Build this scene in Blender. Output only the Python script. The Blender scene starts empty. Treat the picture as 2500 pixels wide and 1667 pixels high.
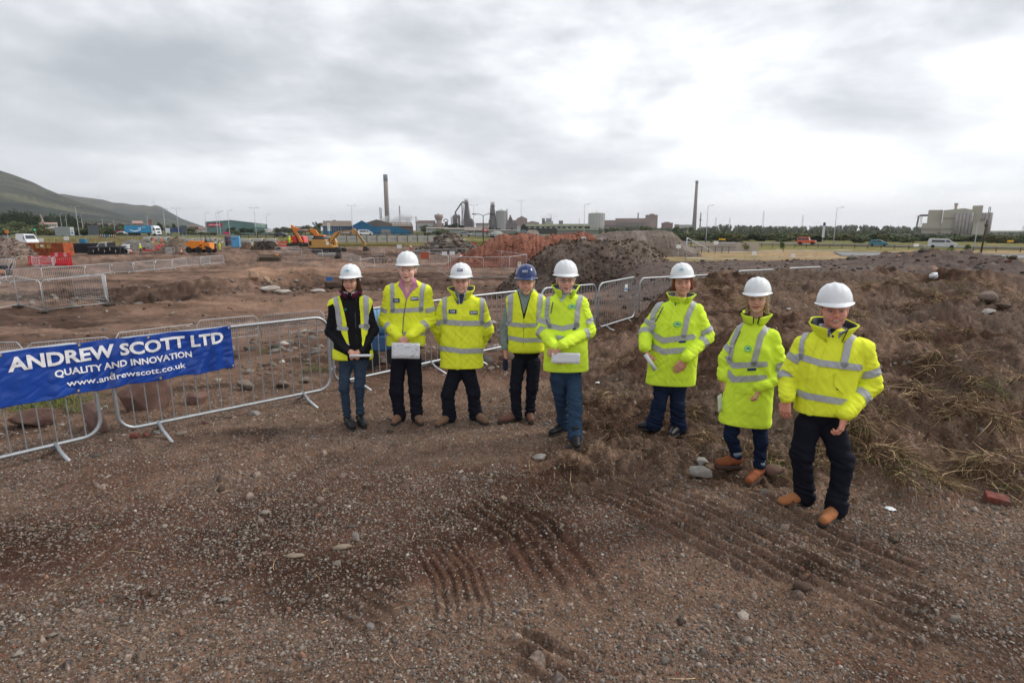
import bpy,bmesh,math,random
import numpy as np
from mathutils import Vector,Matrix
rad=math.radians
rng=np.random.default_rng(7)
random.seed(7)
scene=bpy.context.scene
COL=scene.collection
# ---------------------------------------------------------------- camera
F_PX=1350.0;PITCH=rad(11.35);CAMH=2.15
cam_data=bpy.data.cameras.new("camera");cam=bpy.data.objects.new("camera",cam_data);COL.objects.link(cam)
cam.location=(0,0,CAMH);cam.rotation_euler=(math.pi/2 - PITCH,0,0)
cam_data.sensor_width=36.0;cam_data.lens=36.0*F_PX/2500.0
cam_data.clip_start=0.05;cam_data.clip_end=30000
scene.camera=cam
scene.view_settings.view_transform='Standard';scene.view_settings.look='None'
scene.view_settings.gamma=1;scene.view_settings.exposure=0.45
# ---------------------------------------------------------------- world
SUN_EL=40;SUN_AZ=75          # azimuth from +Y (view direction) towards +X (right)
world=bpy.data.worlds.new("World");scene.world=world;world.use_nodes=True
def nn(nt,typ,**kw):
    n=nt.nodes.new(typ)
    for k,v in kw.items():
        if k.startswith('i_'):
            key=k[2:];key=int(key) if key.isdigit() else key
            n.inputs[key].default_value=v
        else:setattr(n,k,v)
    return n
def ramp(nt,stops,interp='LINEAR'):
    r=nt.nodes.new('ShaderNodeValToRGB');r.color_ramp.interpolation=interp
    el=r.color_ramp.elements
    while len(el) > 1:el.remove(el[-1])
    el[0].position=stops[0][0];c=stops[0][1];el[0].color=(c[0],c[1],c[2],1)
    for p,c in stops[1:]:
        e=el.new(p);e.color=(c[0],c[1],c[2],1)
    return r
def math_n(nt,op,a=None,b=None,c=None,clamp=False):
    m=nt.nodes.new('ShaderNodeMath');m.operation=op;m.use_clamp=clamp
    for i,v in enumerate((a,b,c)):
        if v is None:continue
        if isinstance(v,(int,float)):m.inputs[i].default_value=v
        else:nt.links.new(v,m.inputs[i])
    return m.outputs[0]
def vmix(nt,fac,a,b,mode='MIX'):
    m=nt.nodes.new('ShaderNodeMix');m.data_type='RGBA';m.blend_type=mode
    for sock,v in ((m.inputs[0],fac),(m.inputs[6],a),(m.inputs[7],b)):
        if isinstance(v,(int,float)):sock.default_value=v
        elif isinstance(v,(tuple,list)):sock.default_value=(v[0],v[1],v[2],1)
        else:nt.links.new(v,sock)
    return m.outputs[2]
def build_world():
    nt=world.node_tree;nt.nodes.clear()
    out=nn(nt,'ShaderNodeOutputWorld');bg=nn(nt,'ShaderNodeBackground')
    sky=nn(nt,'ShaderNodeTexSky',sky_type='NISHITA',sun_disc=False)
    sky.sun_elevation=rad(SUN_EL);sky.sun_rotation=rad(SUN_AZ)
    bgs=nn(nt,'ShaderNodeBackground');bgs.inputs[1].default_value=0.10
    nt.links.new(sky.outputs[0],bgs.inputs[0])
    tc=nn(nt,'ShaderNodeTexCoord')
    sep=nn(nt,'ShaderNodeSeparateXYZ');nt.links.new(tc.outputs['Generated'],sep.inputs[0])
    zc=math_n(nt,'MAXIMUM',sep.outputs[2],0.0)
    zz=math_n(nt,'ADD',zc,0.16)
    px=math_n(nt,'DIVIDE',sep.outputs[0],zz);py=math_n(nt,'DIVIDE',sep.outputs[1],zz)
    cmb=nn(nt,'ShaderNodeCombineXYZ');nt.links.new(px,cmb.inputs[0]);nt.links.new(py,cmb.inputs[1])
    cmb.inputs[2].default_value=3.7
    n1=nn(nt,'ShaderNodeTexNoise');n1.inputs['Scale'].default_value=1.15;n1.inputs['Detail'].default_value=7
    n1.inputs['Roughness'].default_value=0.56;n1.inputs['Distortion'].default_value=0.25
    nt.links.new(cmb.outputs[0],n1.inputs['Vector'])
    n2=nn(nt,'ShaderNodeTexNoise');n2.inputs['Scale'].default_value=0.33;n2.inputs['Detail'].default_value=3
    nt.links.new(cmb.outputs[0],n2.inputs['Vector'])
    # billows seen edge-on: a second field in direction space
    mp=nn(nt,'ShaderNodeMapping');mp.inputs['Scale'].default_value=(2.6,2.6,6.2)
    nt.links.new(tc.outputs['Generated'],mp.inputs[0])
    n3=nn(nt,'ShaderNodeTexNoise');n3.inputs['Scale'].default_value=1.0;n3.inputs['Detail'].default_value=6
    n3.inputs['Roughness'].default_value=0.55;n3.inputs['Distortion'].default_value=0.2
    nt.links.new(mp.outputs[0],n3.inputs['Vector'])
    s=math_n(nt,'ADD',math_n(nt,'MULTIPLY',n1.outputs[0],0.28),math_n(nt,'MULTIPLY',n2.outputs[0],0.22))
    s=math_n(nt,'ADD',s,math_n(nt,'MULTIPLY',n3.outputs[0],0.50))
    # brighter to the right and overhead, heavier cloud to the left
    gx=math_n(nt,'MULTIPLY',sep.outputs[0],0.065)
    s=math_n(nt,'ADD',s,gx)
    r=ramp(nt,[(0.36,(0.31,0.33,0.355)),(0.44,(0.44,0.455,0.48)),(0.495,(0.60,0.61,0.63)),(0.54,(0.75,0.758,0.77)),(0.61,(0.90,0.90,0.895))])
    nt.links.new(s,r.inputs[0])
    # level veil of thin cloud down at the horizon
    hz=math_n(nt,'SUBTRACT',1.0,math_n(nt,'MULTIPLY',zc,4.5),clamp=True)
    hz=math_n(nt,'MULTIPLY',math_n(nt,'POWER',hz,1.5),0.75)
    horx=math_n(nt,'ADD',math_n(nt,'MULTIPLY',sep.outputs[0],0.55),0.55,clamp=True)
    rh=ramp(nt,[(0.0,(0.36,0.39,0.43)),(0.55,(0.60,0.62,0.66)),(1.0,(0.68,0.70,0.73))])
    nt.links.new(horx,rh.inputs[0])
    col=vmix(nt,hz,r.outputs[0],rh.outputs[0])
    bgc=nn(nt,'ShaderNodeBackground');nt.links.new(col,bgc.inputs[0]);bgc.inputs[1].default_value=1.25
    mx=nn(nt,'ShaderNodeMixShader');mx.inputs[0].default_value=0.93
    nt.links.new(bgs.outputs[0],mx.inputs[1]);nt.links.new(bgc.outputs[0],mx.inputs[2])
    nt.links.new(mx.outputs[0],out.inputs[0]);nt.nodes.remove(bg)
build_world()
sd=bpy.data.lights.new("sun",'SUN');sun=bpy.data.objects.new("sun",sd);COL.objects.link(sun)
sd.energy=1.5;sd.angle=rad(10);sd.color=(1.0,0.95,0.87)
_e,_a=rad(SUN_EL),rad(SUN_AZ)
sun_dir=Vector((math.sin(_a)*math.cos(_e),math.cos(_a)*math.cos(_e),math.sin(_e)))
sun.rotation_euler=sun_dir.to_track_quat('Z','Y').to_euler()

# ---------------------------------------------------------------- pixel -> place helpers (photograph is 2500 x 1667)
CP,SP=math.cos(PITCH),math.sin(PITCH)
def ray(px,py):
    u=(px-1250.0)/F_PX;v=(833.5-py)/F_PX
    return np.array([u,CP + v*SP,-SP + v*CP])
def at(px,py,Y):
    d=ray(px,py);t=Y/d[1]
    return Vector((d[0]*t,Y,CAMH + d[2]*t))
def flat(px,py,z):
    d=ray(px,py);t=(z-CAMH)/d[2]
    return Vector((d[0]*t,d[1]*t,z))
# ---------------------------------------------------------------- numpy noise
def _hash(ix,iy,iz=0,seed=0):
    h=(ix.astype(np.int64)*374761393 + iy.astype(np.int64)*668265263 + (iz.astype(np.int64)*2147483647 if not np.isscalar(iz) else iz*1442695) + seed*974634777) & 0xffffffff
    h=((h ^ (h >> 13))*1274126177) & 0xffffffff
    h=((h ^ (h >> 16))*2246822519) & 0xffffffff
    return ((h ^ (h >> 15)) & 0xffffff)/float(0xffffff)
def vnoise(x,y,seed=0):
    ix=np.floor(x);iy=np.floor(y);fx=x-ix;fy=y-iy
    fx=fx*fx*(3-2*fx);fy=fy*fy*(3-2*fy)
    a=_hash(ix,iy,0,seed);b=_hash(ix+1,iy,0,seed);c=_hash(ix,iy+1,0,seed);d=_hash(ix+1,iy+1,0,seed)
    return (a*(1-fx)+b*fx)*(1-fy) + (c*(1-fx)+d*fx)*fy
def fbm(x,y,oct=4,seed=0,gain=.5):
    s=0;a=1;t=0
    for i in range(oct):
        s=s + a*(vnoise(x*2**i + 13.7*i,y*2**i - 7.3*i,seed+i)-.5);t += a;a *= gain
    return s/t*2
def vnoise3(p,seed=0):
    i=np.floor(p);f=p-i;f=f*f*(3-2*f);s=0
    for dx in (0,1):
        for dy in (0,1):
            for dz in (0,1):
                w=(f[:,0] if dx else 1-f[:,0])*(f[:,1] if dy else 1-f[:,1])*(f[:,2] if dz else 1-f[:,2])
                s=s + w*_hash(i[:,0]+dx,i[:,1]+dy,i[:,2]+dz,seed)
    return s-.5
def worley(x,y,seed=0):
    """nearest feature distance, its random id and jittered radius"""
    ix=np.floor(x);iy=np.floor(y);best=np.full(x.shape,9.0);bid=np.zeros(x.shape);bid2=np.zeros(x.shape)
    for dx in (-1,0,1):
        for dy in (-1,0,1):
            cx=ix+dx;cy=iy+dy
            ox=_hash(cx,cy,0,seed);oy=_hash(cx,cy,0,seed+11);r=_hash(cx,cy,0,seed+23);r2=_hash(cx,cy,0,seed+31)
            ax=(cx+ox-x);ay=(cy+oy-y)
            ang=r2*6.28;c,s=np.cos(ang),np.sin(ang)
            ex=(ax*c+ay*s);ey=(-ax*s+ay*c)*(1.0+.7*r2)
            d=np.sqrt(ex*ex+ey*ey);m=d < best
            best=np.where(m,d,best);bid=np.where(m,r,bid);bid2=np.where(m,r2,bid2)
    return best,bid,bid2
def sstep(a,b,x):
    t=np.clip((x-a)/(b-a),0,1);return t*t*(3-2*t)
# ---------------------------------------------------------------- materials
MATS={}
def mat(name,col,rough=.6,metal=0.,var=.12,scale=8.,bump=0.,bscale=40.,coat=0.,trans=0.,stain=None,stain_scale=2.,spec=.3,stain_amt=.5,coords='Object',detail=5):
    if name in MATS:return MATS[name]
    m=bpy.data.materials.new(name);m.use_nodes=True;nt=m.node_tree
    b=nt.nodes['Principled BSDF'];b.inputs['Roughness'].default_value=rough;b.inputs['Metallic'].default_value=metal
    b.inputs['Specular IOR Level'].default_value=spec
    if coat:b.inputs['Coat Weight'].default_value=coat;b.inputs['Coat Roughness'].default_value=.12
    if trans:b.inputs['Transmission Weight'].default_value=trans
    tc=nn(nt,'ShaderNodeTexCoord')
    n=nn(nt,'ShaderNodeTexNoise');n.inputs['Scale'].default_value=scale;n.inputs['Detail'].default_value=detail;n.inputs['Roughness'].default_value=.6
    nt.links.new(tc.outputs[coords],n.inputs['Vector'])
    lo=tuple(max(0,c*(1-var)) for c in col);hi=tuple(min(1,c*(1+var)) for c in col)
    r=ramp(nt,[(.3,lo),(.7,hi)]);nt.links.new(n.outputs[0],r.inputs[0]);c=r.outputs[0]
    if stain:
        n3=nn(nt,'ShaderNodeTexNoise');n3.inputs['Scale'].default_value=stain_scale;n3.inputs['Detail'].default_value=7;n3.inputs['Roughness'].default_value=.65
        nt.links.new(tc.outputs[coords],n3.inputs['Vector'])
        f=ramp(nt,[(.48,(0,0,0)),(.66,(stain_amt,)*3)]);nt.links.new(n3.outputs[0],f.inputs[0])
        c=vmix(nt,f.outputs[0],c,stain)
    nt.links.new(c,b.inputs['Base Color'])
    rr=math_n(nt,'MULTIPLY_ADD',n.outputs[0],.2,rough-.1,clamp=True);nt.links.new(rr,b.inputs['Roughness'])
    if bump:
        n2=nn(nt,'ShaderNodeTexNoise');n2.inputs['Scale'].default_value=bscale;n2.inputs['Detail'].default_value=6;n2.inputs['Roughness'].default_value=.6
        nt.links.new(tc.outputs[coords],n2.inputs['Vector'])
        bp=nn(nt,'ShaderNodeBump');bp.inputs['Strength'].default_value=.6;bp.inputs['Distance'].default_value=bump
        nt.links.new(n2.outputs[0],bp.inputs['Height']);nt.links.new(bp.outputs[0],b.inputs['Normal'])
    MATS[name]=m
    return m
def mat_attr(name,rough=.6,var=.1,scale=30.,bump=0.,bscale=60.,sss=0.,metal=0,spec=.08):
    """base colour comes from the mesh's own 'Col' attribute"""
    if name in MATS:return MATS[name]
    m=bpy.data.materials.new(name);m.use_nodes=True;nt=m.node_tree;b=nt.nodes['Principled BSDF']
    a=nn(nt,'ShaderNodeAttribute',attribute_name='Col');tc=nn(nt,'ShaderNodeTexCoord')
    n=nn(nt,'ShaderNodeTexNoise');n.inputs['Scale'].default_value=scale;n.inputs['Detail'].default_value=5
    nt.links.new(tc.outputs['Object'],n.inputs['Vector'])
    r=ramp(nt,[(.3,(1-var,)*3),(.7,(1+var,)*3)]);nt.links.new(n.outputs[0],r.inputs[0])
    nt.links.new(vmix(nt,1.0,a.outputs['Color'],r.outputs[0],'MULTIPLY'),b.inputs['Base Color'])
    b.inputs['Roughness'].default_value=rough;b.inputs['Metallic'].default_value=metal;b.inputs['Specular IOR Level'].default_value=spec
    if sss:
        b.inputs['Subsurface Weight'].default_value=sss;b.inputs['Subsurface Radius'].default_value=(1,.35,.2);b.inputs['Subsurface Scale'].default_value=.008
    if bump:
        n2=nn(nt,'ShaderNodeTexNoise');n2.inputs['Scale'].default_value=bscale;n2.inputs['Detail'].default_value=5
        nt.links.new(tc.outputs['Object'],n2.inputs['Vector'])
        bp=nn(nt,'ShaderNodeBump');bp.inputs['Strength'].default_value=.6;bp.inputs['Distance'].default_value=bump
        nt.links.new(n2.outputs[0],bp.inputs['Height']);nt.links.new(bp.outputs[0],b.inputs['Normal'])
    MATS[name]=m
    return m
# ---------------------------------------------------------------- objects
def mesh_obj(name,V,Fs,m=None,parent=None,smooth=False,loc=None,col=None,mats=None,fm=None):
    me=bpy.data.meshes.new(name)
    V=np.asarray(V,dtype=np.float32).reshape(-1,3)
    if isinstance(Fs,np.ndarray):
        k=Fs.shape[1];nF=len(Fs)
        me.vertices.add(len(V));me.vertices.foreach_set('co',V.ravel())
        me.loops.add(nF*k);me.loops.foreach_set('vertex_index',Fs.astype(np.int32).ravel())
        me.polygons.add(nF);me.polygons.foreach_set('loop_start',np.arange(0,nF*k,k,dtype=np.int32))
        me.update(calc_edges=True)
    else:
        me.from_pydata(V.tolist(),[],Fs);me.update()
    if col is not None:
        a=me.color_attributes.new('Col','FLOAT_COLOR','POINT')
        c4=np.ones((len(V),4),dtype=np.float32);c4[:,:3]=col;a.data.foreach_set('color',c4.ravel())
    if smooth:me.polygons.foreach_set('use_smooth',np.ones(len(me.polygons),dtype=bool))
    for x in (mats or ([m] if m else [])):me.materials.append(x)
    if fm is not None:me.polygons.foreach_set('material_index',np.asarray(fm,dtype=np.int32))
    o=bpy.data.objects.new(name,me);COL.objects.link(o)
    if parent is not None:o.parent=parent
    if loc is not None:o.location=loc
    return o
def tag(o,label=None,cat=None,group=None,kind=None):
    if label:o['label']=label
    if cat:o['category']=cat
    if group:o['group']=group
    if kind:o['kind']=kind
    return o
def empty(name,loc,rz=0.,scale=1.):
    o=bpy.data.objects.new(name,None);COL.objects.link(o);o.location=loc;o.rotation_euler=(0,0,rz)
    o.scale=(scale,)*3;o.empty_display_size=.2
    return o
def dup(o,loc=None,rz=None,parent=None,label=None,scale=None):
    c=o.copy();COL.objects.link(c)
    if parent is not None:c.parent=parent
    for ch in list(o.children):dup(ch,parent=c)
    if loc is not None:c.location=loc
    if rz is not None:c.rotation_euler=(0,0,rz)
    if scale is not None:c.scale=(scale,)*3 if isinstance(scale,(int,float)) else scale
    if label:c['label']=label
    return c
class MB:
    """collects primitives; build() links them as ONE mesh object"""
    def __init__(s):s.V=[];s.F=[];s.M=[];s.n=0;s.cm=0
    def add(s,V,Fs):
        V=[tuple(v) for v in V];s.V += V;s.F += [tuple(i+s.n for i in f) for f in Fs];s.M += [s.cm]*len(Fs);s.n += len(V);return s
    def box(s,c,d,rz=0.,rx=0.,ry=0.,taper=1.,bev=0.):
        R=Matrix.Rotation(rz,3,'Z') @ Matrix.Rotation(ry,3,'Y') @ Matrix.Rotation(rx,3,'X');c=Vector(c);hx,hy,hz=d[0]/2,d[1]/2,d[2]/2
        if bev <= 0:
            P=[(-hx,-hy,-hz),(hx,-hy,-hz),(hx,hy,-hz),(-hx,hy,-hz)] + [(x*taper,y*taper,hz) for x,y in ((-hx,-hy),(hx,-hy),(hx,hy),(-hx,hy))]
            return s.add([c + R @ Vector(p) for p in P],[(0,3,2,1),(4,5,6,7),(0,1,5,4),(1,2,6,5),(2,3,7,6),(3,0,4,7)])
        b=min(bev,hx*.9,hy*.9,hz*.9);rings=[]
        for (z,i) in ((-hz,b),(-hz+b,0),(hz-b,0),(hz,b)):
            x0,y0=hx-i,hy-i;k=b if i == 0 else b*.5
            rings.append([(-x0+k,-y0,z),(x0-k,-y0,z),(x0,-y0+k,z),(x0,y0-k,z),(x0-k,y0,z),(-x0+k,y0,z),(-x0,y0-k,z),(-x0,-y0+k,z)])
        V=[c + R @ Vector(p) for r in rings for p in r];Fs=[tuple(range(7,-1,-1)),tuple(range(24,32))]
        for j in range(3):
            for i in range(8):Fs.append((j*8+i,j*8+(i+1) % 8,(j+1)*8+(i+1) % 8,(j+1)*8+i))
        return s.add(V,Fs)
    def tube(s,pts,r,n=8,cap=True,r2=None):
        pts=[Vector(p) for p in pts];N=len(pts);V=[];Fs=[];prev=None
        for i,p in enumerate(pts):
            t=(pts[min(i+1,N-1)] - pts[max(i-1,0)])
            if t.length < 1e-9:t=Vector((0,0,1))
            t.normalize()
            if prev is None:
                a=Vector((0,0,1)) if abs(t.z) < .9 else Vector((1,0,0));u=t.cross(a).normalized()
            else:u=(prev - t*prev.dot(t));u=u.normalized() if u.length > 1e-6 else t.orthogonal().normalized()
            prev=u;w=t.cross(u)
            rr=r[i] if isinstance(r,(list,tuple)) else (r if r2 is None else r + (r2-r)*i/(N-1))
            for k in range(n):
                an=2*math.pi*k/n;V.append(p + (u*math.cos(an) + w*math.sin(an))*rr)
        for i in range(N-1):
            for k in range(n):Fs.append((i*n+k,i*n+(k+1) % n,(i+1)*n+(k+1) % n,(i+1)*n+k))
        if cap:Fs.append(tuple(range(n-1,-1,-1)));Fs.append(tuple((N-1)*n+k for k in range(n)))
        return s.add(V,Fs)
    def cyl(s,c,r,h,n=16,axis='Z',r2=None):
        c=Vector(c);d={'X':Vector((1,0,0)),'Y':Vector((0,1,0)),'Z':Vector((0,0,1))}[axis]
        return s.tube([c - d*h/2,c + d*h/2],r,n,True,r2)
    def lathe(s,c,prof,n=20,axis='Z'):
        c=Vector(c);V=[];Fs=[]
        for (r,z) in prof:
            for k in range(n):
                a=2*math.pi*k/n;x,y=r*math.cos(a),r*math.sin(a)
                V.append(c + (Vector((x,y,z)) if axis == 'Z' else (Vector((z,x,y)) if axis == 'X' else Vector((x,z,y)))))
        for i in range(len(prof)-1):
            for k in range(n):Fs.append((i*n+k,i*n+(k+1) % n,(i+1)*n+(k+1) % n,(i+1)*n+k))
        Fs.append(tuple(range(n-1,-1,-1)));Fs.append(tuple((len(prof)-1)*n+k for k in range(n)))
        return s.add(V,Fs)
    def prism(s,poly,d0,d1,plane='XZ'):
        """poly outline extruded between d0 and d1 along the missing axis"""
        n=len(poly);f={'XZ':lambda p,d:(p[0],d,p[1]),'YZ':lambda p,d:(d,p[0],p[1]),'XY':lambda p,d:(p[0],p[1],d)}[plane]
        V=[f(p,d0) for p in poly] + [f(p,d1) for p in poly]
        Fs=[tuple(range(n)),tuple(range(2*n-1,n-1,-1))] + [(i,(i+1) % n,n+(i+1) % n,n+i) for i in range(n)]
        return s.add(V,Fs)
    def quad(s,a,b,c,d):return s.add([a,b,c,d],[(0,1,2,3)])
    def build(s,name,m=None,parent=None,smooth=False,loc=None,mats=None,fix=True):
        o=mesh_obj(name,np.array([tuple(v) for v in s.V]),s.F,m,parent,smooth,loc,mats=mats,fm=s.M if mats else None)
        if fix:
            bm=bmesh.new();bm.from_mesh(o.data);bmesh.ops.recalc_face_normals(bm,faces=bm.faces);bm.to_mesh(o.data);bm.free()
        return o
_fonts={}
def text_mesh(txt,size=1.,bold=0.,align='CENTER',extrude=0.):
    """verts (x, y) + faces of a piece of lettering"""
    cu=bpy.data.curves.new('lettering','FONT');cu.body=txt;cu.size=size;cu.align_x=align;cu.align_y='CENTER';cu.offset=bold;cu.resolution_u=3;cu.extrude=extrude
    o=bpy.data.objects.new('lettering',cu);COL.objects.link(o)
    dg=bpy.context.evaluated_depsgraph_get();dg.update()
    me=bpy.data.meshes.new_from_object(o.evaluated_get(dg))
    V=np.zeros(len(me.vertices)*3,dtype=np.float32);me.vertices.foreach_get('co',V);V=V.reshape(-1,3)
    Fs=[tuple(p.vertices) for p in me.polygons]
    bpy.data.objects.remove(o);bpy.data.curves.remove(cu);bpy.data.meshes.remove(me)
    return V,Fs
def text_obj(name,txt,w,m,parent,o,ex,ey,bold=0.,h=None):
    """lettering fitted to width w centred at o with axes ex, ey"""
    V,Fs=text_mesh(txt,1.,bold);x0,x1=V[:,0].min(),V[:,0].max();y0,y1=V[:,1].min(),V[:,1].max()
    sx=w/(x1-x0);sy=sx if h is None else h/(y1-y0)
    ex=Vector(ex).normalized();ey=Vector(ey).normalized();o=Vector(o)
    P=[o + ex*float((v[0]-(x0+x1)/2)*sx) + ey*float((v[1]-(y0+y1)/2)*sy) for v in V]
    return mesh_obj(name,np.array([tuple(p) for p in P]),Fs,m,parent)
def ico(sub=1):
    bm=bmesh.new();bmesh.ops.create_icosphere(bm,subdivisions=sub,radius=1.0)
    V=np.array([v.co[:] for v in bm.verts]);Fs=np.array([[v.index for v in f.verts] for f in bm.faces]);bm.free()
    return V,Fs

# ================================================================ GROUND
def _beyond(x,y):
    """metres beyond the barrier line (towards the works), and the rough place along it"""
    pts=[(-12,2.6),(-6.3,4.8),(-2.3,6.8),(-.44,9.1),(3.0,13.2),(6.4,16.2),(30,34)]
    best=np.full(np.shape(x),-1e9)
    out=None
    dmin=np.full(np.shape(x),1e9);sg=np.zeros(np.shape(x))
    for (x0,y0),(x1,y1) in zip(pts[:-1],pts[1:]):
        dx,dy=x1-x0,y1-y0;L2=dx*dx+dy*dy
        t=np.clip(((x-x0)*dx+(y-y0)*dy)/L2,0,1);qx=x-(x0+t*dx);qy=y-(y0+t*dy);d=np.hypot(qx,qy)
        side=np.sign(-(qx)*dy+(qy)*dx);m=d < dmin
        dmin=np.where(m,d,dmin);sg=np.where(m,side,sg)
    return dmin*sg
SITE=-2.2
PITS=[  # px, py in the photograph, then radii (m) across / along the view, depth (m)
    (688,686,3.4,4.5,1.3),(360,722,3.6,3.0,.75),(150,712,6.5,3.0,.6),(1000,690,6.5,3.2,.9),
    (620,772,2.2,1.2,.25),(150,790,1.5,.7,.35),(760,700,2.0,3,.6)]
LUMPS=[(627,668,1.9,2.2,.75),(730,672,2.2,2.2,.75),(560,700,3.5,2.4,.55),(880,730,4,2.0,.35),(1110,725,4,2,.35),
         (420,700,5,2.,.3),(770,735,3,1.6,.4),(300,690,8,1.2,.22),(1050,668,5,1.5,.25)]
_PIT=[(flat(a,b,-2.0),c,d,e) for a,b,c,d,e in PITS];_LMP=[(flat(a,b,-2.0),c,d,e) for a,b,c,d,e in LUMPS]
_CLODS=[(flat(a,b,.25),c,d,e) for a,b,c,d,e in ((2170,1105,.26,.24,.17),(2300,960,.34,.30,.20),(2400,1050,.36,.32,.24),(2470,1110,.30,.26,.18),(2260,1150,.26,.22,.15),(2290,860,.45,.40,.22),(2130,960,.25,.3,.12),(2440,930,.5,.4,.22),(2350,780,.6,.5,.2),(2160,800,.5,.4,.14),(2050,1060,.25,.2,.1),(1990,700,.8,.5,.16),(1730,705,.7,.5,.16))]
def hbase(x,y):
    x=np.asarray(x,dtype=float);y=np.asarray(y,dtype=float)
    s=_beyond(x,y)
    z=SITE*sstep(.4,22,s)
    w=sstep(0,2.2,x-(0.7+0.13*(y-6)))
    face=.42*sstep(4.3,5.7,y-.10*(x-3))*sstep(2.1,3.4,x)
    rise=sstep(4.6,13.2,y)
    turf=(face + (1.12-.42*sstep(2.1,3.4,x))*rise*w)*(1-sstep(13.0,15.2,y-.05*(x-4)))
    turf=turf*(1-sstep(-1.5,-.35,s))
    z=np.maximum(z,0*z) * 0 + z*(1-sstep(0,1,w*(y < 15.5))) + turf
    P=sstep(14.6,17.8,y)*(1-sstep(27,34,y+.15*(x-12)))*sstep(2.8,6.0,x-.08*(y-16))*(1-sstep(21,27,x-.1*(y-24)))
    g=.60 + .62*np.exp(-((x-18.3)/2.6)**2-((y-24)/3.5)**2) + .10*np.exp(-((x-13)/5)**2-((y-26)/4)**2)
    z=z*(1-P) + g*P
    z=z + 2.2*sstep(150,205,y)*sstep(10,-30,x)*(1-sstep(320,420,y)*.0)
    for c,rx,ry,d in _CLODS:
        q=((x-c.x)/rx)**2 + ((y-c.y)/ry)**2;z=z + d*np.exp(-q**1.5)
    for c,rx,ry,d in _PIT:
        q=((x-c.x)/rx)**2 + ((y-c.y)/ry)**2;z=z - d*np.exp(-q**1.6)
    for c,rx,ry,d in _LMP:
        q=((x-c.x)/rx)**2 + ((y-c.y)/ry)**2;z=z + d*np.exp(-q**1.3)
    return z
def _tracks(x,y):
    """steel-track ridges pressed into the ground, lower right, and a few tyre marks; metres (negative = groove)"""
    z=np.zeros(np.shape(x));M=np.zeros(np.shape(x))
    def sweep(pts,half,pitch,amp,seed):
        """closely ribbed strip pressed by a turning machine, following a bent centre line"""
        P=[flat(a,b,0) for a,b in pts];P=[(p.x,p.y) for p in P];dm=np.full(np.shape(x),1e9);U=np.zeros(np.shape(x));V=np.zeros(np.shape(x));acc=0
        for (x0,y0),(x1,y1) in zip(P[:-1],P[1:]):
            dx,dy=x1-x0,y1-y0;L=math.hypot(dx,dy);dx /= L;dy /= L;u=(x-x0)*dx+(y-y0)*dy;v=-(x-x0)*dy+(y-y0)*dx;uc=np.clip(u,0,L);d=np.hypot(u-uc,v);m=d < dm
            dm=np.where(m,d,dm);U=np.where(m,acc+uc,U);V=np.where(m,np.where(v < 0,-d,d),V);acc += L
        V2=V*(1-.12*U/acc)+.03*fbm(U*.9,V*1.2+seed,2,seed)+.006*fbm(x*9,y*9,2,seed+2);edge=half*(1+.25*fbm(U*1.5,x*0+seed,2,seed+5))
        m=(1-sstep(edge*.7,edge,np.abs(V)))*sstep(0,.35,U+.1)*(1-sstep(acc-.5,acc,U));br=sstep(-.55,.15,fbm(U*1.6,V*5.5,3,seed+1));g=np.cos(2*np.pi*V2/pitch);g=g*(.75+.5*fbm(x*6,y*6,2,seed+8))
        np.maximum(M,m,out=M);return m*(.35+.65*br)*amp*g
    z += sweep([(1340,1118),(1500,1180),(1720,1275),(1980,1410),(2360,1590)],.42,.115,.038,5)
    z += sweep([(1160,1210),(1290,1290),(1370,1400),(1450,1560)],.30,.10,.022,9)
    z += sweep([(1600,1120),(1800,1190),(2040,1320),(2420,1480)],.20,.12,.033,13)
    z += sweep([(1060,1330),(1110,1400),(1130,1480),(1120,1600)],.20,.060,.015,19)
    z += sweep([(1230,1560),(1400,1640),(1500,1700)],.2,.11,.036,29)
    z += sweep([(830,1440),(930,1500),(1010,1600)],.16,.09,.020,31)
    return z,M
def zones(x,y):
    """soft masks: turf, gravel plateau, dry field, tan clay, works yard"""
    edge=fbm(x*.9,y*.9,4,41)
    turf=sstep(-.25,.55,(x-(0.35+.16*(y-6)))+.55*edge)*sstep(4.05,4.75,y-.05*(x-3)+.28*edge)*(1-sstep(14.2,15.2,y+.5*edge))
    grav=sstep(14.0,15.4,y+.6*edge)*(1-sstep(33,36,y+.15*(x-12)+edge))*sstep(2.5,4.5,x-.08*(y-16)+edge)*(1-sstep(25,27.5,x-.1*(y-24)))
    r2=x/np.maximum(y,1)
    field=sstep(0,8,x-(.085*y+2.5)+3*fbm(x*.1,y*.1,3,5))*sstep(36,44,y+3*fbm(x*.15,y*.15,3,6))
    far=sstep(140,175,y)
    return turf,grav,np.maximum(field,far)
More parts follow.
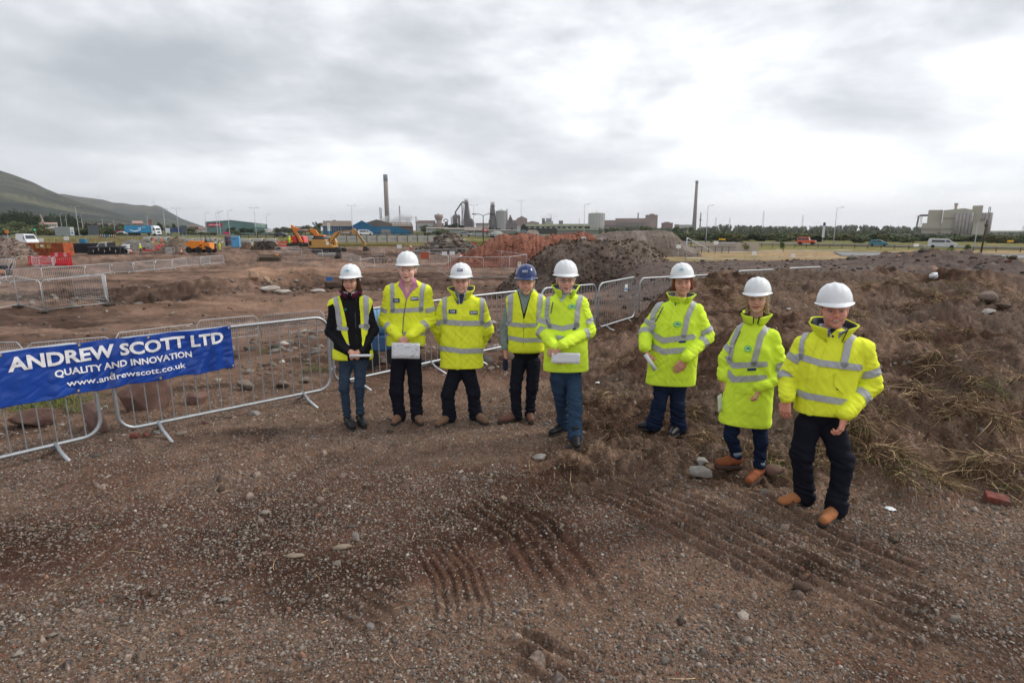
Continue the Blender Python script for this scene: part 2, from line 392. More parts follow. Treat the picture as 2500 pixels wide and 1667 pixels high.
def hfull(x,y,fine=True):
    z=hbase(x,y);r=np.hypot(x,y)
    turf,grav,field=zones(x,y)
    calm=1-sstep(60,90,r)*.75
    sl=sstep(9,20,y)*(1-grav)*(1-turf)*(1-field)
    z=z + .030*fbm(x*.8,y*.8,4,1)*(1-sstep(14,20,y)) + .020*fbm(x*3.1,y*3.1,3,2)
    # ploughed and tracked yard: long low ridges across the view
    z=z + sl*calm*(.24*fbm(x*.16,y*.45,4,61)+.16*np.abs(fbm(x*.55,y*.9,4,62))+.10*np.abs(fbm(x*1.7,y*2.1,3,63)))
    # loose clods on the worked slope
    z=z + turf*(.15*fbm(x*1.7,y*1.7,4,71)+.17*np.abs(fbm(x*3.6,y*3.6,4,72))+.07*np.abs(fbm(x*11,y*11,3,73))-.05)
    z=z + turf*.12*sstep(2.6,4,x)*np.abs(fbm(x*2.2+3,y*2.2,4,75))
    z=z + grav*(.05*fbm(x*.7,y*.7,4,81)+.03*np.abs(fbm(x*4,y*4,3,82)) + .22*np.exp(-((x-18.5)/4.0)**2-((y-22)/4.)**2)*np.abs(fbm(x*2.4,y*2.4,4,83)))
    for c,rx,ry,d in _PIT[:4]:
        q=((x-c.x)/rx)**2 + ((y-c.y)/ry)**2;z=z + .62*np.exp(-q*.45)*np.abs(fbm(x*1.1,y*1.1,5,91))
    if fine:
        z=z + _tracks(x,y)[0]*(1-turf)
    return z
def G(px,py,lo=2.0,hi=900.):
    """where the ray through a pixel meets the ground"""
    d=ray(px,py);ts=np.concatenate([np.arange(lo,60,.05),np.arange(60,hi,.5)])
    X=d[0]*ts/d[1];Y=ts;Z=CAMH + d[2]*ts/d[1];H=hfull(X,Y,False)
    b=np.nonzero(Z <= H)[0];i=b[0] if len(b) else len(ts)-1
    return Vector((float(X[i]),float(Y[i]),float(H[i])))
def gz(x,y):return float(hfull(np.array([float(x)]),np.array([float(y)]),False)[0])

def build_ground():
    # rings and spokes about the photographer; spacing follows what can be told apart at that range
    th=np.concatenate([np.arange(-180,-54,4.),np.arange(-54,54.01,.1),np.arange(58,180.1,4.)])
    d=[.35,.7,1.1,1.5];r=1.8
    while r < 160:
        d.append(r);r += min(max(.0065,r*r/(2.15*553)*.9),.30 if r < 70 else 9)
    while r < 14000:d.append(r);r *= 1.10
    d=np.array(d);T,R=np.meshgrid(np.radians(th),d)
    X=R*np.sin(T);Y=R*np.cos(T);sh=X.shape
    x=X.ravel();y=Y.ravel()
    z=hfull(x,y);turf,grav,field=zones(x,y);r=np.hypot(x,y)
    near=r < 13;mid=(r >= 0) & (r < 60)
    N=len(x)
    # ---- soil colour, its dark patches deepened to stand in for shadow
    f1=fbm(x*.55+3,y*.8,5,101);f2=fbm(x*2.3,y*2.3,4,102);f3=fbm(x*9,y*9,3,103)
    grey=np.array([.158,.112,.084]);brown=np.array([.098,.058,.043]);dark=np.array([.031,.021,.016]);tan=np.array([.30,.205,.145])
    # reddish-brown spoil lies in a swathe across the left foreground
    sw=np.exp(-((y-(3.75+.10*x))/.62)**2)*sstep(1.6,.2,x) + .75*np.exp(-((x+.1)/.9)**2-((y-4.4)/.8)**2)
    bm=np.clip(sstep(-.25,.55,f1*.9+f2*.35 + sw*1.0 - .25 + .35*sstep(6,9,y)),0,1)
    C=grey*(1-bm[:,None]) + brown*bm[:,None]
    dm=sstep(.15,.65,fbm(x*1.1,y*1.6,5,107)+.35*f3 + .25*sw)*.8  # dark soil, strengthened to paint in the shadow the relief lacks
    C=C*(1-dm[:,None]) + dark*dm[:,None]
    C *= (1+.5*f3)[:,None]
    # works yard: grey brown with streaks along the haul routes
    yard=sstep(9,16,y)[:,None]
    st=fbm(x*.09,y*.42,5,111);Cy=np.array([.165,.118,.092])*(1-sstep(-.1,.5,st))[:,None] + np.array([.075,.052,.041])*sstep(-.1,.5,st)[:,None]
    Cy=Cy*(1+.75*fbm(x*.8,y*1.6,5,112)+.4*fbm(x*3.1,y*4,3,115))[:,None]
    cl=np.zeros(N)
    for px,py,rx,ry,a in ((625,665,2.5,3.5,1),(690,672,3.5,2.5,.8),(760,655,7,5,.75),(900,640,9,3,.6),(640,740,8,3.0,.45),(1100,642,4,3,.3)):
        c=flat(px,py,-2.0);cl += a*np.exp(-((x-c.x)/rx)**2-((y-c.y)/ry)**2)
    cl=np.clip(cl*(1+.9*fbm(x*.8,y*1.2,4,113)),0,1);Cy=Cy*(1-cl[:,None]) + tan*cl[:,None]*(1+.3*f2)[:,None]
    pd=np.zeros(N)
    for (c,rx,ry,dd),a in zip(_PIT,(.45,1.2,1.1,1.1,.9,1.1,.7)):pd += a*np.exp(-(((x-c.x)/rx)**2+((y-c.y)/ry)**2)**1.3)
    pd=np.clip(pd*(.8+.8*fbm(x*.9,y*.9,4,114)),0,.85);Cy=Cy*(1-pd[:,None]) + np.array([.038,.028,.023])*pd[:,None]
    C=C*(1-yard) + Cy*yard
    # turf scraped up with its roots
    tb=sstep(-.3,.5,fbm(x*1.3,y*1.3,5,121)+.4*f3)
    Ct=np.array([.074,.048,.035])*(1-tb[:,None]) + np.array([.168,.122,.092])*tb[:,None]
    Ct *= (1+.5*f3)[:,None];hol=sstep(.1,.5,fbm(x*2.1,y*2.1,4,125)-.1)[:,None]*.9;Ct=Ct*(1-hol)+np.array([.030,.018,.012])*hol;gb=(sstep(.05,.5,fbm(x*.8+9,y*.8,4,123)+.5*sstep(4,6.5,x)-.1)*.8)[:,None];Ct=Ct*(1-gb)+np.array([.125,.10,.083])*(1+.4*f3)[:,None]*gb
    C=C*(1-turf[:,None]) + Ct*turf[:,None]
    Cg=np.array([.110,.092,.084])*(1+.35*f2+.25*fbm(x*.5,y*1.1,4,122))[:,None];C=C*(1-grav[:,None]) + Cg*grav[:,None]
    # mown dry grass, greener beside the road
    gg=sstep(-.2,.5,fbm(x*.03,y*.06,4,131)+ sstep(95,140,y)*.8 + .2*fbm(x*.4,y*.4,3,133))
    Cf=np.array([.30,.235,.14])*(1-gg[:,None]) + np.array([.150,.155,.060])*gg[:,None];Cf *= (1+.22*fbm(x*.5,y*1.5,4,132))[:,None]
    fg=sstep(-.3,.3,fbm(x*.008,y*.008,4,135))*sstep(170,300,y);Cf=Cf*(1-fg[:,None]) + np.array([.075,.095,.045])*fg[:,None]
    C=C*(1-field[:,None]) + Cf*field[:,None]
    # ---- stones bedded in the surface
    def stones(cell,keep,hgt,seed,zone,bright=1.,rmax=13.):
        nonlocal z,C
        idx=np.nonzero((r < rmax) & (np.abs(np.arctan2(x,y)) < rad(56)) & (zone > .02))[0]
        xi,yi=x[idx]/cell,y[idx]/cell;dd,a,b=worley(xi,yi,seed)
        rr=(.16+.34*((a*7.13) % 1));k=(a < keep*zone[idx])
        dome=np.sqrt(np.clip(1-(dd/rr)**2,0,1))*k
        z[idx] += dome*hgt*cell*rr*1.6
        m=sstep(.12,.4,dome)
        tone=.40+.85*b
        rock=np.array([.30,.262,.23])*bright;warm=np.array([.24,.155,.112]);cold=np.array([.19,.18,.172])
        w1=((b*17.3) % 1)[:,None];rc=np.where(w1 < .55,rock,np.where(w1 < .82,warm,cold))*tone[:,None]
        C[idx]=C[idx]*(1-m[:,None]*.9) + rc*m[:,None]*.9
    tk=_tracks(x,y)[1];gz_=(1-turf*.72)*(1-bm*.35)*(1-grav)*(1-tk*.4)
    stones(.018,.45,.55,201,gz_,rmax=6)
    stones(.034,.26,.65,202,gz_,rmax=9)
    stones(.062,.12,.65,203,gz_*sstep(-.4,.3,fbm(x*1.2,y*1.2,3,204)),rmax=14)
    stones(.13,.10,.55,205,(1-turf*.8)*(1-grav)*sstep(-.2,.4,fbm(x*.9,y*.9,3,206)),rmax=13)
    stones(.16,.5,.4,208,grav,.62,rmax=20)
    stones(.42,.35,.4,209,grav*np.clip(np.exp(-((x-18.5)/4.5)**2-((y-22)/4.5)**2)*1.2,0,1),.55,rmax=34)
    V=np.stack([x,y,z],1);nr,nc=sh
    i=np.arange(nr-1)[:,None]*nc + np.arange(nc-1)[None,:]
    F=np.stack([i,i+1,i+1+nc,i+nc],-1).reshape(-1,4)[:,::-1]
    m=bpy.data.materials.new('earth');m.use_nodes=True;nt=m.node_tree;b=nt.nodes['Principled BSDF']
    a=nn(nt,'ShaderNodeAttribute',attribute_name='Col');geo=nn(nt,'ShaderNodeNewGeometry')
    n=nn(nt,'ShaderNodeTexNoise');n.inputs['Scale'].default_value=55;n.inputs['Detail'].default_value=8;n.inputs['Roughness'].default_value=.72
    nt.links.new(geo.outputs['Position'],n.inputs['Vector'])
    rr=ramp(nt,[(.30,(.38,)*3),(.5,(.95,)*3),(.70,(1.65,)*3)]);nt.links.new(n.outputs[0],rr.inputs[0])
    nt.links.new(vmix(nt,1.,a.outputs['Color'],rr.outputs[0],'MULTIPLY'),b.inputs['Base Color'])
    b.inputs['Roughness'].default_value=.92;b.inputs['Specular IOR Level'].default_value=.04
    n2=nn(nt,'ShaderNodeTexNoise');n2.inputs['Scale'].default_value=38;n2.inputs['Detail'].default_value=8;n2.inputs['Roughness'].default_value=.7
    nt.links.new(geo.outputs['Position'],n2.inputs['Vector'])
    bp=nn(nt,'ShaderNodeBump');bp.inputs['Strength'].default_value=.8;bp.inputs['Distance'].default_value=.022
    n4=nn(nt,'ShaderNodeTexNoise');n4.inputs['Scale'].default_value=1.7;n4.inputs['Detail'].default_value=7;n4.inputs['Roughness'].default_value=.65;nt.links.new(geo.outputs['Position'],n4.inputs['Vector'])
    bp0=nn(nt,'ShaderNodeBump');bp0.inputs['Strength'].default_value=.5;bp0.inputs['Distance'].default_value=.16;nt.links.new(n4.outputs[0],bp0.inputs['Height']);nt.links.new(bp0.outputs[0],bp.inputs['Normal'])
    nt.links.new(n2.outputs[0],bp.inputs['Height']);nt.links.new(bp.outputs[0],b.inputs['Normal'])
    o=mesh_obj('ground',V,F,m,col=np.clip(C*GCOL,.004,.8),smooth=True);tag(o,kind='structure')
GCOL=np.array([1.10,.985,.935])
build_ground()

# ================================================================ LOOSE STONES, STRAW, ROOTS
ICO1=ico(1);ICO2=ico(2)
def rocks_mesh(P,S,seed,base=ICO1,flatten=.6,rough=.42):
    """numpy: N irregular stones at P with size S -> verts, faces"""
    r=np.random.default_rng(seed);n=len(P);V0,F0=base;k=len(V0)
    sc=r.uniform(.5,1.3,(n,1,3))*np.array([1,1,flatten]);V=V0[None]*sc*(1+r.uniform(-rough,rough,(n,k,1)))
    a=r.uniform(0,6.283,n);b=r.uniform(-.6,.6,n);ca,sa,cb,sb=np.cos(a),np.sin(a),np.cos(b),np.sin(b)
    x,y,z=V[...,0],V[...,1],V[...,2]
    y,z=y*cb[:,None]-z*sb[:,None],y*sb[:,None]+z*cb[:,None]
    x,y=x*ca[:,None]-y*sa[:,None],x*sa[:,None]+y*ca[:,None]
    V=np.stack([x,y,z],-1)*S[:,None,None] + P[:,None,:]
    F=F0[None]+(np.arange(n)*k)[:,None,None]
    return V.reshape(-1,3),F.reshape(-1,F0.shape[1]),k
def stone_colors(n,seed,bright=1.):
    r=np.random.default_rng(seed);t=r.uniform(0,1,n);c=np.empty((n,3))
    c[:]=np.array([.235,.200,.170]);c[t > .42]=(.145,.105,.080);c[t > .78]=(.15,.135,.125);c[t > .955]=(.36,.32,.28);c[t > .994]=(.22,.075,.045)
    return c*r.uniform(.45,1.35,(n,1))*bright
def scatter_pts(n,seed,d0,d1,half=50,power=1.0):
    r=np.random.default_rng(seed);a=np.radians(r.uniform(-half,half,n));u=r.uniform(0,1,n)
    d=(d0**power + u*(d1**power-d0**power))**(1/power)
    return d*np.sin(a),d*np.cos(a),r
def build_gravel():
    Vs,Fs,Cs,off=[],[],[],0
    def put(n,seed,d0,d1,smin,smax,keepf,base=ICO1,power=1.0,sink=.25,bright=1.):
        nonlocal off
        x,y,r=scatter_pts(n,seed,d0,d1,power=power)
        k=keepf(x,y) > r.uniform(0,1,n);x,y=x[k],y[k];n=len(x)
        if n == 0:return
        S=smin*(smax/smin)**(r.uniform(0,1,n)**2.2)
        z=hfull(x,y) + S*(.5-sink)*.5
        V,F,kk=rocks_mesh(np.stack([x,y,z],1),S,seed,base);c=np.repeat(stone_colors(n,seed,bright),kk,0)
        Vs.append(V);Fs.append(F+off);Cs.append(c);off += len(V)
    def near(x,y):
        t,g,f=zones(x,y);return (1-t*.85)*(.28+.72*sstep(-.35,.45,fbm(x*.9,y*1.6,5,301)))*(1-g)*(1-.5*_tracks(x,y)[1])
    put(170000,1,1.9,7.5,.0042,.012,near,power=1.3)
    put(20000,2,2.0,9,.008,.017,near,power=1.3)
    put(1100,3,2.4,14,.013,.036,lambda x,y:near(x,y)**1.5,ICO2)
    put(5000,4,4,13,.008,.035,lambda x,y:zones(x,y)[0]*.6)
    put(5000,5,13,34,.025,.14,lambda x,y:zones(x,y)[1],power=.7,bright=.62)
    put(1600,6,15,31,.05,.22,lambda x,y:zones(x,y)[1]*np.exp(-((x-18.5)/4.6)**2-((y-21.5)/4.4)**2),ICO2,bright=.55)
    put(14000,7,9,60,.03,.15,lambda x,y:(1-zones(x,y)[1])*(1-zones(x,y)[2])*(1-zones(x,y)[0])*.55*sstep(-.2,.4,fbm(x*.35,y*.35,4,302)),power=.6)
    def pitz(x,y):
        s=0
        for (c,rx,ry,d),w in zip(_PIT[:4],(1,1.2,.5,.8)):s=s + w*np.exp(-(((x-c.x)/rx)**2+((y-c.y)/ry)**2)**1.2)
        return np.clip(s*sstep(-.3,.2,fbm(x*.6,y*.6,3,303)),0,1)
    put(26000,8,22,62,.05,.30,pitz,ICO2,power=.5,bright=.8)
    V=np.concatenate(Vs);F=np.concatenate(Fs);Cc=np.concatenate(Cs)
    o=mesh_obj('gravel',V,F,mat_attr('stone',.85,.22,60,.004,90),col=Cc);tag(o,kind='stuff')
build_gravel()
def blades(P,D,L,W,curl,seed):
    """ribbons of 4 segments lying along D (unit), with a little lift and curl"""
    r=np.random.default_rng(seed);n=len(P);t=np.linspace(0,1,5)
    side=np.cross(D,np.array([0,0,1.]));side /= np.maximum(np.linalg.norm(side,axis=1,keepdims=True),1e-6)
    tw=r.uniform(-1,1,(n,1));up=np.cross(side,D);wv=side*np.cos(tw)+up*np.sin(tw)
    c1=r.normal(0,1,(n,1,1))*side[:,None]*curl + np.array([0,0,-1.])*np.abs(r.normal(0,.8,(n,1,1)))*curl
    Cn=P[:,None] + D[:,None]*(t[None,:,None]*L[:,None,None]) + c1*(t**2)[None,:,None]*L[:,None,None]
    w=(W[:,None]*(1-.75*t**2)[None,:])[:,:,None]
    V=np.stack([Cn-wv[:,None]*w,Cn+wv[:,None]*w],2).reshape(n,10,3)
    f=np.array([[0,1,3,2],[2,3,5,4],[4,5,7,6],[6,7,9,8]]);F=f[None]+(np.arange(n)*10)[:,None,None]
    return V.reshape(-1,3),F.reshape(-1,4)
def build_straw():
    Vs,Fs,Cs,off=[],[],[],0
    def put(x,y,r,n,lmin,lmax,wid,elev,colf,seed,lift=.01,az=None,spread=3.2,curl=.25):
        nonlocal off
        z=hfull(x,y) + r.uniform(0,lift,n);a=(r.uniform(0,6.283,n) if az is None else az + r.normal(0,spread,n));e=r.normal(elev,.3,n)
        D=np.stack([np.cos(a)*np.cos(e),np.sin(a)*np.cos(e),np.sin(e)],1);L=r.uniform(lmin,lmax,n);W=wid*r.uniform(.5,1.2,n)
        V,F=blades(np.stack([x,y,z],1),D,L,W,curl,seed);c=np.repeat(colf(r,n),10,0)
        Vs.append(V);Fs.append(F+off);Cs.append(c);off += len(V)
    def straw_c(r,n):
        t=r.uniform(0,1,(n,1));c=np.array([.070,.038,.023])*(1-t)+np.array([.27,.175,.10])*t
        c[r.uniform(0,1,n) < .22]=(.60,.43,.26);c[r.uniform(0,1,n) < .035]=(.13,.16,.05);return c*r.uniform(.6,1.15,(n,1))
    def root_c(r,n):
        t=r.uniform(0,1,(n,1));return (np.array([.05,.031,.021])*(1-t)+np.array([.15,.088,.052])*t)
    # loose straw and roots over the scraped bank
    x,y,r=scatter_pts(60000,401,3.9,14.5,power=.9);x=x;k=(zones(x,y)[0]*(.12+.88*sstep(-.05,.35,fbm(x*1.5,y*1.5,4,402)))) > r.uniform(0,1,len(x));x,y=x[k],y[k]
    put(x,y,r,len(x),.04,.17,.0022,.10,straw_c,1)
    x,y,r=scatter_pts(70000,403,3.9,14.5,power=.9);k=(zones(x,y)[0]*.8) > r.uniform(0,1,len(x));x,y=x[k],y[k]
    put(x,y,r,len(x),.02,.10,.0030,.15,root_c,2,lift=.02,curl=.5)
    # combed wisps of hay hanging from the clods
    rr=np.random.default_rng(405)
    clumps=[(2330,1010,.32,1.2),(2290,880,.30,1.1),(2400,1120,.34,1.2),(2160,1130,.3,1.0),(2230,1160,.33,1.1),(2120,870,.3,.8),(2250,960,.3,.9),(2440,1010,.3,1.2),
              (2080,1050,.25,.9),(2350,800,.35,.8),(2200,760,.4,.9),(2050,720,.5,.8),(2300,730,.5,.9),(1730,700,.6,.7),(1800,720,.6,.5),(1900,690,.6,.5),(1720,1060,.25,.6),
              (1870,1120,.22,.5),(2420,900,.4,.9),(2150,700,.5,.8),(1560,850,.4,.5),(1680,1000,.3,.5),(2000,1120,.25,.6),(2370,690,.8,.9),(2480,730,.6,.9),(1600,780,.4,.4),
              (2100,770,.35,.7),(2310,1180,.25,.8),(2460,1160,.3,.7),(1500,960,.3,.4),(1640,740,.5,.5),(2240,830,.3,.9),(2130,970,.3,.8),(2380,960,.3,1.)]
    for i,(px,py,sp,am) in enumerate(clumps):
        c=G(px,py);n=int(520*am);a0=rr.uniform(-2.6,-.5)
        k_=rr.integers(0,5,n);ox=rr.normal(0,sp*.45,5);oy=rr.normal(0,sp*.4,5);xx=c.x+ox[k_]+rr.normal(0,sp*.14,n);yy=c.y+oy[k_]+rr.normal(0,sp*.14,n)
        put(xx,yy,rr,n,.06,.24,.0026,.12,straw_c,500+i,lift=.05,az=a0+(k_-2)*.45,spread=.75,curl=.7)
    # stray stalks and roots on the gravel
    x,y,r=scatter_pts(3200,407,2.0,9,power=1.2);put(x,y,r,len(x),.03,.15,.0016,.08,straw_c,3,lift=.006)
    x,y,r=scatter_pts(9000,409,2.2,7,power=1.2);k=sstep(0.,.5,fbm(x*.9,y*.9,3,410)) > r.uniform(0,1,len(x));x,y=x[k],y[k];put(x,y,r,len(x),.008,.05,.0022,.1,root_c,4,lift=.008,curl=.6)
    o=mesh_obj('dry_straw',np.concatenate(Vs),np.concatenate(Fs),mat_attr('straw',.8,.15,40),col=np.concatenate(Cs));tag(o,kind='stuff')
    # a few living tufts
    Vs.clear();Fs.clear();Cs.clear();off=0
    def green_c(r,n):
        t=r.uniform(0,1,(n,1));return (np.array([.075,.12,.03])*(1-t)+np.array([.22,.24,.07])*t)
    for i,(px,py,sp,n) in enumerate([(2440,955,.10,60),(150,988,.22,420),(90,996,.18,260),(205,1005,.10,100),(770,905,.12,100),(2225,1170,.10,50),(1910,1140,.10,60),(2340,700,.5,160),(2180,690,.5,160),(2060,1075,.1,50),(660,860,.10,60),(1880,680,.5,90),(1240,640,.3,60)]):
        c=G(px,py);put(c.x+rr.normal(0,sp,n),c.y+rr.normal(0,sp,n),rr,n,.05,.20,.0030,.95,green_c,700+i,curl=.5)
    o=mesh_obj('grass',np.concatenate(Vs),np.concatenate(Fs),mat_attr('blade',.6,.15,40),col=np.concatenate(Cs));tag(o,kind='stuff')
build_straw()
def build_verge():
    """rough grass along the yard edge and below the road fence, far off: short upright blades"""
    r=np.random.default_rng(77);Vs,Fs,Cs,off=[],[],[],0
    def strip(px0,px1,py,spread,n,h,lo,hi,w=.03):
        nonlocal off
        a=G(px0,py);b=G(px1,py);t=r.uniform(0,1,n);x=a.x+(b.x-a.x)*t + r.normal(0,spread,n);y=a.y+(b.y-a.y)*t+r.normal(0,spread,n)
        z=hfull(x,y,False)-.02;an=r.uniform(0,6.28,n);e=r.normal(1.2,.25,n);D=np.stack([np.cos(an)*np.cos(e),np.sin(an)*np.cos(e),np.sin(e)],1)
        V,F=blades(np.stack([x,y,z],1),D,h*r.uniform(.4,1.2,n),w*r.uniform(.6,1.3,n),.3,5);q=r.uniform(0,1,(n,1));c=np.repeat(np.array(lo)*(1-q)+np.array(hi)*q,10,0)
        Vs.append(V);Fs.append(F+off);Cs.append(c);off += len(V)
    strip(820,985,601,.9,4000,.8,(.16,.12,.05),(.26,.24,.09));strip(1135,1200,596,4,3500,.9,(.12,.13,.04),(.28,.25,.09))
    strip(680,760,592,3,2200,.9,(.12,.13,.04),(.30,.25,.10));strip(2400,2500,600,.1,1,.35,(.09,.12,.03),(.30,.28,.09),.02)
    strip(160,330,588,6,3500,1.0,(.20,.16,.08),(.30,.25,.13),.05)
    o=mesh_obj('rough_grass',np.concatenate(Vs),np.concatenate(Fs),MATS['blade'],col=np.concatenate(Cs));tag(o,kind='stuff')
build_verge()
def one_rock(name,p,s,seed,m,label,cat='rock',group=None,dims=(1,1,.6),rz=0.,sub=3,blocky=.0,tilt=0.):
    r=np.random.default_rng(seed);V,F=ico(sub)
    if blocky:q=np.abs(V)**(1-blocky*.6)*np.sign(V);V=q/np.maximum(np.linalg.norm(q,axis=1,keepdims=True)**.5,.3)
    if sub > 2:pass
    else:
        V,F=ico(4)
        for _ in range(14):
            nrm=r.normal(0,1,3);nrm /= np.linalg.norm(nrm);dd=r.uniform(.45,.8);ex=V @ nrm - dd;V=V-np.clip(ex,0,None)[:,None]*nrm*.96
        V=V/np.abs(V).max()
    V=V*np.array(dims);nz=vnoise3(V*2.2+seed,seed)[:,None]*.35 + vnoise3(V*5+seed,seed+1)[:,None]*.14;V=V*(1+nz*(1 if sub > 2 else .18))
    Rm=np.array(Matrix.Rotation(rz,3,'Z') @ Matrix.Rotation(tilt,3,'Y'));V=(V @ Rm.T)*s
    V[:,2] -= V[:,2].min() + s*dims[2]*.30
    o=mesh_obj(name,V,F,m,smooth=sub > 2,loc=p);tag(o,label,cat,group);return o
M_RK=mat('grey_stone',(.27,.25,.23),.9,var=.3,scale=14,bump=.01,bscale=40,stain=(.12,.09,.07),stain_scale=6)
M_RKB=mat('brown_sandstone',(.17,.10,.08),.9,var=.3,scale=9,bump=.012,bscale=30,stain=(.07,.045,.04),stain_scale=4)
M_BRK=mat('brick_red',(.19,.055,.04),.9,var=.4,scale=20,bump=.01,stain=(.13,.10,.085),stain_scale=11,stain_amt=.9)
M_MUD=mat('muddy_stone',(.19,.15,.12),.92,var=.35,scale=9,bump=.012,bscale=30,stain=(.075,.05,.036),stain_scale=5,stain_amt=.9)
M_DIRT=mat('dirt_clod',(.085,.055,.04),.95,var=.35,scale=12,bump=.02,bscale=30)
one_rock('boulder',G(2410,742),.155,1,mat('boulder_skin',(.20,.15,.125),.9,var=.15,scale=12,bump=.006),'rounded brown boulder lying on the turf bank at the right','boulder',dims=(1,.7,.62))
one_rock('slab',G(2415,765),.15,2,M_RK,'flat grey stone slab just below the rounded boulder','stone',dims=(1.3,.7,.35),blocky=.5,sub=2,rz=.3)
one_rock('slab',G(2450,755),.14,12,M_DIRT,'dark muddy slab on the right side of the rounded boulder','stone',dims=(1.2,.7,.4),blocky=.5,sub=2,rz=-.3)
one_rock('stone',G(1710,1165),.088,3,M_RK,'large pale grey stone in front of the brown ankle boots','stone',dims=(1.3,.8,.8),blocky=.4,sub=2)
one_rock('stone',G(1712,1137),.070,4,M_RK,'smaller pale grey stone behind the large pale one by the ankle boots','stone',dims=(1.1,.8,.8),blocky=.4,sub=2)
one_rock('stone',G(1885,1168),.08,5,M_RKB,'brown lump of stone between the ankle boots and the tan work boots','stone',dims=(1.2,.8,.7))
one_rock('stone',G(1318,1125),.065,6,M_RK,'angular grey stone just below the black lace-up boot','stone',dims=(1.2,.8,.7),blocky=.5,sub=2)
one_rock('stone',G(835,1346),.040,7,mat('pebble_tan',(.24,.19,.14),.85,var=.15,scale=10,bump=.003),'long smooth tan pebble lying in the foreground gravel','stone',dims=(1.5,.6,.5),rz=.25)
one_rock('stone',G(720,1362),.038,8,MATS['pebble_tan'],'flat tan pebble half sunk left of the long smooth one','stone',dims=(1.6,.6,.35),rz=.1)
one_rock('stone',G(869,1328),.035,9,M_RK,'upright grey chip of stone beside the long smooth tan pebble','stone',dims=(.7,.4,1.3),sub=2)
one_rock('stone',G(1955,1442),.045,10,M_DIRT,'dark brown clod lying alone among the track marks','clod',dims=(1.2,.7,.7))
one_rock('slab',G(352,1000),.34,21,M_RKB,'big upright slab of brown sandstone behind the right bannered barrier','stone',dims=(1.0,.45,1.15),rz=.3,blocky=.6,sub=2,tilt=.5)
one_rock('slab',G(235,1050),.22,22,M_RKB,'brown sandstone block behind the end of the left bannered barrier','stone',dims=(1.2,.5,.8),rz=-.5,blocky=.6,sub=2,tilt=.3)
one_rock('slab',G(95,1040),.24,23,M_RKB,'brown sandstone block under the middle of the blue banner','stone',dims=(1.3,.6,.6),rz=.2,blocky=.6,sub=2)
one_rock('stone',G(480,985),.15,24,M_RKB,'brown and grey lump of stone behind the middle of the right bannered barrier','stone',dims=(1.0,.7,.8),rz=.4,blocky=.3,sub=2)
for i,(px,py,s,l) in enumerate([(600,950,.16,'muddy grey rock behind the barrier, leftmost of a row of three'),(690,945,.14,'muddy grey rock behind the barrier, middle of a row of three'),(745,935,.12,'muddy grey rock behind the barrier, rightmost of a row of three'),
      (1198,905,.085,'grey rock on the ground between the yellow coat and the dark vest wearer'),(1130,925,.07,'dark lump of brick between the legs under the yellow coat'),(930,890,.16,'grey rock behind the barrier between the two leftmost people')]):
    one_rock('stone',G(px,py),s*.8,30+i,M_MUD if i != 4 else M_RKB,l,'stone',group='muddy rocks along the barrier' if i < 3 else None,dims=(1.2,.8,.7),blocky=.2,sub=2)
for i,(px,py,s,l) in enumerate([(505,1035,.055,'small red brown wedge of stone below the right bannered barrier'),(622,1013,.07,'flat grey stone under the right bannered barrier'),(382,1060,.05,'pale triangular chip of stone beside the barrier foot'),(445,1062,.06,'long flat beige stone right of the barrier foot')]):
    one_rock('stone',G(px,py),s,50+i,(M_RKB,M_RK,M_RK,MATS['pebble_tan'])[i],l,'stone',dims=(1.3,.7,.5),blocky=.3,sub=2)
def brick(p,rz,label,s=1.,tilt=.1):
    b=MB();b.box((0,0,.03),(.19*s,.12*s,.085*s),rz=rz,ry=tilt,rx=.2,bev=.006);o=b.build('brick',M_BRK,loc=p);tag(o,label,'brick')
brick(G(2430,1232),-.5,'broken red brick at the foot of the straw bank on the far right',.8)
brick(G(330,1073),.4,'piece of orange red brick under the joint of the two bannered barriers',.45)
brick(G(360,1070),-.6,'piece of red brick just right of another under the barrier joint',.40)
def litter(name,px,py,s,label,cat,seed,m,tall=.5):
    r=np.random.default_rng(seed);V,F=ico(3);V=V*np.array([1,.8,tall]);V=V*(1+vnoise3(V*3.1,seed)[:,None]*.7);V=V+vnoise3(V*8,seed+1)[:,None]*.12
    V=V*s;V[:,2] -= V[:,2].min();o=mesh_obj(name,V,F,m,loc=G(px,py));tag(o,label,cat)
M_PL=mat('thin_plastic',(.75,.76,.78),.35,var=.06,scale=20,bump=.01,bscale=15)
litter('plastic_bag',2279,684,.085,'crumpled white plastic bag lying on the far edge of the turf bank','plastic bag',3,M_PL,.8)
litter('paper_scrap',2172,1252,.04,'scrap of white plastic on the ground behind the tan work boots','litter',4,M_PL,.18)
litter('paper_scrap',1925,758,.035,'scrap of white litter on the turf between the two rightmost people','litter',5,M_PL,.2)
litter('paper_scrap',1460,938,.035,'tiny pale scrap on the turf right of the blue jeans','litter',6,M_PL,.3)
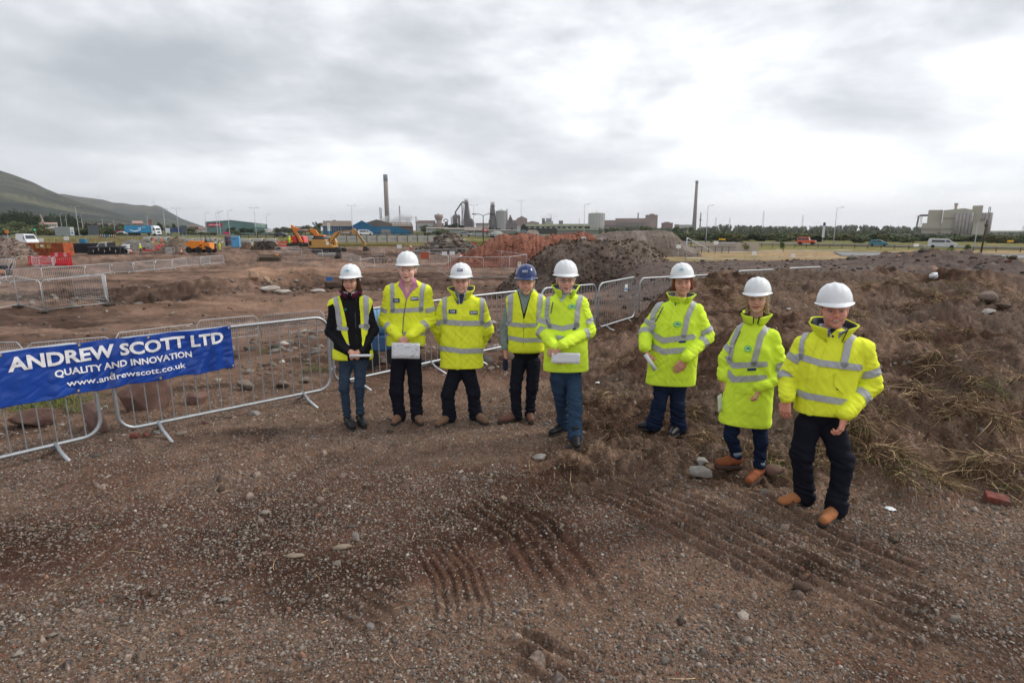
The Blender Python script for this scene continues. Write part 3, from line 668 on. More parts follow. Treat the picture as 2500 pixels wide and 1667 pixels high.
# ================================================================ BARRIERS
M_GALV=mat('galvanised_steel',(.40,.42,.44),.48,metal=.85,var=.12,scale=25,stain=(.36,.36,.36),stain_scale=18)
M_GALV2=mat('galvanised_far',(.55,.57,.59),.5,metal=.35,var=.1,scale=5)
def rrect(w,z0,z1,r,n=5):
    P=[]
    for cx,cz,a0 in ((w-r,z0+r,-90),(w-r,z1-r,0),(r,z1-r,90),(r,z0+r,180)):
        for k in range(n+1):a=rad(a0+90*k/n);P.append((cx+r*math.cos(a),0,cz+r*math.sin(a)))
    P.append(P[0]);return P
def barrier(A,B,label,group,detail=2,h=1.08,bars=17,plate=False,cat='barrier',zoff=0.):
    A=Vector(A);B=Vector(B);L=math.hypot(B.x-A.x,B.y-A.y);rz=math.atan2(B.y-A.y,B.x-A.x)
    e=empty('crowd_barrier',A,rz);tag(e,label,cat,group);sl=(B.z-A.z)/L;m=M_GALV if detail > 1 else M_GALV2
    def sh(pts):return [(p[0],p[1],p[2]+p[0]*sl+zoff) for p in pts]
    n=10 if detail > 1 else 5;rt=.019 if detail > 1 else .022
    b=MB();fr=rrect(L-.04,.13,h,.16 if detail > 1 else .14,6 if detail > 1 else 3);b.tube(sh(fr),rt,n,False);b.build('frame',m,e,True)
    b=MB()
    for i in range(bars):
        x=.02+(L-.08)*(i+1)/(bars+1);b.tube(sh([(x,0,.14),(x,0,h-.01)]),.0065 if detail > 1 else .009,6 if detail > 1 else 4,False)
    b.build('bars',m,e,True)
    for x in (.34,L-.42):
        b=MB()
        for s in (-1,1):b.tube([(x,0,.14+x*sl+zoff),(x+.02,s*.10,.06+x*sl+zoff),(x+.05,s*.34,-.02+x*sl+zoff)],.019 if detail > 1 else .02,8 if detail > 1 else 4)
        b.build('leg',m,e,True)
    if detail > 1:
        for z in (.38,.80):
            b=MB();b.box((L-.035,0,z+L*sl+zoff),(.05,.012,.03));b.tube([(L-.01,0,z+.02+L*sl+zoff),(L+.03,0,z+.03+L*sl+zoff),(L+.035,0,z-.05+L*sl+zoff)],.006,6);b.build('hook',m,e,True)
    if plate:
        b=MB();b.box((.20,-.02,h-.17+zoff),(.12,.006,.14));b.build('plate',mat('white_plate',(.72,.74,.76),.5),e)
    return e
def on(x,y,dz=0.):return Vector((x,y,gz(x,y)+dz))
GB='pedestrian barriers of galvanised tube'
barrier((-4.05,5.42,gz(-4.05,5.42)),(-2.35,7.05,gz(-2.35,7.05)),'galvanised barrier carrying the right half of the blue banner',GB,bars=18)
barrier((-5.55,3.62,gz(-5.55,3.62)),(-4.14,5.36,gz(-4.14,5.36)),'galvanised barrier carrying the left half of the blue banner, cut by the photo edge',GB,bars=18)
ln=[(-2.42,7.28),(-.92,8.75),(.55,10.25),(1.85,11.75),(3.02,13.25)]
lb=['galvanised barrier behind the two leftmost people, beside a blue machine','galvanised barrier behind the pair at centre left in yellow coats','galvanised barrier behind the blue helmet','galvanised barrier with a small plate, right of the pair at the centre']
for i in range(4):barrier(on(*ln[i]),on(ln[i+1][0]-.05,ln[i+1][1]-.05),lb[i],GB,bars=16,plate=False)
ln2=[(3.08,13.32),(4.75,14.75),(6.35,16.15)]
barrier((3.08,13.32,.02),(4.75,14.75,-.03),'galvanised barrier half sunk behind the bank, left of the woman in the long yellow coat',GB,bars=16,h=1.0)
barrier((4.79,14.78,-.03),(6.35,16.15,-.08),'galvanised barrier half sunk behind the bank, right of the smiling woman’s helmet',GB,bars=16,h=1.0)
ln3=[(6.6,16.3),(8.3,17.5),(8.9,17.9),(10.6,19.0)]
for (a,b_,l) in ((0,1,'top of a galvanised barrier showing over the bank, above the blonde woman’s helmet'),(2,3,'last barrier tip showing over the bank, between the two rightmost helmets')):
    z=1.13;A=Vector((ln3[a][0],ln3[a][1],-.02));B=Vector((ln3[b_][0],ln3[b_][1],-.05));barrier(A,B,l,GB,bars=10,h=1.0 if a == 0 else .98)
pl=MB();pl.box((0,0,0),(.12,.006,.16));o=pl.build('sign_plate',mat('white_plate',(.72,.74,.76),.5),loc=(2.62,12.68,gz(2.6,12.7)+.86));o.rotation_euler=(0,0,.85)
b=MB();b.box((0,-.006,-.03),(.09,.004,.05));b.build('mark',mat('plate_blue',(.05,.22,.45),.5),o);tag(o,'small white and blue plate hung on the barrier right of the centre pair','sign')
# row of barriers across the yard at the left
row=[(-70,699),(18,691),(106,687),(209,677),(270,669),(327,666),(378,661),(422,657),(457,652),(491,650),(514,646),(548,643)]
GR='row of barriers across the yard'
nth=['first','second','third','fourth','fifth','sixth','seventh','eighth','ninth','tenth','eleventh']
for i in range(len(row)-1):
    barrier(G(*row[i]),G(*row[i+1]),'%s panel from the left in the long row of barriers across the yard' % nth[i],GR,1,bars=22,plate=i in (3,4,5,6,7),cat='barrier')
def mesh_panel(A,B,h,label,group,bars=26,feet=True,name='fence_panel',r=.019,wires=True,m=None):
    M_GALV2=m or MATS['galvanised_far']
    A=Vector(A);B=Vector(B);L=math.hypot(B.x-A.x,B.y-A.y);rz=math.atan2(B.y-A.y,B.x-A.x);e=empty(name,A,rz);tag(e,label,'fence panel',group);sl=(B.z-A.z)/L
    f=lambda x,y,z:(x,y,z+x*sl)
    b=MB();b.tube([f(0,0,.04),f(0,0,h-.1),f(.1,0,h),f(L-.12,0,h),f(L-.02,0,h-.1),f(L-.02,0,.04)],r,6,True);b.tube([f(0,0,.16),f(L-.02,0,.16)],r*.8,5,True);b.build('frame',M_GALV2,e,True)
    if wires:
        b=MB()
        for i in range(bars):x=L*(i+1)/(bars+1);b.tube([f(x,0,.16),f(x,0,h)],.0022,3,False)
        for i in range(6):b.tube([f(0,0,.3+(h-.4)*i/5),f(L,0,.3+(h-.4)*i/5)],.0022,3,False)
        b.build('wire_mesh',M_GALV2,e)
    if feet:
        for x in (0,L-.02):b=MB();b.box(f(x,0,.06),(.22,.6,.12),bev=.03);b.build('foot_block',mat('rubber_block',(.05,.045,.04),.85),e)
    return e
GH='mesh fence panels set round the trenches'
hp=[((-30,765),(47,750),'mesh panel at the left photo edge beside the dark trench'),((47,750),(110,764),'mesh panel turned edgeways beside the dark trench, second from the left'),((113,764),(266,746),'wide mesh panel nearest the camera beside the dark trench'),((185,735),(258,737),'mesh panel just behind the wide nearest one at the trench'),
      ((258,730),(267,747),'mesh panel end-on, closing the corner of the trench fence')]
for a,c,l in hp:mesh_panel(G(*a),G(*c),1.72,l,GH)
hp=[((1011,653),(1066,662),'mesh panel behind the tall man’s shoulder'),((1066,662),(1096,679),'mesh panel left of the fenced pit, above the yellow coat'),((1101,681),(1181,682),'front left mesh panel of the fenced pit'),((1181,682),(1244,680),'front right mesh panel of the fenced pit'),((1244,680),(1286,672),'mesh panel at the right corner of the fenced pit, beside a notice'),
      ((1013,650),(1100,646),'back left mesh panel of the fenced pit'),((1100,646),(1182,645),'back middle mesh panel of the fenced pit'),((1182,645),(1225,655),'back mesh panel in front of the red heap'),((1225,655),(1286,670),'back right mesh panel of the fenced pit'),
      ((688,641),(739,647),'thin mesh panel in front of the orange digger'),((742,648),(790,651),'thin mesh panel in front of the yellow digger’s tracks')]
for a,c,l in hp:mesh_panel(G(*a),G(*c),1.95,l,GH,feet=False,bars=16)
for (px,py,dx,l) in ((1085,620,.9,'white notice on the fenced pit, left of two'),(1104,619,.9,'white notice on the fenced pit, right of two')):
    p=at(px,py-1,49);b=MB();b.box((0,0,0),(.46,.02,.32));o=b.build('notice',mat('notice_white',(.72,.73,.74),.5),loc=p);tag(o,l,'notice')
p=at(1268,645,42);b=MB();b.box((0,0,0),(.26,.02,.36));o=b.build('notice',MATS['notice_white'],loc=p);b=MB();b.box((0,-.014,.05),(.14,.01,.12));b.build('warning_mark',mat('sign_yellow',(.8,.45,.03),.5),o);tag(o,'white notice with a yellow mark, above the blue helmet','notice')
b=MB();b.box((0,0,0),(.74,.03,.62));o=b.build('netting',mat('orange_net',(.42,.10,.06),.7),loc=at(1037,623.5,50));tag(o,'square of faded orange netting on the pit fence','netting')
GS='barriers standing loose about the yard'
for a,c,l in [((672,617),(700,616),'left of two silver barriers in front of the red plastic one'),((700,616),(731,614),'right of two silver barriers in front of the red plastic one'),((833,632),(857,638),'barrier right of the big digger bucket'),((857,638),(882,648),'barrier angled away right of the big digger bucket'),((908,624),(940,624),'barrier beyond the low rubble left of the tall man'),
      ((880,655),(915,652),'mesh barrier beside the dark trench, left of the tall man'),((915,652),(970,656),'mesh barrier touching the tall man’s helmet on its left')]:
    barrier(G(*a),G(*c),l,GS,1,bars=14)
# barriers behind the banner: found by where their top rails show
def Gtop(px,py,h):
    d=ray(px,py);ts=np.arange(3,40,.03);X=d[0]*ts/d[1];Z=CAMH+d[2]*ts/d[1];H=hfull(X,ts,False)+h;i=np.nonzero(Z <= H)[0];i=i[0] if len(i) else -1
    return Vector((float(X[i]),float(ts[i]),float(H[i]-h)))
tb=[(-75,834,915),(72,837,916),(292,823,893),(487,783,852),(640,769,833),(800,759,822)]
tl=['low mesh barrier behind the banner at the left photo edge','low mesh barrier behind the first letters of the banner','low mesh barrier behind the middle of the banner','low mesh barrier behind the right end of the banner','low mesh barrier behind the upper corner of the bannered barrier']
for i in range(5):a_=G(tb[i][0],tb[i][2]);c_=G(tb[i+1][0]-4,tb[i+1][2]);mesh_panel(a_,c_,(at(tb[i][0],tb[i][1],a_.y).z-a_.z+at(tb[i+1][0],tb[i+1][1],c_.y).z-c_.z)/2,tl[i],'low mesh barriers behind the banner',feet=False,bars=26,name='mesh_barrier',r=.010,m=mat('galvanised_dull',(.42,.43,.44),.6,metal=.3))
# ================================================================ BANNER
def build_banner():
    # run of the cloth along the two barriers, from its right end leftwards
    off=.035;A0=np.array([-3.22,6.21]);C0=np.array([-4.09,5.39]);B1=np.array([-4.14,5.36]);E=np.array([-5.1,4.18])
    P=[A0,C0,B1,E];nrm=[np.array([.69,-.72]),np.array([.74,-.67]),np.array([.78,-.63]),np.array([.78,-.63])]
    seg=[np.linalg.norm(P[i+1]-P[i]) for i in range(3)];cum=np.concatenate([[0],np.cumsum(seg)]);Ltot=cum[-1]
    def surf(s,t,lift=0.):
        """s metres from the right end, t 0 (bottom) .. 1 (top)"""
        s=np.asarray(s,float);t=np.asarray(t,float)
        px=np.interp(s,cum,[p[0] for p in P]);py=np.interp(s,cum,[p[1] for p in P])
        nx=np.interp(s,cum,[p[0] for p in nrm]);ny=np.interp(s,cum,[p[1] for p in nrm])
        gr=.02
        w=.012*np.sin(s*31+2.3*np.sin(s*5)+t*1.5)*(1-t)**.6 + .016*fbm(s*4,t*1.6,3,3)+.026*np.exp(-((s-.98-(1-t)*.25)/.05)**2)*sstep(.2,.9,t) - .018*np.exp(-((s-.90-(1-t)*.33)/.04)**2) + .010*np.abs(fbm(s*7+t*5,t*3-s*4,2,9))
        w=w + .012*np.exp(-((s-.12-.25*(1-t))/.03)**2)
        o=off + np.clip(w,-.028,.08) + lift
        sag=-.012*np.abs(np.sin(s*math.pi/.58)) ;z=.585 - .012*s + t*(.49+.01*s) + sag*t + .008*np.sin(s*14)*(1-t)
        return np.stack([px+nx*o,py+ny*o,z+gr],-1)
    ns,nt_=700,80;S,T=np.meshgrid(np.linspace(0,Ltot,ns),np.linspace(0,1,nt_));V=surf(S.ravel(),T.ravel())
    i=np.arange(nt_-1)[:,None]*ns+np.arange(ns-1)[None];F=np.stack([i,i+1,i+1+ns,i+ns],-1).reshape(-1,4)
    m=mat('banner_vinyl',(.012,.055,.30),.30,var=.10,scale=3,bump=.004,bscale=14,coat=.15)
    o=mesh_obj('banner',V,F,m,smooth=True);sm=o.modifiers.new('thickness','SOLIDIFY');sm.thickness=.002;sm.offset=-1
    tag(o,'creased blue vinyl banner with white lettering tied across two barriers','banner')
    white=mat('banner_ink',(.80,.80,.84),.4,var=.05,scale=4)
    def line(name,txt,s0,s1,t0,hgt,bold,ital=0.):
        Vt,Ft=text_mesh(txt,1.,bold)
        bm=bmesh.new();vs=[bm.verts.new((float(v[0]),float(v[1]),0)) for v in Vt];bm.verts.ensure_lookup_table()
        for f in Ft:
            try:bm.faces.new([vs[k] for k in f])
            except ValueError:pass
        bmesh.ops.triangulate(bm,faces=bm.faces);x0=Vt[:,0].min();x1=Vt[:,0].max();ch=text_mesh('E',1.,bold)[0];y0,y1=ch[:,1].min(),ch[:,1].max()
        for c in range(1,200):
            xx=x0+(x1-x0)*c/200;bmesh.ops.bisect_plane(bm,geom=bm.verts[:]+bm.edges[:]+bm.faces[:],plane_co=(xx,0,0),plane_no=(1,0,0))
        for c in range(1,10):
            yy=y0-.3+(y1-y0+.5)*c/10;bmesh.ops.bisect_plane(bm,geom=bm.verts[:]+bm.edges[:]+bm.faces[:],plane_co=(0,yy,0),plane_no=(0,1,0))
        W=np.array([v.co[:] for v in bm.verts]);bm.verts.index_update();Fc=[tuple(v.index for v in f.verts) for f in bm.faces];bm.free()
        s=s0+(s1-s0)*(W[:,0]-x0)/(x1-x0);t=t0+(W[:,1]-y0)/(y1-y0)*hgt
        mesh_obj(name,surf(s,t,.009),Fc,white,o)
    line('lettering','ANDREW SCOTT LTD',1.92,.085,.63,.265,.035)
    line('lettering','QUALITY AND INNOVATION',1.60,.42,.40,.135,.030)
    line('lettering','www.andrewscott.co.uk',1.52,.49,.17,.12,.014)
    for k,(s,t) in enumerate([(.02,.95),(.02,.05),(.80,.96),(.74,.05),(1.38,.96),(1.44,.05),(1.95,.96)]):
        c=surf(s,t,.003);nb=surf(s,t,.02)-c;b=MB();b.lathe((0,0,0),[(.004,0),(.012,0),(.012,.003),(.005,.003),(.004,0)],12)
        e=b.build('eyelet',mat('brass',(.55,.42,.22),.35,metal=.9),o,True,loc=c);e.rotation_euler=Vector(nb).to_track_quat('Z','Y').to_euler()
build_banner()

# ================================================================ FAR SETTING
class PX:
    """plane at distance Y: turns photograph pixels into metres there"""
    def __init__(s,Y):s.Y=Y;s.h=Y/1377.;s.v=Y/1403.
    def x(s,px):return (px-1250)*s.h
    def z(s,py):return CAMH+(562.5-py)*s.v
def hill(name,prof,Y0,Y1,back,seed,m,amp=26):
    """prof: skyline px,py ; a slope that climbs from its foot at Y0 to the ridge at Y1 and falls behind"""
    nx,ny=190,90;xs=np.linspace(prof[0][0],prof[-1][0],nx);V=[];
    for j in range(ny):
        t=j/(ny-1);Y=Y0+(back-Y0)*t;tr=(Y1-Y0)/(back-Y0)
        k=(t/tr)**1.25 if t < tr else 1-.35*((t-tr)/(1-tr))
        X=(xs-1250)*Y/1377.;top=CAMH+(562.5-np.interp(xs,[p[0] for p in prof],[p[1] for p in prof]))*Y1/1403.
        z=-4+(top+4)*k;nz=  fbm(X/260+seed,np.full(nx,Y/330.),5,seed)*amp*(1-abs(t/tr-1)*.3 if t > tr*.2 else 0)*(0.15 if abs(t-tr) < .05 else 1)*np.clip((top)/60,0,1)
        gul=-np.abs(fbm(X/120+seed,np.full(nx,Y/600.),4,seed+5))*amp*.8*np.clip(top/80,0,1)*(0 if t >= tr*.93 else 1)
        V.append(np.stack([X,np.full(nx,Y),z+np.minimum(nz,0)+gul],1))
    V=np.concatenate(V);i=np.arange(ny-1)[:,None]*nx+np.arange(nx-1)[None];F=np.stack([i,i+1,i+1+nx,i+nx],-1).reshape(-1,4)
    X,Y,Z=V.T;a=fbm(X/150,Y/150+Z/60,5,seed+9)[:,None];hb=sstep(60,190,Z+70*a[:,0])[:,None]
    C=np.array([.008,.017,.008])*(1-hb)+np.array([.055,.055,.032])*hb
    C=C*(1+.9*fbm(X/45,Y/70+Z/25,5,seed+2))[:,None]
    p=sstep(.15,.45,fbm(X/110+7,Z/35+Y/200,4,seed+20))[:,None]*.7;C=C*(1-p)+np.array([.105,.10,.055])*p;q=sstep(.1,.35,fbm(X/60+3,Z/22+Y/150,4,seed+30))[:,None]*.75;C=C*(1-q)+np.array([.006,.011,.006])*q
    o=mesh_obj(name,V,F,m,smooth=True,col=np.clip(C,.008,.4));tag(o,kind='structure');return o
mh=mat_attr('hillside',.95,.25,.02)
hill('hills',[(-420,370),(-200,392),(-60,404),(0,416),(28,420),(60,431),(100,447),(128,462),(150,471),(170,481),(200,492),(235,503),(280,517),(330,536),(390,553),(430,562),(520,566)],900,2300,3300,3,mh)
hill('hills',[(-100,470),(120,474),(170,474),(200,480),(240,485),(262,488),(285,495),(310,496),(335,501),(360,501),(375,504),(388,501),(402,506),(420,518),(445,533),(465,541),(490,550),(510,558),(560,566)],1900,3700,4700,11,mh,22)
# ---- spoil heaps
def heap(name,px0,px1,top,foot,Y,label,colf,seed,depth=None,rough=.25,side=(0,0),m=None,n=120,flat_top=.0,stones=0,cat='heap',smax=.3):
    """skyline given as px,py points; foot = py of its toe"""
    P=PX(Y);X0,X1=P.x(px0),P.x(px1);w=X1-X0;depth=depth or w*.55;zb=gz((X0+X1)/2,Y)-.15
    nx=n;ny=int(n*.7);xs=np.linspace(X0,X1,nx);ys=np.linspace(-1,1,ny)
    top_z=np.interp(xs,[P.x(p[0]) for p in top],[P.z(p[1]) for p in top]);GX,GY=np.meshgrid(xs,ys)
    t=np.abs(GY);k=np.clip((1-t)/(1-flat_top),0,1);k=np.where(k < 1,k*(1.12-.12*k),1)
    H=(top_z[None]-zb)*k;Z=zb + H
    wy=Y+GY*depth*(.55+.45*np.clip(H/(H.max()+1e-6)+.4,0,1))
    r=np.hypot(GX,0)*0+1;s=(H.max())
    Z=Z + rough*(fbm(GX*1.1/max(s,1)*3,wy*1.1/max(s,1)*3,5,seed))*np.clip(H/s*3,0,1)*.8 - rough*.7*np.abs(fbm(GX*2.1,GY*1.5+seed,3,seed+1))*np.clip(H/s*2,0,1)
    V=np.stack([GX-(X0+X1)/2,wy-Y,Z-zb],-1).reshape(-1,3);i=np.arange(ny-1)[:,None]*nx+np.arange(nx-1)[None];F=np.stack([i,i+1,i+1+nx,i+nx],-1).reshape(-1,4)
    x,y,z=V.T;C=colf(x,y,z,s)
    if stones:
        rr=np.random.default_rng(seed);q=rr.integers(0,len(V),stones);c0=V[q]+rr.normal(0,.05,(stones,3));S=.04*(smax/.04)**(rr.uniform(0,1,stones)**1.8);c0[:,2] -= S*.25
        RV,RF,kk=rocks_mesh(c0,S,seed,ICO1,.6,.42);rc=np.repeat(stone_colors(stones,seed,.75),kk,0)
        if side[0]:rc=rc*np.array(side[0])
        F=np.concatenate([np.concatenate([F[:,[0,1,2]],F[:,[0,2,3]]]),RF+len(V)]);V=np.concatenate([V,RV]);C=np.concatenate([C,rc])
    o=mesh_obj(name,V,F,m or mat_attr('spoil',.93,.28,6,.03,14),loc=((X0+X1)/2,Y,zb),col=np.clip(C,.006,.7),smooth=False)
    tag(o,label,cat);return o
def cf(a,b,sc=.8,seed=1,dark=.5):
    a,b=np.array(a),np.array(b)
    def f(x,y,z,s):
        t=sstep(-.4,.5,fbm(x*sc+z*sc*.6,z*sc*1.5+y*.4,5,seed))[:,None];return (a*(1-t)+b*t)*(1+.3*fbm(x*3,z*4+y*2,4,seed+3))[:,None]
    return f
heap('spoil_heap',1212,1668,[(1212,715),(1250,676),(1300,634),(1335,604),(1362,593),(1400,588),(1450,587),(1500,586),(1545,588),(1572,594),(1600,618),(1630,646),(1668,700)],700,30,
     'big flat-topped heap of dark brown spoil behind the two helmets at the centre',cf((.080,.060,.050),(.160,.125,.103),.7,31),31,4.6,.30,flat_top=.22,stones=5200,n=260,smax=.10,side=((.75,.6,.5),))
heap('spoil_heap',1095,1470,[(1095,640),(1130,626),(1165,603),(1205,580),(1222,573),(1260,572),(1320,575),(1365,570),(1440,569),(1450,576),(1470,600)],640,72,
     'heap of brick red soil behind the fenced pit',cf((.16,.064,.043),(.25,.108,.074),.5,41),41,8,.55,flat_top=.2,stones=1500,smax=.2,side=((.7,.36,.28),),n=190)
heap('spoil_heap',1425,1690,[(1425,596),(1450,577),(1480,568),(1520,565),(1560,563),(1610,563),(1628,564),(1650,578),(1672,596),(1690,606)],606,100,
     'pale grey gravel heap behind the dark flat-topped one',cf((.15,.12,.10),(.23,.195,.17),.6,51),51,9,.3,flat_top=.25,n=110,stones=1500,smax=.2)
heap('rubble_heap',1018,1178,[(1018,606),(1040,600),(1060,588),(1078,574),(1093,567),(1108,570),(1125,580),(1142,592),(1160,602),(1178,606)],608,108,
     'heap of broken grey concrete lumps beside the red soil heap',cf((.16,.125,.10),(.30,.26,.22),1.2,61),61,5,.5,flat_top=.1,stones=3200,smax=.8)
heap('spoil_heap',384,462,[(384,609),(400,597),(415,585),(428,577),(438,583),(450,593),(462,606)],608,118,'conical heap of brown earth behind the orange dumper',cf((.115,.085,.062),(.19,.145,.11),1.,71),71,3.4,.15,stones=300)
heap('spoil_heap',284,400,[(284,600),(300,588),(320,584),(345,588),(370,596),(400,606)],606,125,'low grey gravel bank behind the walking worker in yellow',cf((.14,.13,.12),(.21,.195,.18),1.,73),73,3.4,.15,stones=300)
heap('rubble_heap',-70,70,[(-70,584),(0,580),(25,580),(45,586),(58,600),(70,630)],632,88,'heap of brown rubble at the left photo edge behind the rusty skip',cf((.15,.105,.085),(.26,.20,.165),1.4,75),75,3.5,.35,stones=1300,smax=.35)
heap('spoil_heap',612,678,[(612,604),(624,592),(636,588),(662,588),(670,594),(678,603)],603,128,'low heap of black earth in front of the concrete pipes',cf((.022,.017,.015),(.06,.045,.036),1.4,77),77,2.5,.2,stones=300)
heap('spoil_heap',585,612,[(585,600),(594,593),(602,593),(612,601)],602,132,'small heap of brown earth left of the black one',cf((.09,.06,.045),(.15,.10,.07),1.4,78),78,1.6,.15)
heap('rubble_heap',898,965,[(898,632),(915,626),(935,624),(950,628),(965,633)],636,76,'low scatter of red and brown rubble left of the tall man',cf((.14,.08,.06),(.24,.16,.12),2.,79),79,1.8,.2,stones=700,smax=.22)
heap('coal_heap',2410,2700,[(2410,572),(2440,566),(2500,567),(2700,569)],580,620,'long dark stockpile on the horizon at the right edge',cf((.05,.055,.065),(.07,.07,.075),.1,81),81,30,1.,n=40)
b_=G(640,676)
one_rock('concrete_block',G(660,712),.6,90,mat('pale_rock',(.46,.42,.38),.9,var=.2,scale=3,stain=(.25,.17,.12),stain_scale=1.5),'pale broken lump at the near lip of the sandy pit, left one','rubble',dims=(1.5,.8,.5),blocky=.4,sub=2)
one_rock('concrete_block',G(692,716),.5,91,MATS['pale_rock'],'pale broken lump at the near lip of the sandy pit, middle one','rubble',dims=(1.3,.8,.5),blocky=.4,sub=2)
one_rock('concrete_block',G(775,714),.5,92,MATS['pale_rock'],'pale slab in the sandy pit near the dark-haired woman','rubble',dims=(1.5,.7,.4),blocky=.5,sub=2)
one_rock('sandstone_block',G(622,684),.62,93,mat('tan_rock',(.36,.24,.165),.9,var=.25,scale=2,bump=.03,bscale=6,stain=(.22,.13,.09),stain_scale=1.2),'large tan block of clay standing in the sandy pit','rubble',dims=(.9,.8,1.1),blocky=.3,sub=2)
one_rock('sandstone_block',G(652,692),.40,94,MATS['tan_rock'],'smaller tan block leaning right of the large one in the pit','rubble',dims=(.9,.8,.9),blocky=.3,sub=2)
one_rock('clay_lump',G(812,702),.7,95,M_DIRT,'dark lump of clay on the far side of the sandy pit','rubble',dims=(1.2,.9,.8),sub=2)
b=MB();b.box((0,0,.3),(.55,.06,.4));o=b.build('blue_plate',mat('blue_sheet',(.03,.16,.42),.6,stain=(.2,.15,.1)),loc=G(805,690));tag(o,'small blue panel standing in the pit left of the woman’s helmet','panel')
# ================================================================ ROADS
def sheet(name,pts,m,z,th=.0):
    n=len(pts)//2;V=[(p[0],p[1],z) for p in pts];F=[(i,i+1,n+i+1,n+i) for i in range(n-1)];o=mesh_obj(name,V,F,m);bm=bmesh.new();bm.from_mesh(o.data);bmesh.ops.recalc_face_normals(bm,faces=bm.faces)
    if bm.faces[0].normal.z < 0:bmesh.ops.reverse_faces(bm,faces=bm.faces)
    bm.to_mesh(o.data);bm.free();tag(o,kind='structure');return o
M_ASPH=mat('asphalt',(.20,.20,.205),.85,var=.15,scale=.6,stain=(.13,.13,.135),stain_scale=.08)
M_LINE=mat('road_paint',(.7,.7,.68),.7)
def road(c,w,z,name='road',lines=True):
    c=[Vector(p) for p in c];L,R=[],[]
    def off(i,o):
        t=(c[min(i+1,len(c)-1)]-c[max(i-1,0)]).normalized();return c[i]+Vector((-t.y,t.x))*o
    idx=range(len(c));sheet(name,[off(i,w/2) for i in idx]+[off(i,-w/2) for i in idx],M_ASPH,z)
    for s in (-1,1):
        if lines:sheet('road_marking',[off(i,s*(w/2-.5)+.09) for i in idx]+[off(i,s*(w/2-.5)-.09) for i in idx],M_LINE,z+.012)
        b=MB()
        for i in range(len(c)-1):
            a,d=off(i,s*(w/2+.08)),off(i+1,s*(w/2+.08));mid=(a+d)/2;b.box((mid.x,mid.y,z+.02),((d-a).length,.16,.16),rz=math.atan2(d.y-a.y,d.x-a.x))
        o=b.build('kerb',mat('kerb_stone',(.33,.33,.32),.85));tag(o,kind='structure')
road([(-10,300),(30,251),(77,194),(100,166),(124,137),(170,84)],11.5,-2.05)
road([(60,103),(75,96),(105,80),(150,58)],17,-2.05,lines=False)
road([(-420,213),(-160,212),(-90,214),(-20,222),(30,228)],9,.12)
road([(-75,262),(-20,262),(25,262)],8,-.0)
# ================================================================ BUILDINGS
def fbox(b,P,x0,x1,yt,yb,dep,front=0.): # box by pixels; front = how far its face is nearer than P.Y
    X0,X1,Z1,Z0=P.x(x0),P.x(x1),P.z(yt),P.z(yb);b.box(((X0+X1)/2,front*-1+dep/2,(Z0+Z1)/2),(X1-X0,dep,Z1-Z0));return b
def bld(name,px,Y,label,cat='building',z=-2.6):
    a=math.atan2(px-1250,1377);e=empty(name,((px-1250)*Y/1377,Y,z),-a);tag(e,label,cat);return e   # faces the viewer's side
def part(e,Y,name,m,fn,smooth=False):
    """geometry written in world x,z with y relative to the facade, moved into the thing's own frame"""
    b=MB();fn(b);ca=math.cos(e.rotation_euler.z);b.V=[((v[0]-e.location.x)*ca,v[1],v[2]-e.location.z) for v in b.V]
    return b.build(name,m,e,smooth)
def sub(b,e,name,m,par):
    ca=math.cos(e.rotation_euler.z);b.V=[((v[0]-e.location.x)*ca,v[1],v[2]-e.location.z) for v in b.V];return b.build(name,m,par)
Mc=lambda n,c,**k:mat(n,c,k.pop('rough',.8),**k)
BLUE=Mc('blue_cladding',(.02,.13,.26),var=.08,scale=.3,stain=(.05,.17,.28),stain_scale=.15);ROOFB=Mc('brown_roof',(.16,.125,.10),var=.2,scale=.25,stain=(.10,.085,.07),stain_scale=.1)
DARKW=Mc('dark_glass',(.02,.05,.11),rough=.2);GREEN=Mc('green_cladding',(.12,.20,.19),var=.06,scale=.2);GREEN2=Mc('green_cladding_dark',(.095,.165,.165),var=.06,scale=.2)
PINK=Mc('ruddy_concrete',(.27,.185,.165),var=.15,scale=.05,stain=(.16,.11,.10),stain_scale=.03);RUST=Mc('rusty_iron',(.10,.08,.08),var=.25,scale=.1);PALE=Mc('pale_cladding',(.40,.40,.39),var=.08,scale=.05,stain=(.28,.26,.25),stain_scale=.03)
BEIGE=Mc('beige_cladding',(.42,.385,.325),var=.05,scale=.1);BEIGED=Mc('beige_band',(.30,.265,.23),var=.06,scale=.2);CONC=Mc('silo_concrete',(.34,.31,.30),var=.18,scale=.12,stain=(.16,.14,.14),stain_scale=.09)
def gable(b,P,x0,x1,xa,ye,ya,yb,d0,d1):
    """gable-fronted block: eaves ye, apex (xa,ya), foot yb"""
    b.prism([(P.x(x0),P.z(yb)),(P.x(x1),P.z(yb)),(P.x(x1),P.z(ye)),(P.x(xa),P.z(ya)),(P.x(x0),P.z(ye))],d0,d1,'XZ')
P=PX(330)
e=bld('workshop',880,330,'blue clad workshop with brown roofs behind the yellow digger’s boom')
part(e,330,'wall',BLUE,lambda b:(fbox(b,P,790,860,553,583,20,2),gable(b,P,859,911,884,553,539.6,583,-6,14),fbox(b,P,911.2,967,553.3,582.5,18,5),b.prism([(P.x(967.2),P.z(582)),(P.x(1004),P.z(582)),(P.x(1004),P.z(565)),(P.x(967.2),P.z(553.5))],-5,12)))
part(e,330,'roof',ROOFB,lambda b:(b.prism([(-2.6,P.z(553.4)),(-2.6,P.z(552.4)),(12,P.z(538.6)),(24,P.z(552.4)),(24,P.z(553.4))],P.x(788.5),P.x(858.6),'YZ'),
    gable(b,P,889,962,922,545,534.5,553,15,45),b.prism([(15,P.z(552)),(30,P.z(541)),(45,P.z(552))],P.x(940),P.x(1018),'YZ')))
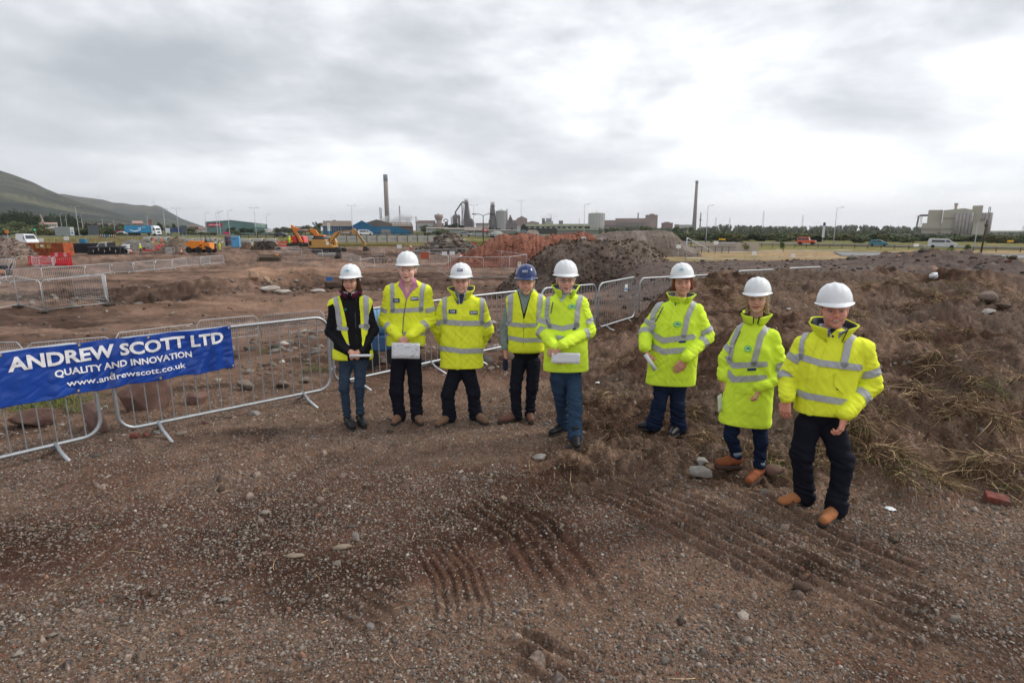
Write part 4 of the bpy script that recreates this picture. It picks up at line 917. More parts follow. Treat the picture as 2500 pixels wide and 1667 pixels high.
part(e,330,'gable_trim',mat('trim_blue',(.06,.22,.38),.7),lambda b:[b.box(((P.x(a)+P.x(c))/2,-6.2,(P.z(d)+P.z(f))/2),(math.hypot(P.x(a)-P.x(c),P.z(d)-P.z(f)),.3,.35),ry=-math.atan2(P.z(f)-P.z(d),P.x(c)-P.x(a))) for a,c,d,f in ((859,884,553,539.6),(884,911,539.6,553))])
part(e,330,'lower_wall',mat('brown_brickwork',(.17,.12,.10),.9,var=.15,scale=.5),lambda b:fbox(b,P,962,1018,552.2,581,26,-16))
for a,c,t,u in ((811,832,555.5,565),(792,808,557,563),(836,856,557,563)):
    w=part(e,330,'window',DARKW,lambda b:fbox(b,P,a,c,t,u,.3,2.2));
    fr=MB()
    for k in range(5):X=P.x(a+(c-a)*k/4);fr.box((X,-2.3,(P.z(t)+P.z(u))/2),(.12,.15,P.z(t)-P.z(u)))
    sub(fr,e,'frame',mat('white_frame',(.6,.62,.65),.6),w)
part(e,330,'roller_door',mat('grey_shutter',(.24,.23,.24),.6),lambda b:fbox(b,P,930.5,953,560,577,.3,5.2))
part(e,330,'sign_board',mat('sign_royal',(.02,.10,.42),.5),lambda b:fbox(b,P,868,876,552,558,.2,6.2))
for k in range(6):part(e,330,'skylight',mat('skylight',(.45,.43,.40),.4),lambda b:b.box((P.x(968+k*8.2),22.4,P.z(545.8)),(P.h*3.2,2.6,.25),rx=math.atan2(P.z(541)-P.z(552),15)))
P=PX(360)
e=bld('warehouse',580,360,'sea-green metal warehouse with a crimson name board')
part(e,360,'wall',GREEN,lambda b:b.prism([(P.x(504),P.z(572)),(P.x(655),P.z(572)),(P.x(655),P.z(548.3)),(P.x(566),P.z(538.3)),(P.x(504),P.z(543))],0,50))
part(e,360,'annex',GREEN2,lambda b:b.prism([(P.x(528),P.z(573)),(P.x(662),P.z(573)),(P.x(662),P.z(559)),(P.x(601),P.z(549.8)),(P.x(528),P.z(562))],-7,-.2))
part(e,360,'roof_trim',mat('roof_trim_grey',(.22,.27,.28),.7),lambda b:[b.box(((P.x(a)+P.x(c))/2,-.2,(P.z(d)+P.z(f))/2),(math.hypot(P.x(a)-P.x(c),P.z(d)-P.z(f)),.5,.45),ry=-math.atan2(P.z(f)-P.z(d),P.x(c)-P.x(a))) for a,c,d,f in ((504,566,543,538.2),(566,655,538.2,548.1))])
part(e,360,'poster',mat('poster_green',(.28,.38,.32),.6,var=.4,scale=.4),lambda b:fbox(b,P,622,651,546.5,556,.3,.5))
sb=part(e,360,'sign_board',mat('crimson_board',(.42,.01,.05),.5),lambda b:fbox(b,P,509,544,546,553.3,.3,.4))
b=MB()
for a,c,d,f in ((512,515.5,551.5,548),(515.5,517,548,551),(517,519.5,551,548),(519.5,523,548,551.5)):b.tube([(P.x(a),-.6,P.z(d)),(P.x(c),-.6,P.z(f))],.09,5)
for k in range(6):b.box((P.x(525+k*2.6),-.6,P.z(550)),(P.h*1.7,.1,P.v*1.8))
sub(b,e,'lettering',mat('sign_white',(.8,.8,.8),.5),sb)
e=bld('sign_board',551,300,'small crimson board among the shrubs in front of the warehouse','sign');P=PX(300);part(e,300,'panel',mat('pink_board',(.45,.04,.13),.5),lambda b:fbox(b,P,544.5,558.5,566,573.5,.4));part(e,300,'post',RUST,lambda b:fbox(b,P,550,552,573.5,580,.3))
e=bld('sign_board',655,340,'white panel at the right end of the green warehouse','sign');P=PX(340);part(e,340,'panel',mat('white_panel',(.62,.62,.6),.6),lambda b:fbox(b,P,646,663,559,567,.4));part(e,340,'post',RUST,lambda b:fbox(b,P,654,656,567,575,.3))
# power station on the right
P=PX(450)
e=bld('power_station',2330,450,'beige clad power station with concrete silos, far right','industrial plant')
part(e,450,'left_block',BEIGE,lambda b:fbox(b,P,2258,2294,512,545,18,-2))
part(e,450,'base_block',BEIGE,lambda b:fbox(b,P,2247,2296,544.3,582,26,0))
part(e,450,'main_block',BEIGE,lambda b:gable(b,P,2296.3,2367,2346,513.5,509.5,582,-1,28))
part(e,450,'tower_block',BEIGE,lambda b:fbox(b,P,2366,2390,503.5,582,14,-1));part(e,450,'low_block',BEIGE,lambda b:fbox(b,P,2372,2404,544.5,582,12,4))
for a,c,y0,y1,f in ((2297.5,2330,531,535,1.2),(2248.5,2325,557,561,1.4),(2249,2278,569,573,.2),(2300,2326,569,573,1.3)):part(e,450,'band',BEIGED,lambda b:fbox(b,P,a,c,y0,y1,.4,f))
part(e,450,'flue',mat('flue_beige',(.40,.33,.27),.8),lambda b:b.lathe((P.x(2325),10,P.z(509.5)),[(1.15,-1),(1.2,2.0),(1.75,3.9),(1.75,4.4),(1.3,4.4)],16))
for k in range(5):part(e,450,'silo',CONC,lambda b:b.cyl((P.x(2332+k*8.4),-3.5,(P.z(519)+P.z(582))/2),1.5,P.z(519)-P.z(582),20),True)
for k in range(3):part(e,450,'silo',CONC,lambda b:b.cyl((P.x(2393+k*9),3.5,(P.z(520.5)+P.z(580))/2),1.65,P.z(520.5)-P.z(580),20),True)
for k in (2404.5,2408):part(e,450,'vent_pipe',RUST,lambda b:b.cyl((P.x(k),4,P.z(514)),.32,4.6,8))
part(e,450,'conveyor',mat('duct_grey',(.20,.185,.18),.7),lambda b:b.tube([(P.x(2262),4,P.z(525)),(P.x(2238),4,P.z(525)),(P.x(2234.5),4,P.z(527.5)),(P.x(2231),4,P.z(582))],.85,10))
def truss(b,P,x,yt,yb,w,y=4.,r=.09,n=7):
    X=P.x(x);zt,zb=P.z(yt),P.z(yb)
    for s in (-1,1):
        for q in (0,w):b.tube([(X+s*w/2,y+q,zb),(X+s*w/2*.8,y+q,zt)],r,4)
    for i in range(n):
        za,zc=zb+(zt-zb)*i/n,zb+(zt-zb)*(i+1)/n;b.tube([(X-w/2,y,za),(X+w/2,y,zc)],r*.7,4);b.tube([(X+w/2,y,za),(X-w/2,y,zc)],r*.7,4)
part(e,450,'truss_tower',RUST,lambda b:truss(b,P,2242,527,582,1.6));part(e,450,'railing',RUST,lambda b:(b.box((P.x(2232),4,P.z(526)),(3.5,1,.12)),b.box((P.x(2232),4,P.z(529)),(3.5,1,.12))))
part(e,450,'pipework',RUST,lambda b:[b.tube([(P.x(2388+i*2.5),-2.6,P.z(548-i)),(P.x(2388+i*2.5),-2.6,P.z(536-i))],.16,5) for i in range(5)])
# steelworks on the horizon
YS=1500;P=PX(YS);R_=random.Random(5)
def chimney(px_b,py_t,wb,wt,label,m,cap=None,Y=YS,name='chimney',group=None,ring=False):
    P=PX(Y);x=P.x(px_b);zt=P.z(py_t);e=empty(name,(x,Y,-3));tag(e,label,'chimney',group);H=zt+3;r0,r1=wb*P.h/2,wt*P.h/2
    b=MB();b.lathe((0,0,0),[(r0,0),(r1+(r0-r1)*.3,H*.6),(r1,H),(r1*.75,H),(r1*.75,H-2)],24);b.build('shaft',m,e,True)
    if cap:b=MB();b.lathe((0,0,H*(1-cap)),[(r1+(r0-r1)*.3*cap+.25,0),(r1+.25,H*cap+.4),(r1*.8,H*cap+.4)],24);b.build('band',Mc('chimney_band',(.16,.17,.18)),e,True)
    if ring:b=MB();b.cyl((0,0,H*.62),r0*2.0,1.5,12);b.build('platform',RUST,e)
    return e
STK=Mc('stack_concrete',(.24,.195,.175),var=.12,scale=.03)
chimney(946.5,429.5,11.5,10,'tall concrete chimney with a grey top, left one of two',STK,.11)
chimney(1694,444,10.5,6.2,'tall slender concrete chimney with a dark rim, right one of two',STK,.05)
GC='slim stacks of the steelworks'
for a in ((929.5,507,2.2,2.0,'left of the twin thin steel stacks beside the tall grey-topped chimney'),(932.8,508,2.2,2.0,'right of the twin thin steel stacks beside the tall grey-topped chimney'),(977.5,503,3.2,2.8,'thin dark-banded stack right of the tall grey-topped chimney'),(1016.5,528.5,2.8,2.6,'short pale stack left of the brick water tower'),
          (1102.5,530,2.6,2.4,'short stack left of the larger blast furnace'),(1238,511,2.9,2.6,'brown stack beside the grey gasholder by the smaller blast furnace'),(1556.5,520,3.8,3.4,'stout stack in front of the long brick-red mill'),(1345.5,525,1.4,1.0,'thin mast-like stack in the middle of the steelworks'),(1413.5,533,1.4,1.0,'thin stack left of the large grey gasholder')):
    chimney(a[0],a[1],a[2],a[3],a[4],Mc('stack_steel',(.20,.18,.18)),group=GC)
chimney(1708.5,519.5,3.6,2.8,'short stack with a platform right of the slender chimney',Mc('stack_steel2',(.20,.20,.21)),ring=True)
e=bld('water_tower',1072,YS,'brick water tower with a wide bowl left of the blast furnaces','water tower',-3)
part(e,YS,'bowl',PINK,lambda b:b.lathe((P.x(1072),0,P.z(538)),[(6.5,-1),(8.5,1),(11.5,7.5),(11.5,14.5),(9,14.5)],24),True);part(e,YS,'column',PINK,lambda b:b.cyl((P.x(1072.5),0,(P.z(537)-3)/2),7.2,P.z(537)+3,20),True);part(e,YS,'vent',RUST,lambda b:b.cyl((P.x(1071),0,P.z(523.5)),1.2,4,8))
def furnace(name,px,pyt,label,kind):
    e=bld(name,px,YS,label,'blast furnace',-3);X=P.x(px);zt=P.z(pyt);rr=random.Random(px)
    def frame(b):
        W=[(0,16.),(.35,13.),(.62,9.),(.85,6.),(1,4.5)]
        f=lambda t:np.interp(t,[w[0] for w in W],[w[1] for w in W]) * (1. if kind == 1 else .75)
        for i in range(15):
            t=i/14;z=-3+(zt+3)*t;w=f(t);b.box((X+rr.uniform(-1,1),0,z),(2*w,2*w*.8,.7))
            if i < 14:
                z2=-3+(zt+3)*(i+1)/14;w2=f((i+1)/14)
                for sx in (-1,-.4,.3,1):
                    for sy in (-1,1):b.tube([(X+sx*w,sy*w*.8,z),(X+sx*w2,sy*w2*.8,z2)],.55,4)
                b.tube([(X-w,-w*.8,z),(X+w2,-w2*.8,z2)],.4,4);b.tube([(X+w,-w*.8,z),(X-w2,-w2*.8,z2)],.4,4)
    part(e,YS,'frame',RUST,frame)
    part(e,YS,'shaft',RUST,lambda b:b.lathe((X+1,0,-3),[(9,0),(9.5,(zt+3)*.35),(6.5,(zt+3)*.62),(4,(zt+3)*.85),(3,(zt+3)*.95)],16),True)
    part(e,YS,'headgear',RUST,lambda b:(b.box((X,0,zt-1),(11,6,1)),b.box((X,0,zt+3),(9.5,5,.6)),[b.tube([(X+s*4.2,0,zt-1),(X+s*4.2,0,zt+3)],.3,4) for s in (-1,0,1)],b.box((X,0,zt-7),(13,8,3))))
    return e,X
e,X=furnace('blast_furnace',1139,490,'larger blast furnace with a thick slanting gas pipe',1)
part(e,YS,'gas_pipe',RUST,lambda b:b.tube([(P.x(1137),-3,P.z(496)),(P.x(1131),-3,P.z(494.5)),(P.x(1127),-3,P.z(498)),(P.x(1113),-3,P.z(518)),(P.x(1112),-3,P.z(545))],2.0,8))
part(e,YS,'riser',Mc('iron_pale',(.17,.14,.135)),lambda b:b.cyl((P.x(1129),-10,(P.z(500)-3)/2),1.6,P.z(500)+3,10))
for k,(x,y,r) in enumerate([(1109,527,4.5),(1115,524,4),(1121,526,4),(1152,535,4),(1156,541,3)]):part(e,YS,'stove',RUST,lambda b:b.lathe((P.x(x),-6,-3),[(r*.95,0),(r*.95,P.z(y)),(r*.5,P.z(y)+3),(.4,P.z(y)+5)],12),True)
part(e,YS,'hopper',Mc('iron_white',(.45,.44,.43)),lambda b:b.cyl((P.x(1118),-14,(P.z(534)-3)/2),1.5,P.z(534)+3,8));part(e,YS,'dust_catcher',RUST,lambda b:b.lathe((P.x(1112),-8,P.z(536)),[(2,-6),(5,0),(5,8),(1.5,13)],14),True)
part(e,YS,'side_frame',RUST,lambda b:[b.tube([(P.x(1148+i*1.2),-4,-3),(P.x(1143+i*1.2),-4,P.z(512+i*5))],.45,4) for i in range(8)])
e,X=furnace('blast_furnace',1203,497,'smaller blast furnace left of a grey gasholder',2)
part(e,YS,'gas_pipe',RUST,lambda b:b.tube([(P.x(1203),-3,P.z(503)),(P.x(1198),-3,P.z(508)),(P.x(1197.5),-3,P.z(545))],1.5,8));part(e,YS,'platform',RUST,lambda b:b.box((P.x(1194),-3,P.z(520.5)),(7,2,.8)))
def simple(name,label,parts,cat='building',Y=YS,g=None):
    e=bld(name,parts[0][2],Y,label,cat,-3 if Y > 600 else -2.6);
    if g:e['group']=g
    P=PX(Y)
    for nm,m,x0,x1,yt,yb,dep,fr in parts:part(e,Y,nm,m,lambda b:fbox(b,P,x0,x1,yt,yb,dep,fr))
    return e
def holder(px0,px1,pyt,label,m):
    e=bld('gasholder',(px0+px1)/2,YS,label,'gasholder',-3);r=(px1-px0)/2*P.h;X=P.x((px0+px1)/2);zt=P.z(pyt)
    part(e,YS,'shell',m,lambda b:b.cyl((X,0,(zt-3)/2),r,zt+3,32),False);part(e,YS,'roof',m,lambda b:b.lathe((X,0,zt),[(r+.4,-.4),(r+.4,.4),(r*.5,2.4),(2,3.2),(2,5),(.5,5)],32));part(e,YS,'ribs',Mc('rib_grey',(.25,.24,.24)),lambda b:[b.box((X+(r+.3)*math.cos(a),(r+.3)*math.sin(a),(zt-3)/2),(.5,.5,zt+3)) for a in np.linspace(0,6.28,17)[:-1]])
    return e
holder(1436,1475.5,522,'large pale gasholder left of the long brick-red mill',PALE);holder(1211,1237,516,'grey gasholder between the smaller furnace and a brown stack',Mc('holder_grey',(.30,.30,.29)))
e=simple('rolling_mill','long brick-red mill building with a tower at its right end',[('wall',PINK,1473,1502,538,568,60,0),('hall',PINK,1502.2,1575,533.5,568,60,2),('tower',PINK,1575.3,1602,525.5,568,40,4),('penthouse',PINK,1584,1594,522.8,525.5,20,0),('lower_wall',Mc('mill_dark',(.15,.11,.105)),1504,1572,543,568,4,4),('conveyor',RUST,1476,1530,550,553,5,14)])
simple('works_building','pink works building at the foot of the smaller furnace',[('wall',Mc('mill_mauve',(.18,.13,.125)),1193,1265,541,566,40,0),('front_wall',PINK,1209,1225,540,566,10,6),('roof',Mc('mill_roof',(.24,.18,.165)),1193,1262,537.5,541.2,40,1),('annex',Mc('mill_dark_mauve',(.13,.10,.10)),1228,1262,546,566,8,9),('door',PALE,1262,1272,552,566,5,10)])  # annex in a darker mauve than the main wall
e=bld('works_building',1273,YS,'twin-gabled pink works building right of the smaller furnace',z=-3);part(e,YS,'wall',PINK,lambda b:gable(b,P,1261,1287,1274,534,528,566,0,40));part(e,YS,'annex',PINK,lambda b:gable(b,P,1287.2,1316,1298,543,540,566,3,40))
simple('works_building','long white and pink shed left of the brick water tower',[('roof',PINK,1016,1064,538.5,545,30,0),('wall',PALE,1018,1060,545,566,28,-1),('annex',PINK,1059,1084,545,566,24,3)])
simple('works_building','low pink shed between the two furnaces',[('wall',PALE,1162,1192,549,566,20,0),('roof',PINK,1161,1193,545,549,22,1)])
simple('works_building','pale plant building with grey towers in the middle of the steelworks',[('wall',PALE,1327,1350,540,566,20,0),('tower',RUST,1323,1330,533,566,8,5),('tower',Mc('plant_blue',(.16,.19,.24)),1333,1346,533,540,12,0)])
simple('works_building','small square brown block above the long mossy shed',[('wall',Mc('block_brown',(.18,.13,.12)),1364,1374,540,560,12,0),('roof',RUST,1363.5,1374.5,539,540.2,13,.5)])
simple('works_building','low brick-red block right of the long mill',[('wall',Mc('block_red',(.20,.11,.095)),1614,1642,544,566,20,0),('roof',PINK,1620,1634,542,544,12,0)])
simple('works_building','pale shed with a pink end left of the slender chimney',[('wall',PALE,1655,1688,551,568,24,0),('end_wall',PINK,1646,1657,548,568,12,2),('roof',Mc('shed_roof',(.30,.31,.33)),1656,1688.5,549,551.3,25,1)])
simple('scrubber','small iron tower in front of the grey gasholder’s right side',[('body',RUST,1242,1250,531,560,8,0),('dome',RUST,1244,1248,526,531,5,0),('platform',RUST,1240,1252,536,537,10,1)],'tower')
simple('ring_duct','looped iron ductwork at the left foot of the larger furnace',[('body',RUST,1086,1094,541,560,8,0)],'ductwork');
e=[o for o in bpy.data.objects if o.name.startswith('ring_duct')][0];part(e,YS,'loop',RUST,lambda b:b.tube([(P.x(1089)+6*math.cos(a),-3,P.z(541)+6*math.sin(a)) for a in np.linspace(0,math.pi,10)],1.3,6))
# sheds and tents in the middle distance
M_MOSS=Mc('mossy_roof',(.13,.14,.085),var=.25,scale=.3);M_DKW=Mc('dark_wall',(.06,.055,.05));M_WT=Mc('tent_white',(.68,.66,.63),var=.05,rough=.6)
def shed(name,Y,x0,x1,yr,ye,yb,d,wm,rm,label,ends='side',trim=None):
    P=PX(Y);e=bld(name,(x0+x1)/2,Y,label,'shed')
    part(e,Y,'wall',wm,lambda b:fbox(b,P,x0,x1,ye,yb,d));part(e,Y,'roof',rm,lambda b:b.prism([(-.5,P.z(ye)),(-.6,P.z(ye)+.25),(d/2,P.z(yr)),(d+.6,P.z(ye)+.25),(d+.5,P.z(ye))],P.x(x0-.5),P.x(x1+.5),'YZ'))
    return e,P
e,P2=shed('shed',420,1284,1440,546.5,553.5,572,16,M_DKW,M_MOSS,'long shed with a mossy roof and a row of small windows, behind the red heap')
for k in range(11):part(e,420,'window',mat('white_frame',(.6,.62,.65),.6),lambda b:fbox(b,P2,1290+k*13,1295+k*13+(k % 3),554.5,557,.2,.15))
for k in range(6):part(e,420,'skylight',mat('skylight',(.45,.43,.40),.4),lambda b:b.box((P2.x(1302+k*21),3.6,P2.z(550.2)),(2.2,1.4,.2),rx=math.atan2(P2.z(546.5)-P2.z(553.5),8)))
part(e,420,'gable_end',mat('matt_black',(.025,.022,.02),.8),lambda b:gable(b,P2,1270.5,1285,1278,554,546.2,572,-1,14))
e,P2=shed('shed',380,1360,1460,559,562,572,10,Mc('grey_cladding',(.2,.2,.2)),Mc('lichen_roof',(.15,.19,.10),var=.3,scale=.3),'low green-roofed lean-to in front of the mossy shed')
e,P2=shed('shed',300,1134,1192,554.5,564,580,16,Mc('mill_mauve',(.18,.13,.125)),Mc('dull_roof',(.22,.19,.17),var=.2,scale=.3),'brown workshop shed with a round red sign behind the rubble heap')
sb=part(e,300,'sign_board',mat('sign_red',(.50,.03,.03),.5),lambda b:fbox(b,P2,1177.5,1191,557,567,.3,.4));b=MB()
for k in range(4):b.tube([(P2.x(1179.5+k*2.7),-.6,P2.z(559.5)),(P2.x(1180.3+k*2.7),-.6,P2.z(563.5))],.16,5)
b.tube([(P2.x(1179),-.6,P2.z(561.5)),(P2.x(1189),-.6,P2.z(560.5))],.12,5);sub(b,e,'lettering',mat('sign_white',(.8,.8,.8),.5),sb)
part(e,300,'lower_wall',mat('mint_wall',(.32,.38,.35),.8),lambda b:fbox(b,P2,1150,1186,568,580,.4,.5))
e,P2=shed('shed',330,1085,1135,556,561,578,14,Mc('pale_green_wall',(.30,.33,.30)),Mc('dull_roof',(.22,.19,.17)),'low shed with a long dull roof behind the rubble heap')
e,P2=shed('shed',345,1040,1095,554.5,559,575,14,PALE,Mc('dull_roof',(.22,.19,.17)),'low pale shed behind the green bushes right of the workshop')
e,P2=shed('shed',400,1192,1262,561,564,575,12,Mc('mint_grey',(.22,.25,.23)),Mc('dull_roof',(.22,.19,.17)),'long low shed behind the white tent')
P=PX(260);e=bld('marquee',1212,260,'white pitched tent with pale sides by the road','tent');part(e,260,'wall',mat('tent_side',(.50,.55,.50),.7),lambda b:gable(b,P,1193,1216,1205,571,565,583,0,12));part(e,260,'roof',M_WT,lambda b:b.prism([(P.x(1216.2),P.z(571)),(P.x(1205),P.z(564.4)),(P.x(1221),P.z(564.2)),(P.x(1231),P.z(571)),(P.x(1231),P.z(573.5)),(P.x(1216.2),P.z(573.5))],-.3,12));part(e,260,'opening_shade',mat('matt_black',(.025,.022,.02),.8),lambda b:fbox(b,P,1197,1207,572,582,.3,.2))  # the entrance is a dark sheet painting the shade inside the tent
P=PX(300);e=bld('tunnel_tent',1292,300,'round-topped tent of pale patterned sheeting beyond the red heap','tent');part(e,300,'cover',mat('patterned_sheet',(.45,.38,.34),.7,var=.35,scale=.8),lambda b:b.prism([(P.x(1286),P.z(575)),(P.x(1318),P.z(575)),(P.x(1315),P.z(566)),(P.x(1309),P.z(561.5)),(P.x(1291),P.z(561.2)),(P.x(1286),P.z(566))],0,10));part(e,300,'end_panel',mat('sheet_blue',(.17,.21,.24),.7),lambda b:b.prism([(P.x(1264),P.z(575)),(P.x(1285.6),P.z(575)),(P.x(1285.6),P.z(564)),(P.x(1283),P.z(561)),(P.x(1275),P.z(561)),(P.x(1268),P.z(565))],.4,9))
# houses, church
def house(Y,x0,x1,ye,ya,yb,wm,rm,label,name='house',d=9,win=2):
    P=PX(Y);e=bld(name,(x0+x1)/2,Y,label,'house',-3);part(e,Y,'wall',wm,lambda b:fbox(b,P,x0,x1,ye,yb,d));part(e,Y,'roof',rm,lambda b:b.prism([(-.5,P.z(ye)),(d/2,P.z(ya)),(d+.5,P.z(ye))],P.x(x0-.4),P.x(x1+.4),'YZ'))
    for k in range(win):xx=x0+(x1-x0)*(k+.5)/win;part(e,Y,'window',DARKW,lambda b:fbox(b,P,xx-.9,xx+.9,ye+1,ye+3,.2,.15))
    return e
RED=Mc('house_brick',(.24,.12,.095),var=.12,scale=.4);RR=Mc('tile_roof',(.22,.13,.11),var=.15,scale=.3);WH=Mc('house_render',(.52,.47,.44),var=.05);RR2=Mc('tile_roof_pale',(.32,.22,.19),var=.15,scale=.3)
GHo='houses below the hillside'
for a in ((560,203,216,546,543.5,556,RED,RR,'brick house behind the left traffic sign'),(600,219,236,546.5,544,556,WH,RR,'pale house above the grey sign back'),(600,240,262,548,545.5,556,RED,RR,'brick terrace right of the grey sign back'),(640,264,284,548.5,546,556,WH,RR,'pale terrace under the hill, left of the long blue lorry'),(640,286,306,549,547,557,RED,RR,'brick terrace just left of the long blue lorry'),
          (520,325,351,546,539,556,RED,RR2,'wide gabled brick house above the lorry’s trailer'),(700,462,482,553,550.5,562,RED,RR,'low brick house left of the green warehouse, farther one'),(420,485,503,560,555,572,WH,RR,'white house with a red roof beside the green warehouse'),(600,186,200,544,541,556,WH,RR2,'pale house right of the church'),(430,468,484,563,560.5,572,WH,RR,'low white house left of the green warehouse, nearer one')):
    e=house(*a);e['group']=GHo
P=PX(480);e=bld('church',110,480,'stone church with a pointed spire among dark trees','church',-3);ST=Mc('church_stone',(.27,.20,.175),var=.15,scale=.3)
part(e,480,'tower',ST,lambda b:fbox(b,P,98,110,541,560,5));part(e,480,'spire',ST,lambda b:b.tube([(P.x(104),2.5,P.z(541.2)),(P.x(105),2.5,P.z(522.5))],[2.7,.15],8));part(e,480,'nave',WH,lambda b:fbox(b,P,95,143,547.5,558,7,-1));part(e,480,'roof',RR2,lambda b:b.prism([(.4,P.z(547.5)),(5,P.z(543)),(9,P.z(547.5))],P.x(94.5),P.x(143.5),'YZ'))
for k in range(5):part(e,480,'window',DARKW,lambda b:fbox(b,P,112+k*6,114.5+k*6,549,552,.2,-.8))
simple('tower_block','square brick tower above the lorry’s trailer',[('wall',Mc('tower_brick',(.22,.09,.075),var=.1),364,372.8,537,560,8,0),('roof',RR,363.7,373.1,536,537.2,8.6,.3)],'tower',560)
# pylons and masts
def mast(px,pyt,pyb,Y,label,w=2.,cat='mast',arms=0,name='lattice_mast'):
    P=PX(Y);e=empty(name,(P.x(px),Y,min(P.z(pyb),400)));tag(e,label,cat,'lattice masts and pylons on the skyline');b=MB();H=P.z(pyt)-P.z(pyb);n=8
    for s in (-1,1):
        for q in (-1,1):b.tube([(s*w,q*w,0),(s*w*.15,q*w*.15,H)],.05*w,3)
    for i in range(n):
        a,c=H*i/n,H*(i+1)/n;wa,wc=w*(1-.85*i/n),w*(1-.85*(i+1)/n);b.tube([(-wa,-wa,a),(wc,-wc,c)],.04*w,3);b.tube([(wa,-wa,a),(-wc,-wc,c)],.04*w,3)
    b.build('lattice',RUST,e)
    for k in range(arms):b=MB();b.box((0,0,H*(.7+.13*k)),(w*3.4,.15*w,.15*w));b.build('cross_arm',RUST,e)
mast(251,477.5,489,3500,'pylon on the ridge, left of two',3,'pylon',2,'pylon');mast(383.5,489,503,3600,'pylon on the end of the ridge, right of two',3,'pylon',2,'pylon')
for a in ((1861,515,560,900,'tall lattice mast left of the orange four-by-four'),(1957,525,560,900,'lattice mast above the orange four-by-four'),(1746,531,560,1000,'thin lattice mast right of the slender chimney, left of two'),(1780,531,560,1000,'thin lattice mast right of the slender chimney, right of two'),(2497,552,572,600,'lattice mast at the right photo edge')):mast(*a[:4],a[4],1.6)
# ================================================================ LAMPS, POLES, SIGNS
M_LP=mat('lamp_grey',(.36,.37,.38),.5,metal=.2);M_WOOD=mat('dark_timber',(.055,.045,.038),.85,var=.2,scale=3)
def lamp(px,pyt,Y,label,double=False,m=None,name='street_lamp',zb=None,side=1):
    P=PX(Y);x=P.x(px);z0=gz(x,Y) if zb is None else zb;H=P.z(pyt)-z0;e=empty(name,(x,Y,z0));tag(e,label,'street lamp','street lamps along the road')
    b=MB();b.tube([(0,0,-.2),(0,0,H*.15),(0,0,H)],[.14,.11,.06],7);b.build('pole',m or M_LP,e,True)
    for s in ((-1,1) if double else (side,)):
        b=MB();b.tube([(0,0,H-.1),(s*.5,0,H+.12),(s*1.1,0,H+.15)],.045,5);b.build('arm',m or M_LP,e);b=MB();b.box((s*1.45,0,H+.14),(.75,.3,.16),bev=.05);b.build('lamp_head',m or M_LP,e)
for a in ((152,523,330,'street lamp left of the pale sign back, far one'),(165,521,310,'street lamp behind the pale sign back'),(192,505,205,'tallest street lamp at the left, right of the pale sign back',True),(203,522,300,'street lamp between the two sign backs'),(253,529,330,'thin street lamp right of the grey sign back'),(280,534,340,'thin street lamp left of the blue lorry'),
          (363,525,300,'street lamp rising behind the lorry’s trailer'),(404,512,208,'street lamp in front of the lorry’s cab'),(436,510,208,'twin-headed street lamp right of the lorry',True),(504,521,250,'street lamp at the left corner of the green warehouse'),(531,520,215,'left one of two street lamps in front of the green warehouse sign',False),(538,517,215,'right one of two street lamps in front of the green warehouse sign'),
          (560,515,215,'street lamp above the light blue container'),(625,508.5,200,'twin-headed street lamp above the concrete pipes',True),(653,524,240,'street lamp at the right end of the green warehouse'),(861,503,215,'twin-headed street lamp in front of the blue workshop',True),(809.5,526,330,'far street lamp behind the blue workshop’s roof'),(1157,502,230,'twin-headed street lamp right of the larger furnace',True),
          (1426,500,200,'street lamp rising behind the red soil heap'),(1725,503,170,'street lamp right of the slender chimney'),(2038,508,160,'street lamp between the orange four-by-four and the teal car'),(2385,543,125,'slim street lamp in front of the power station')):
    lamp(a[0],a[1],a[2],a[3],len(a) > 4 and a[4])
lamp(1180,525.5,92,'dark timber pole with twin lamps at the edge of the red heap',True,M_WOOD,'lamp_pole');lamp(1272,491,330,'high mast with a floodlight cage above the long mossy shed',True,RUST,'floodlight_mast')
x=PX(112).x(2404);e=empty('telegraph_pole',(x,112,gz(x,112)));tag(e,'dark leaning-looking telegraph pole in front of the power station','pole');b=MB();b.tube([(0,0,-.3),(.15,0,6.4)],[.17,.11],8);b.build('pole',M_WOOD,e,True);b=MB();b.box((.13,0,5.3),(.45,.3,.5));b.build('transformer',M_WOOD,e);b=MB();b.box((.14,0,5.9),(.9,.1,.1));b.build('cross_arm',M_WOOD,e)
def signpost(name,Y,x0,x1,yt,yb,foot,m,label,posts=2,extra=None,cat='sign'):
    P=PX(Y);xc=P.x((x0+x1)/2);z0=min(gz(xc,Y),P.z(foot));e=empty(name,(xc,Y,z0));tag(e,label,cat);w=(x1-x0)*P.h;b=MB();b.box((0,0,(P.z(yt)+P.z(yb))/2-z0),(w,.08,P.z(yt)-P.z(yb)));pn=b.build('panel',m,e)
    for k in range(posts):xx=w*((k+.5)/posts-.5)*1.1;b=MB();b.tube([(xx,.1,-.2),(xx,.1,P.z(yt)-z0)],.06*Y/150,6);b.build('post',M_LP,e)
    if extra:extra(P,e,pn,z0,xc)
    return e
M_SB=mat('sign_back',(.34,.38,.38),.5,metal=.3,var=.05);M_SBD=mat('sign_back_dark',(.10,.11,.13),.6);M_WS=mat('sign_white',(.8,.8,.8),.5)
def grid_back(P,e,pn,z0,xc):
    b=MB()
    for y in (558.5,563.5,569):b.box((0,-.08,P.z(y)-z0),(39*P.h,.06,.12))
    b.build('rail',mat('rail_dark',(.12,.12,.13),.6),pn)
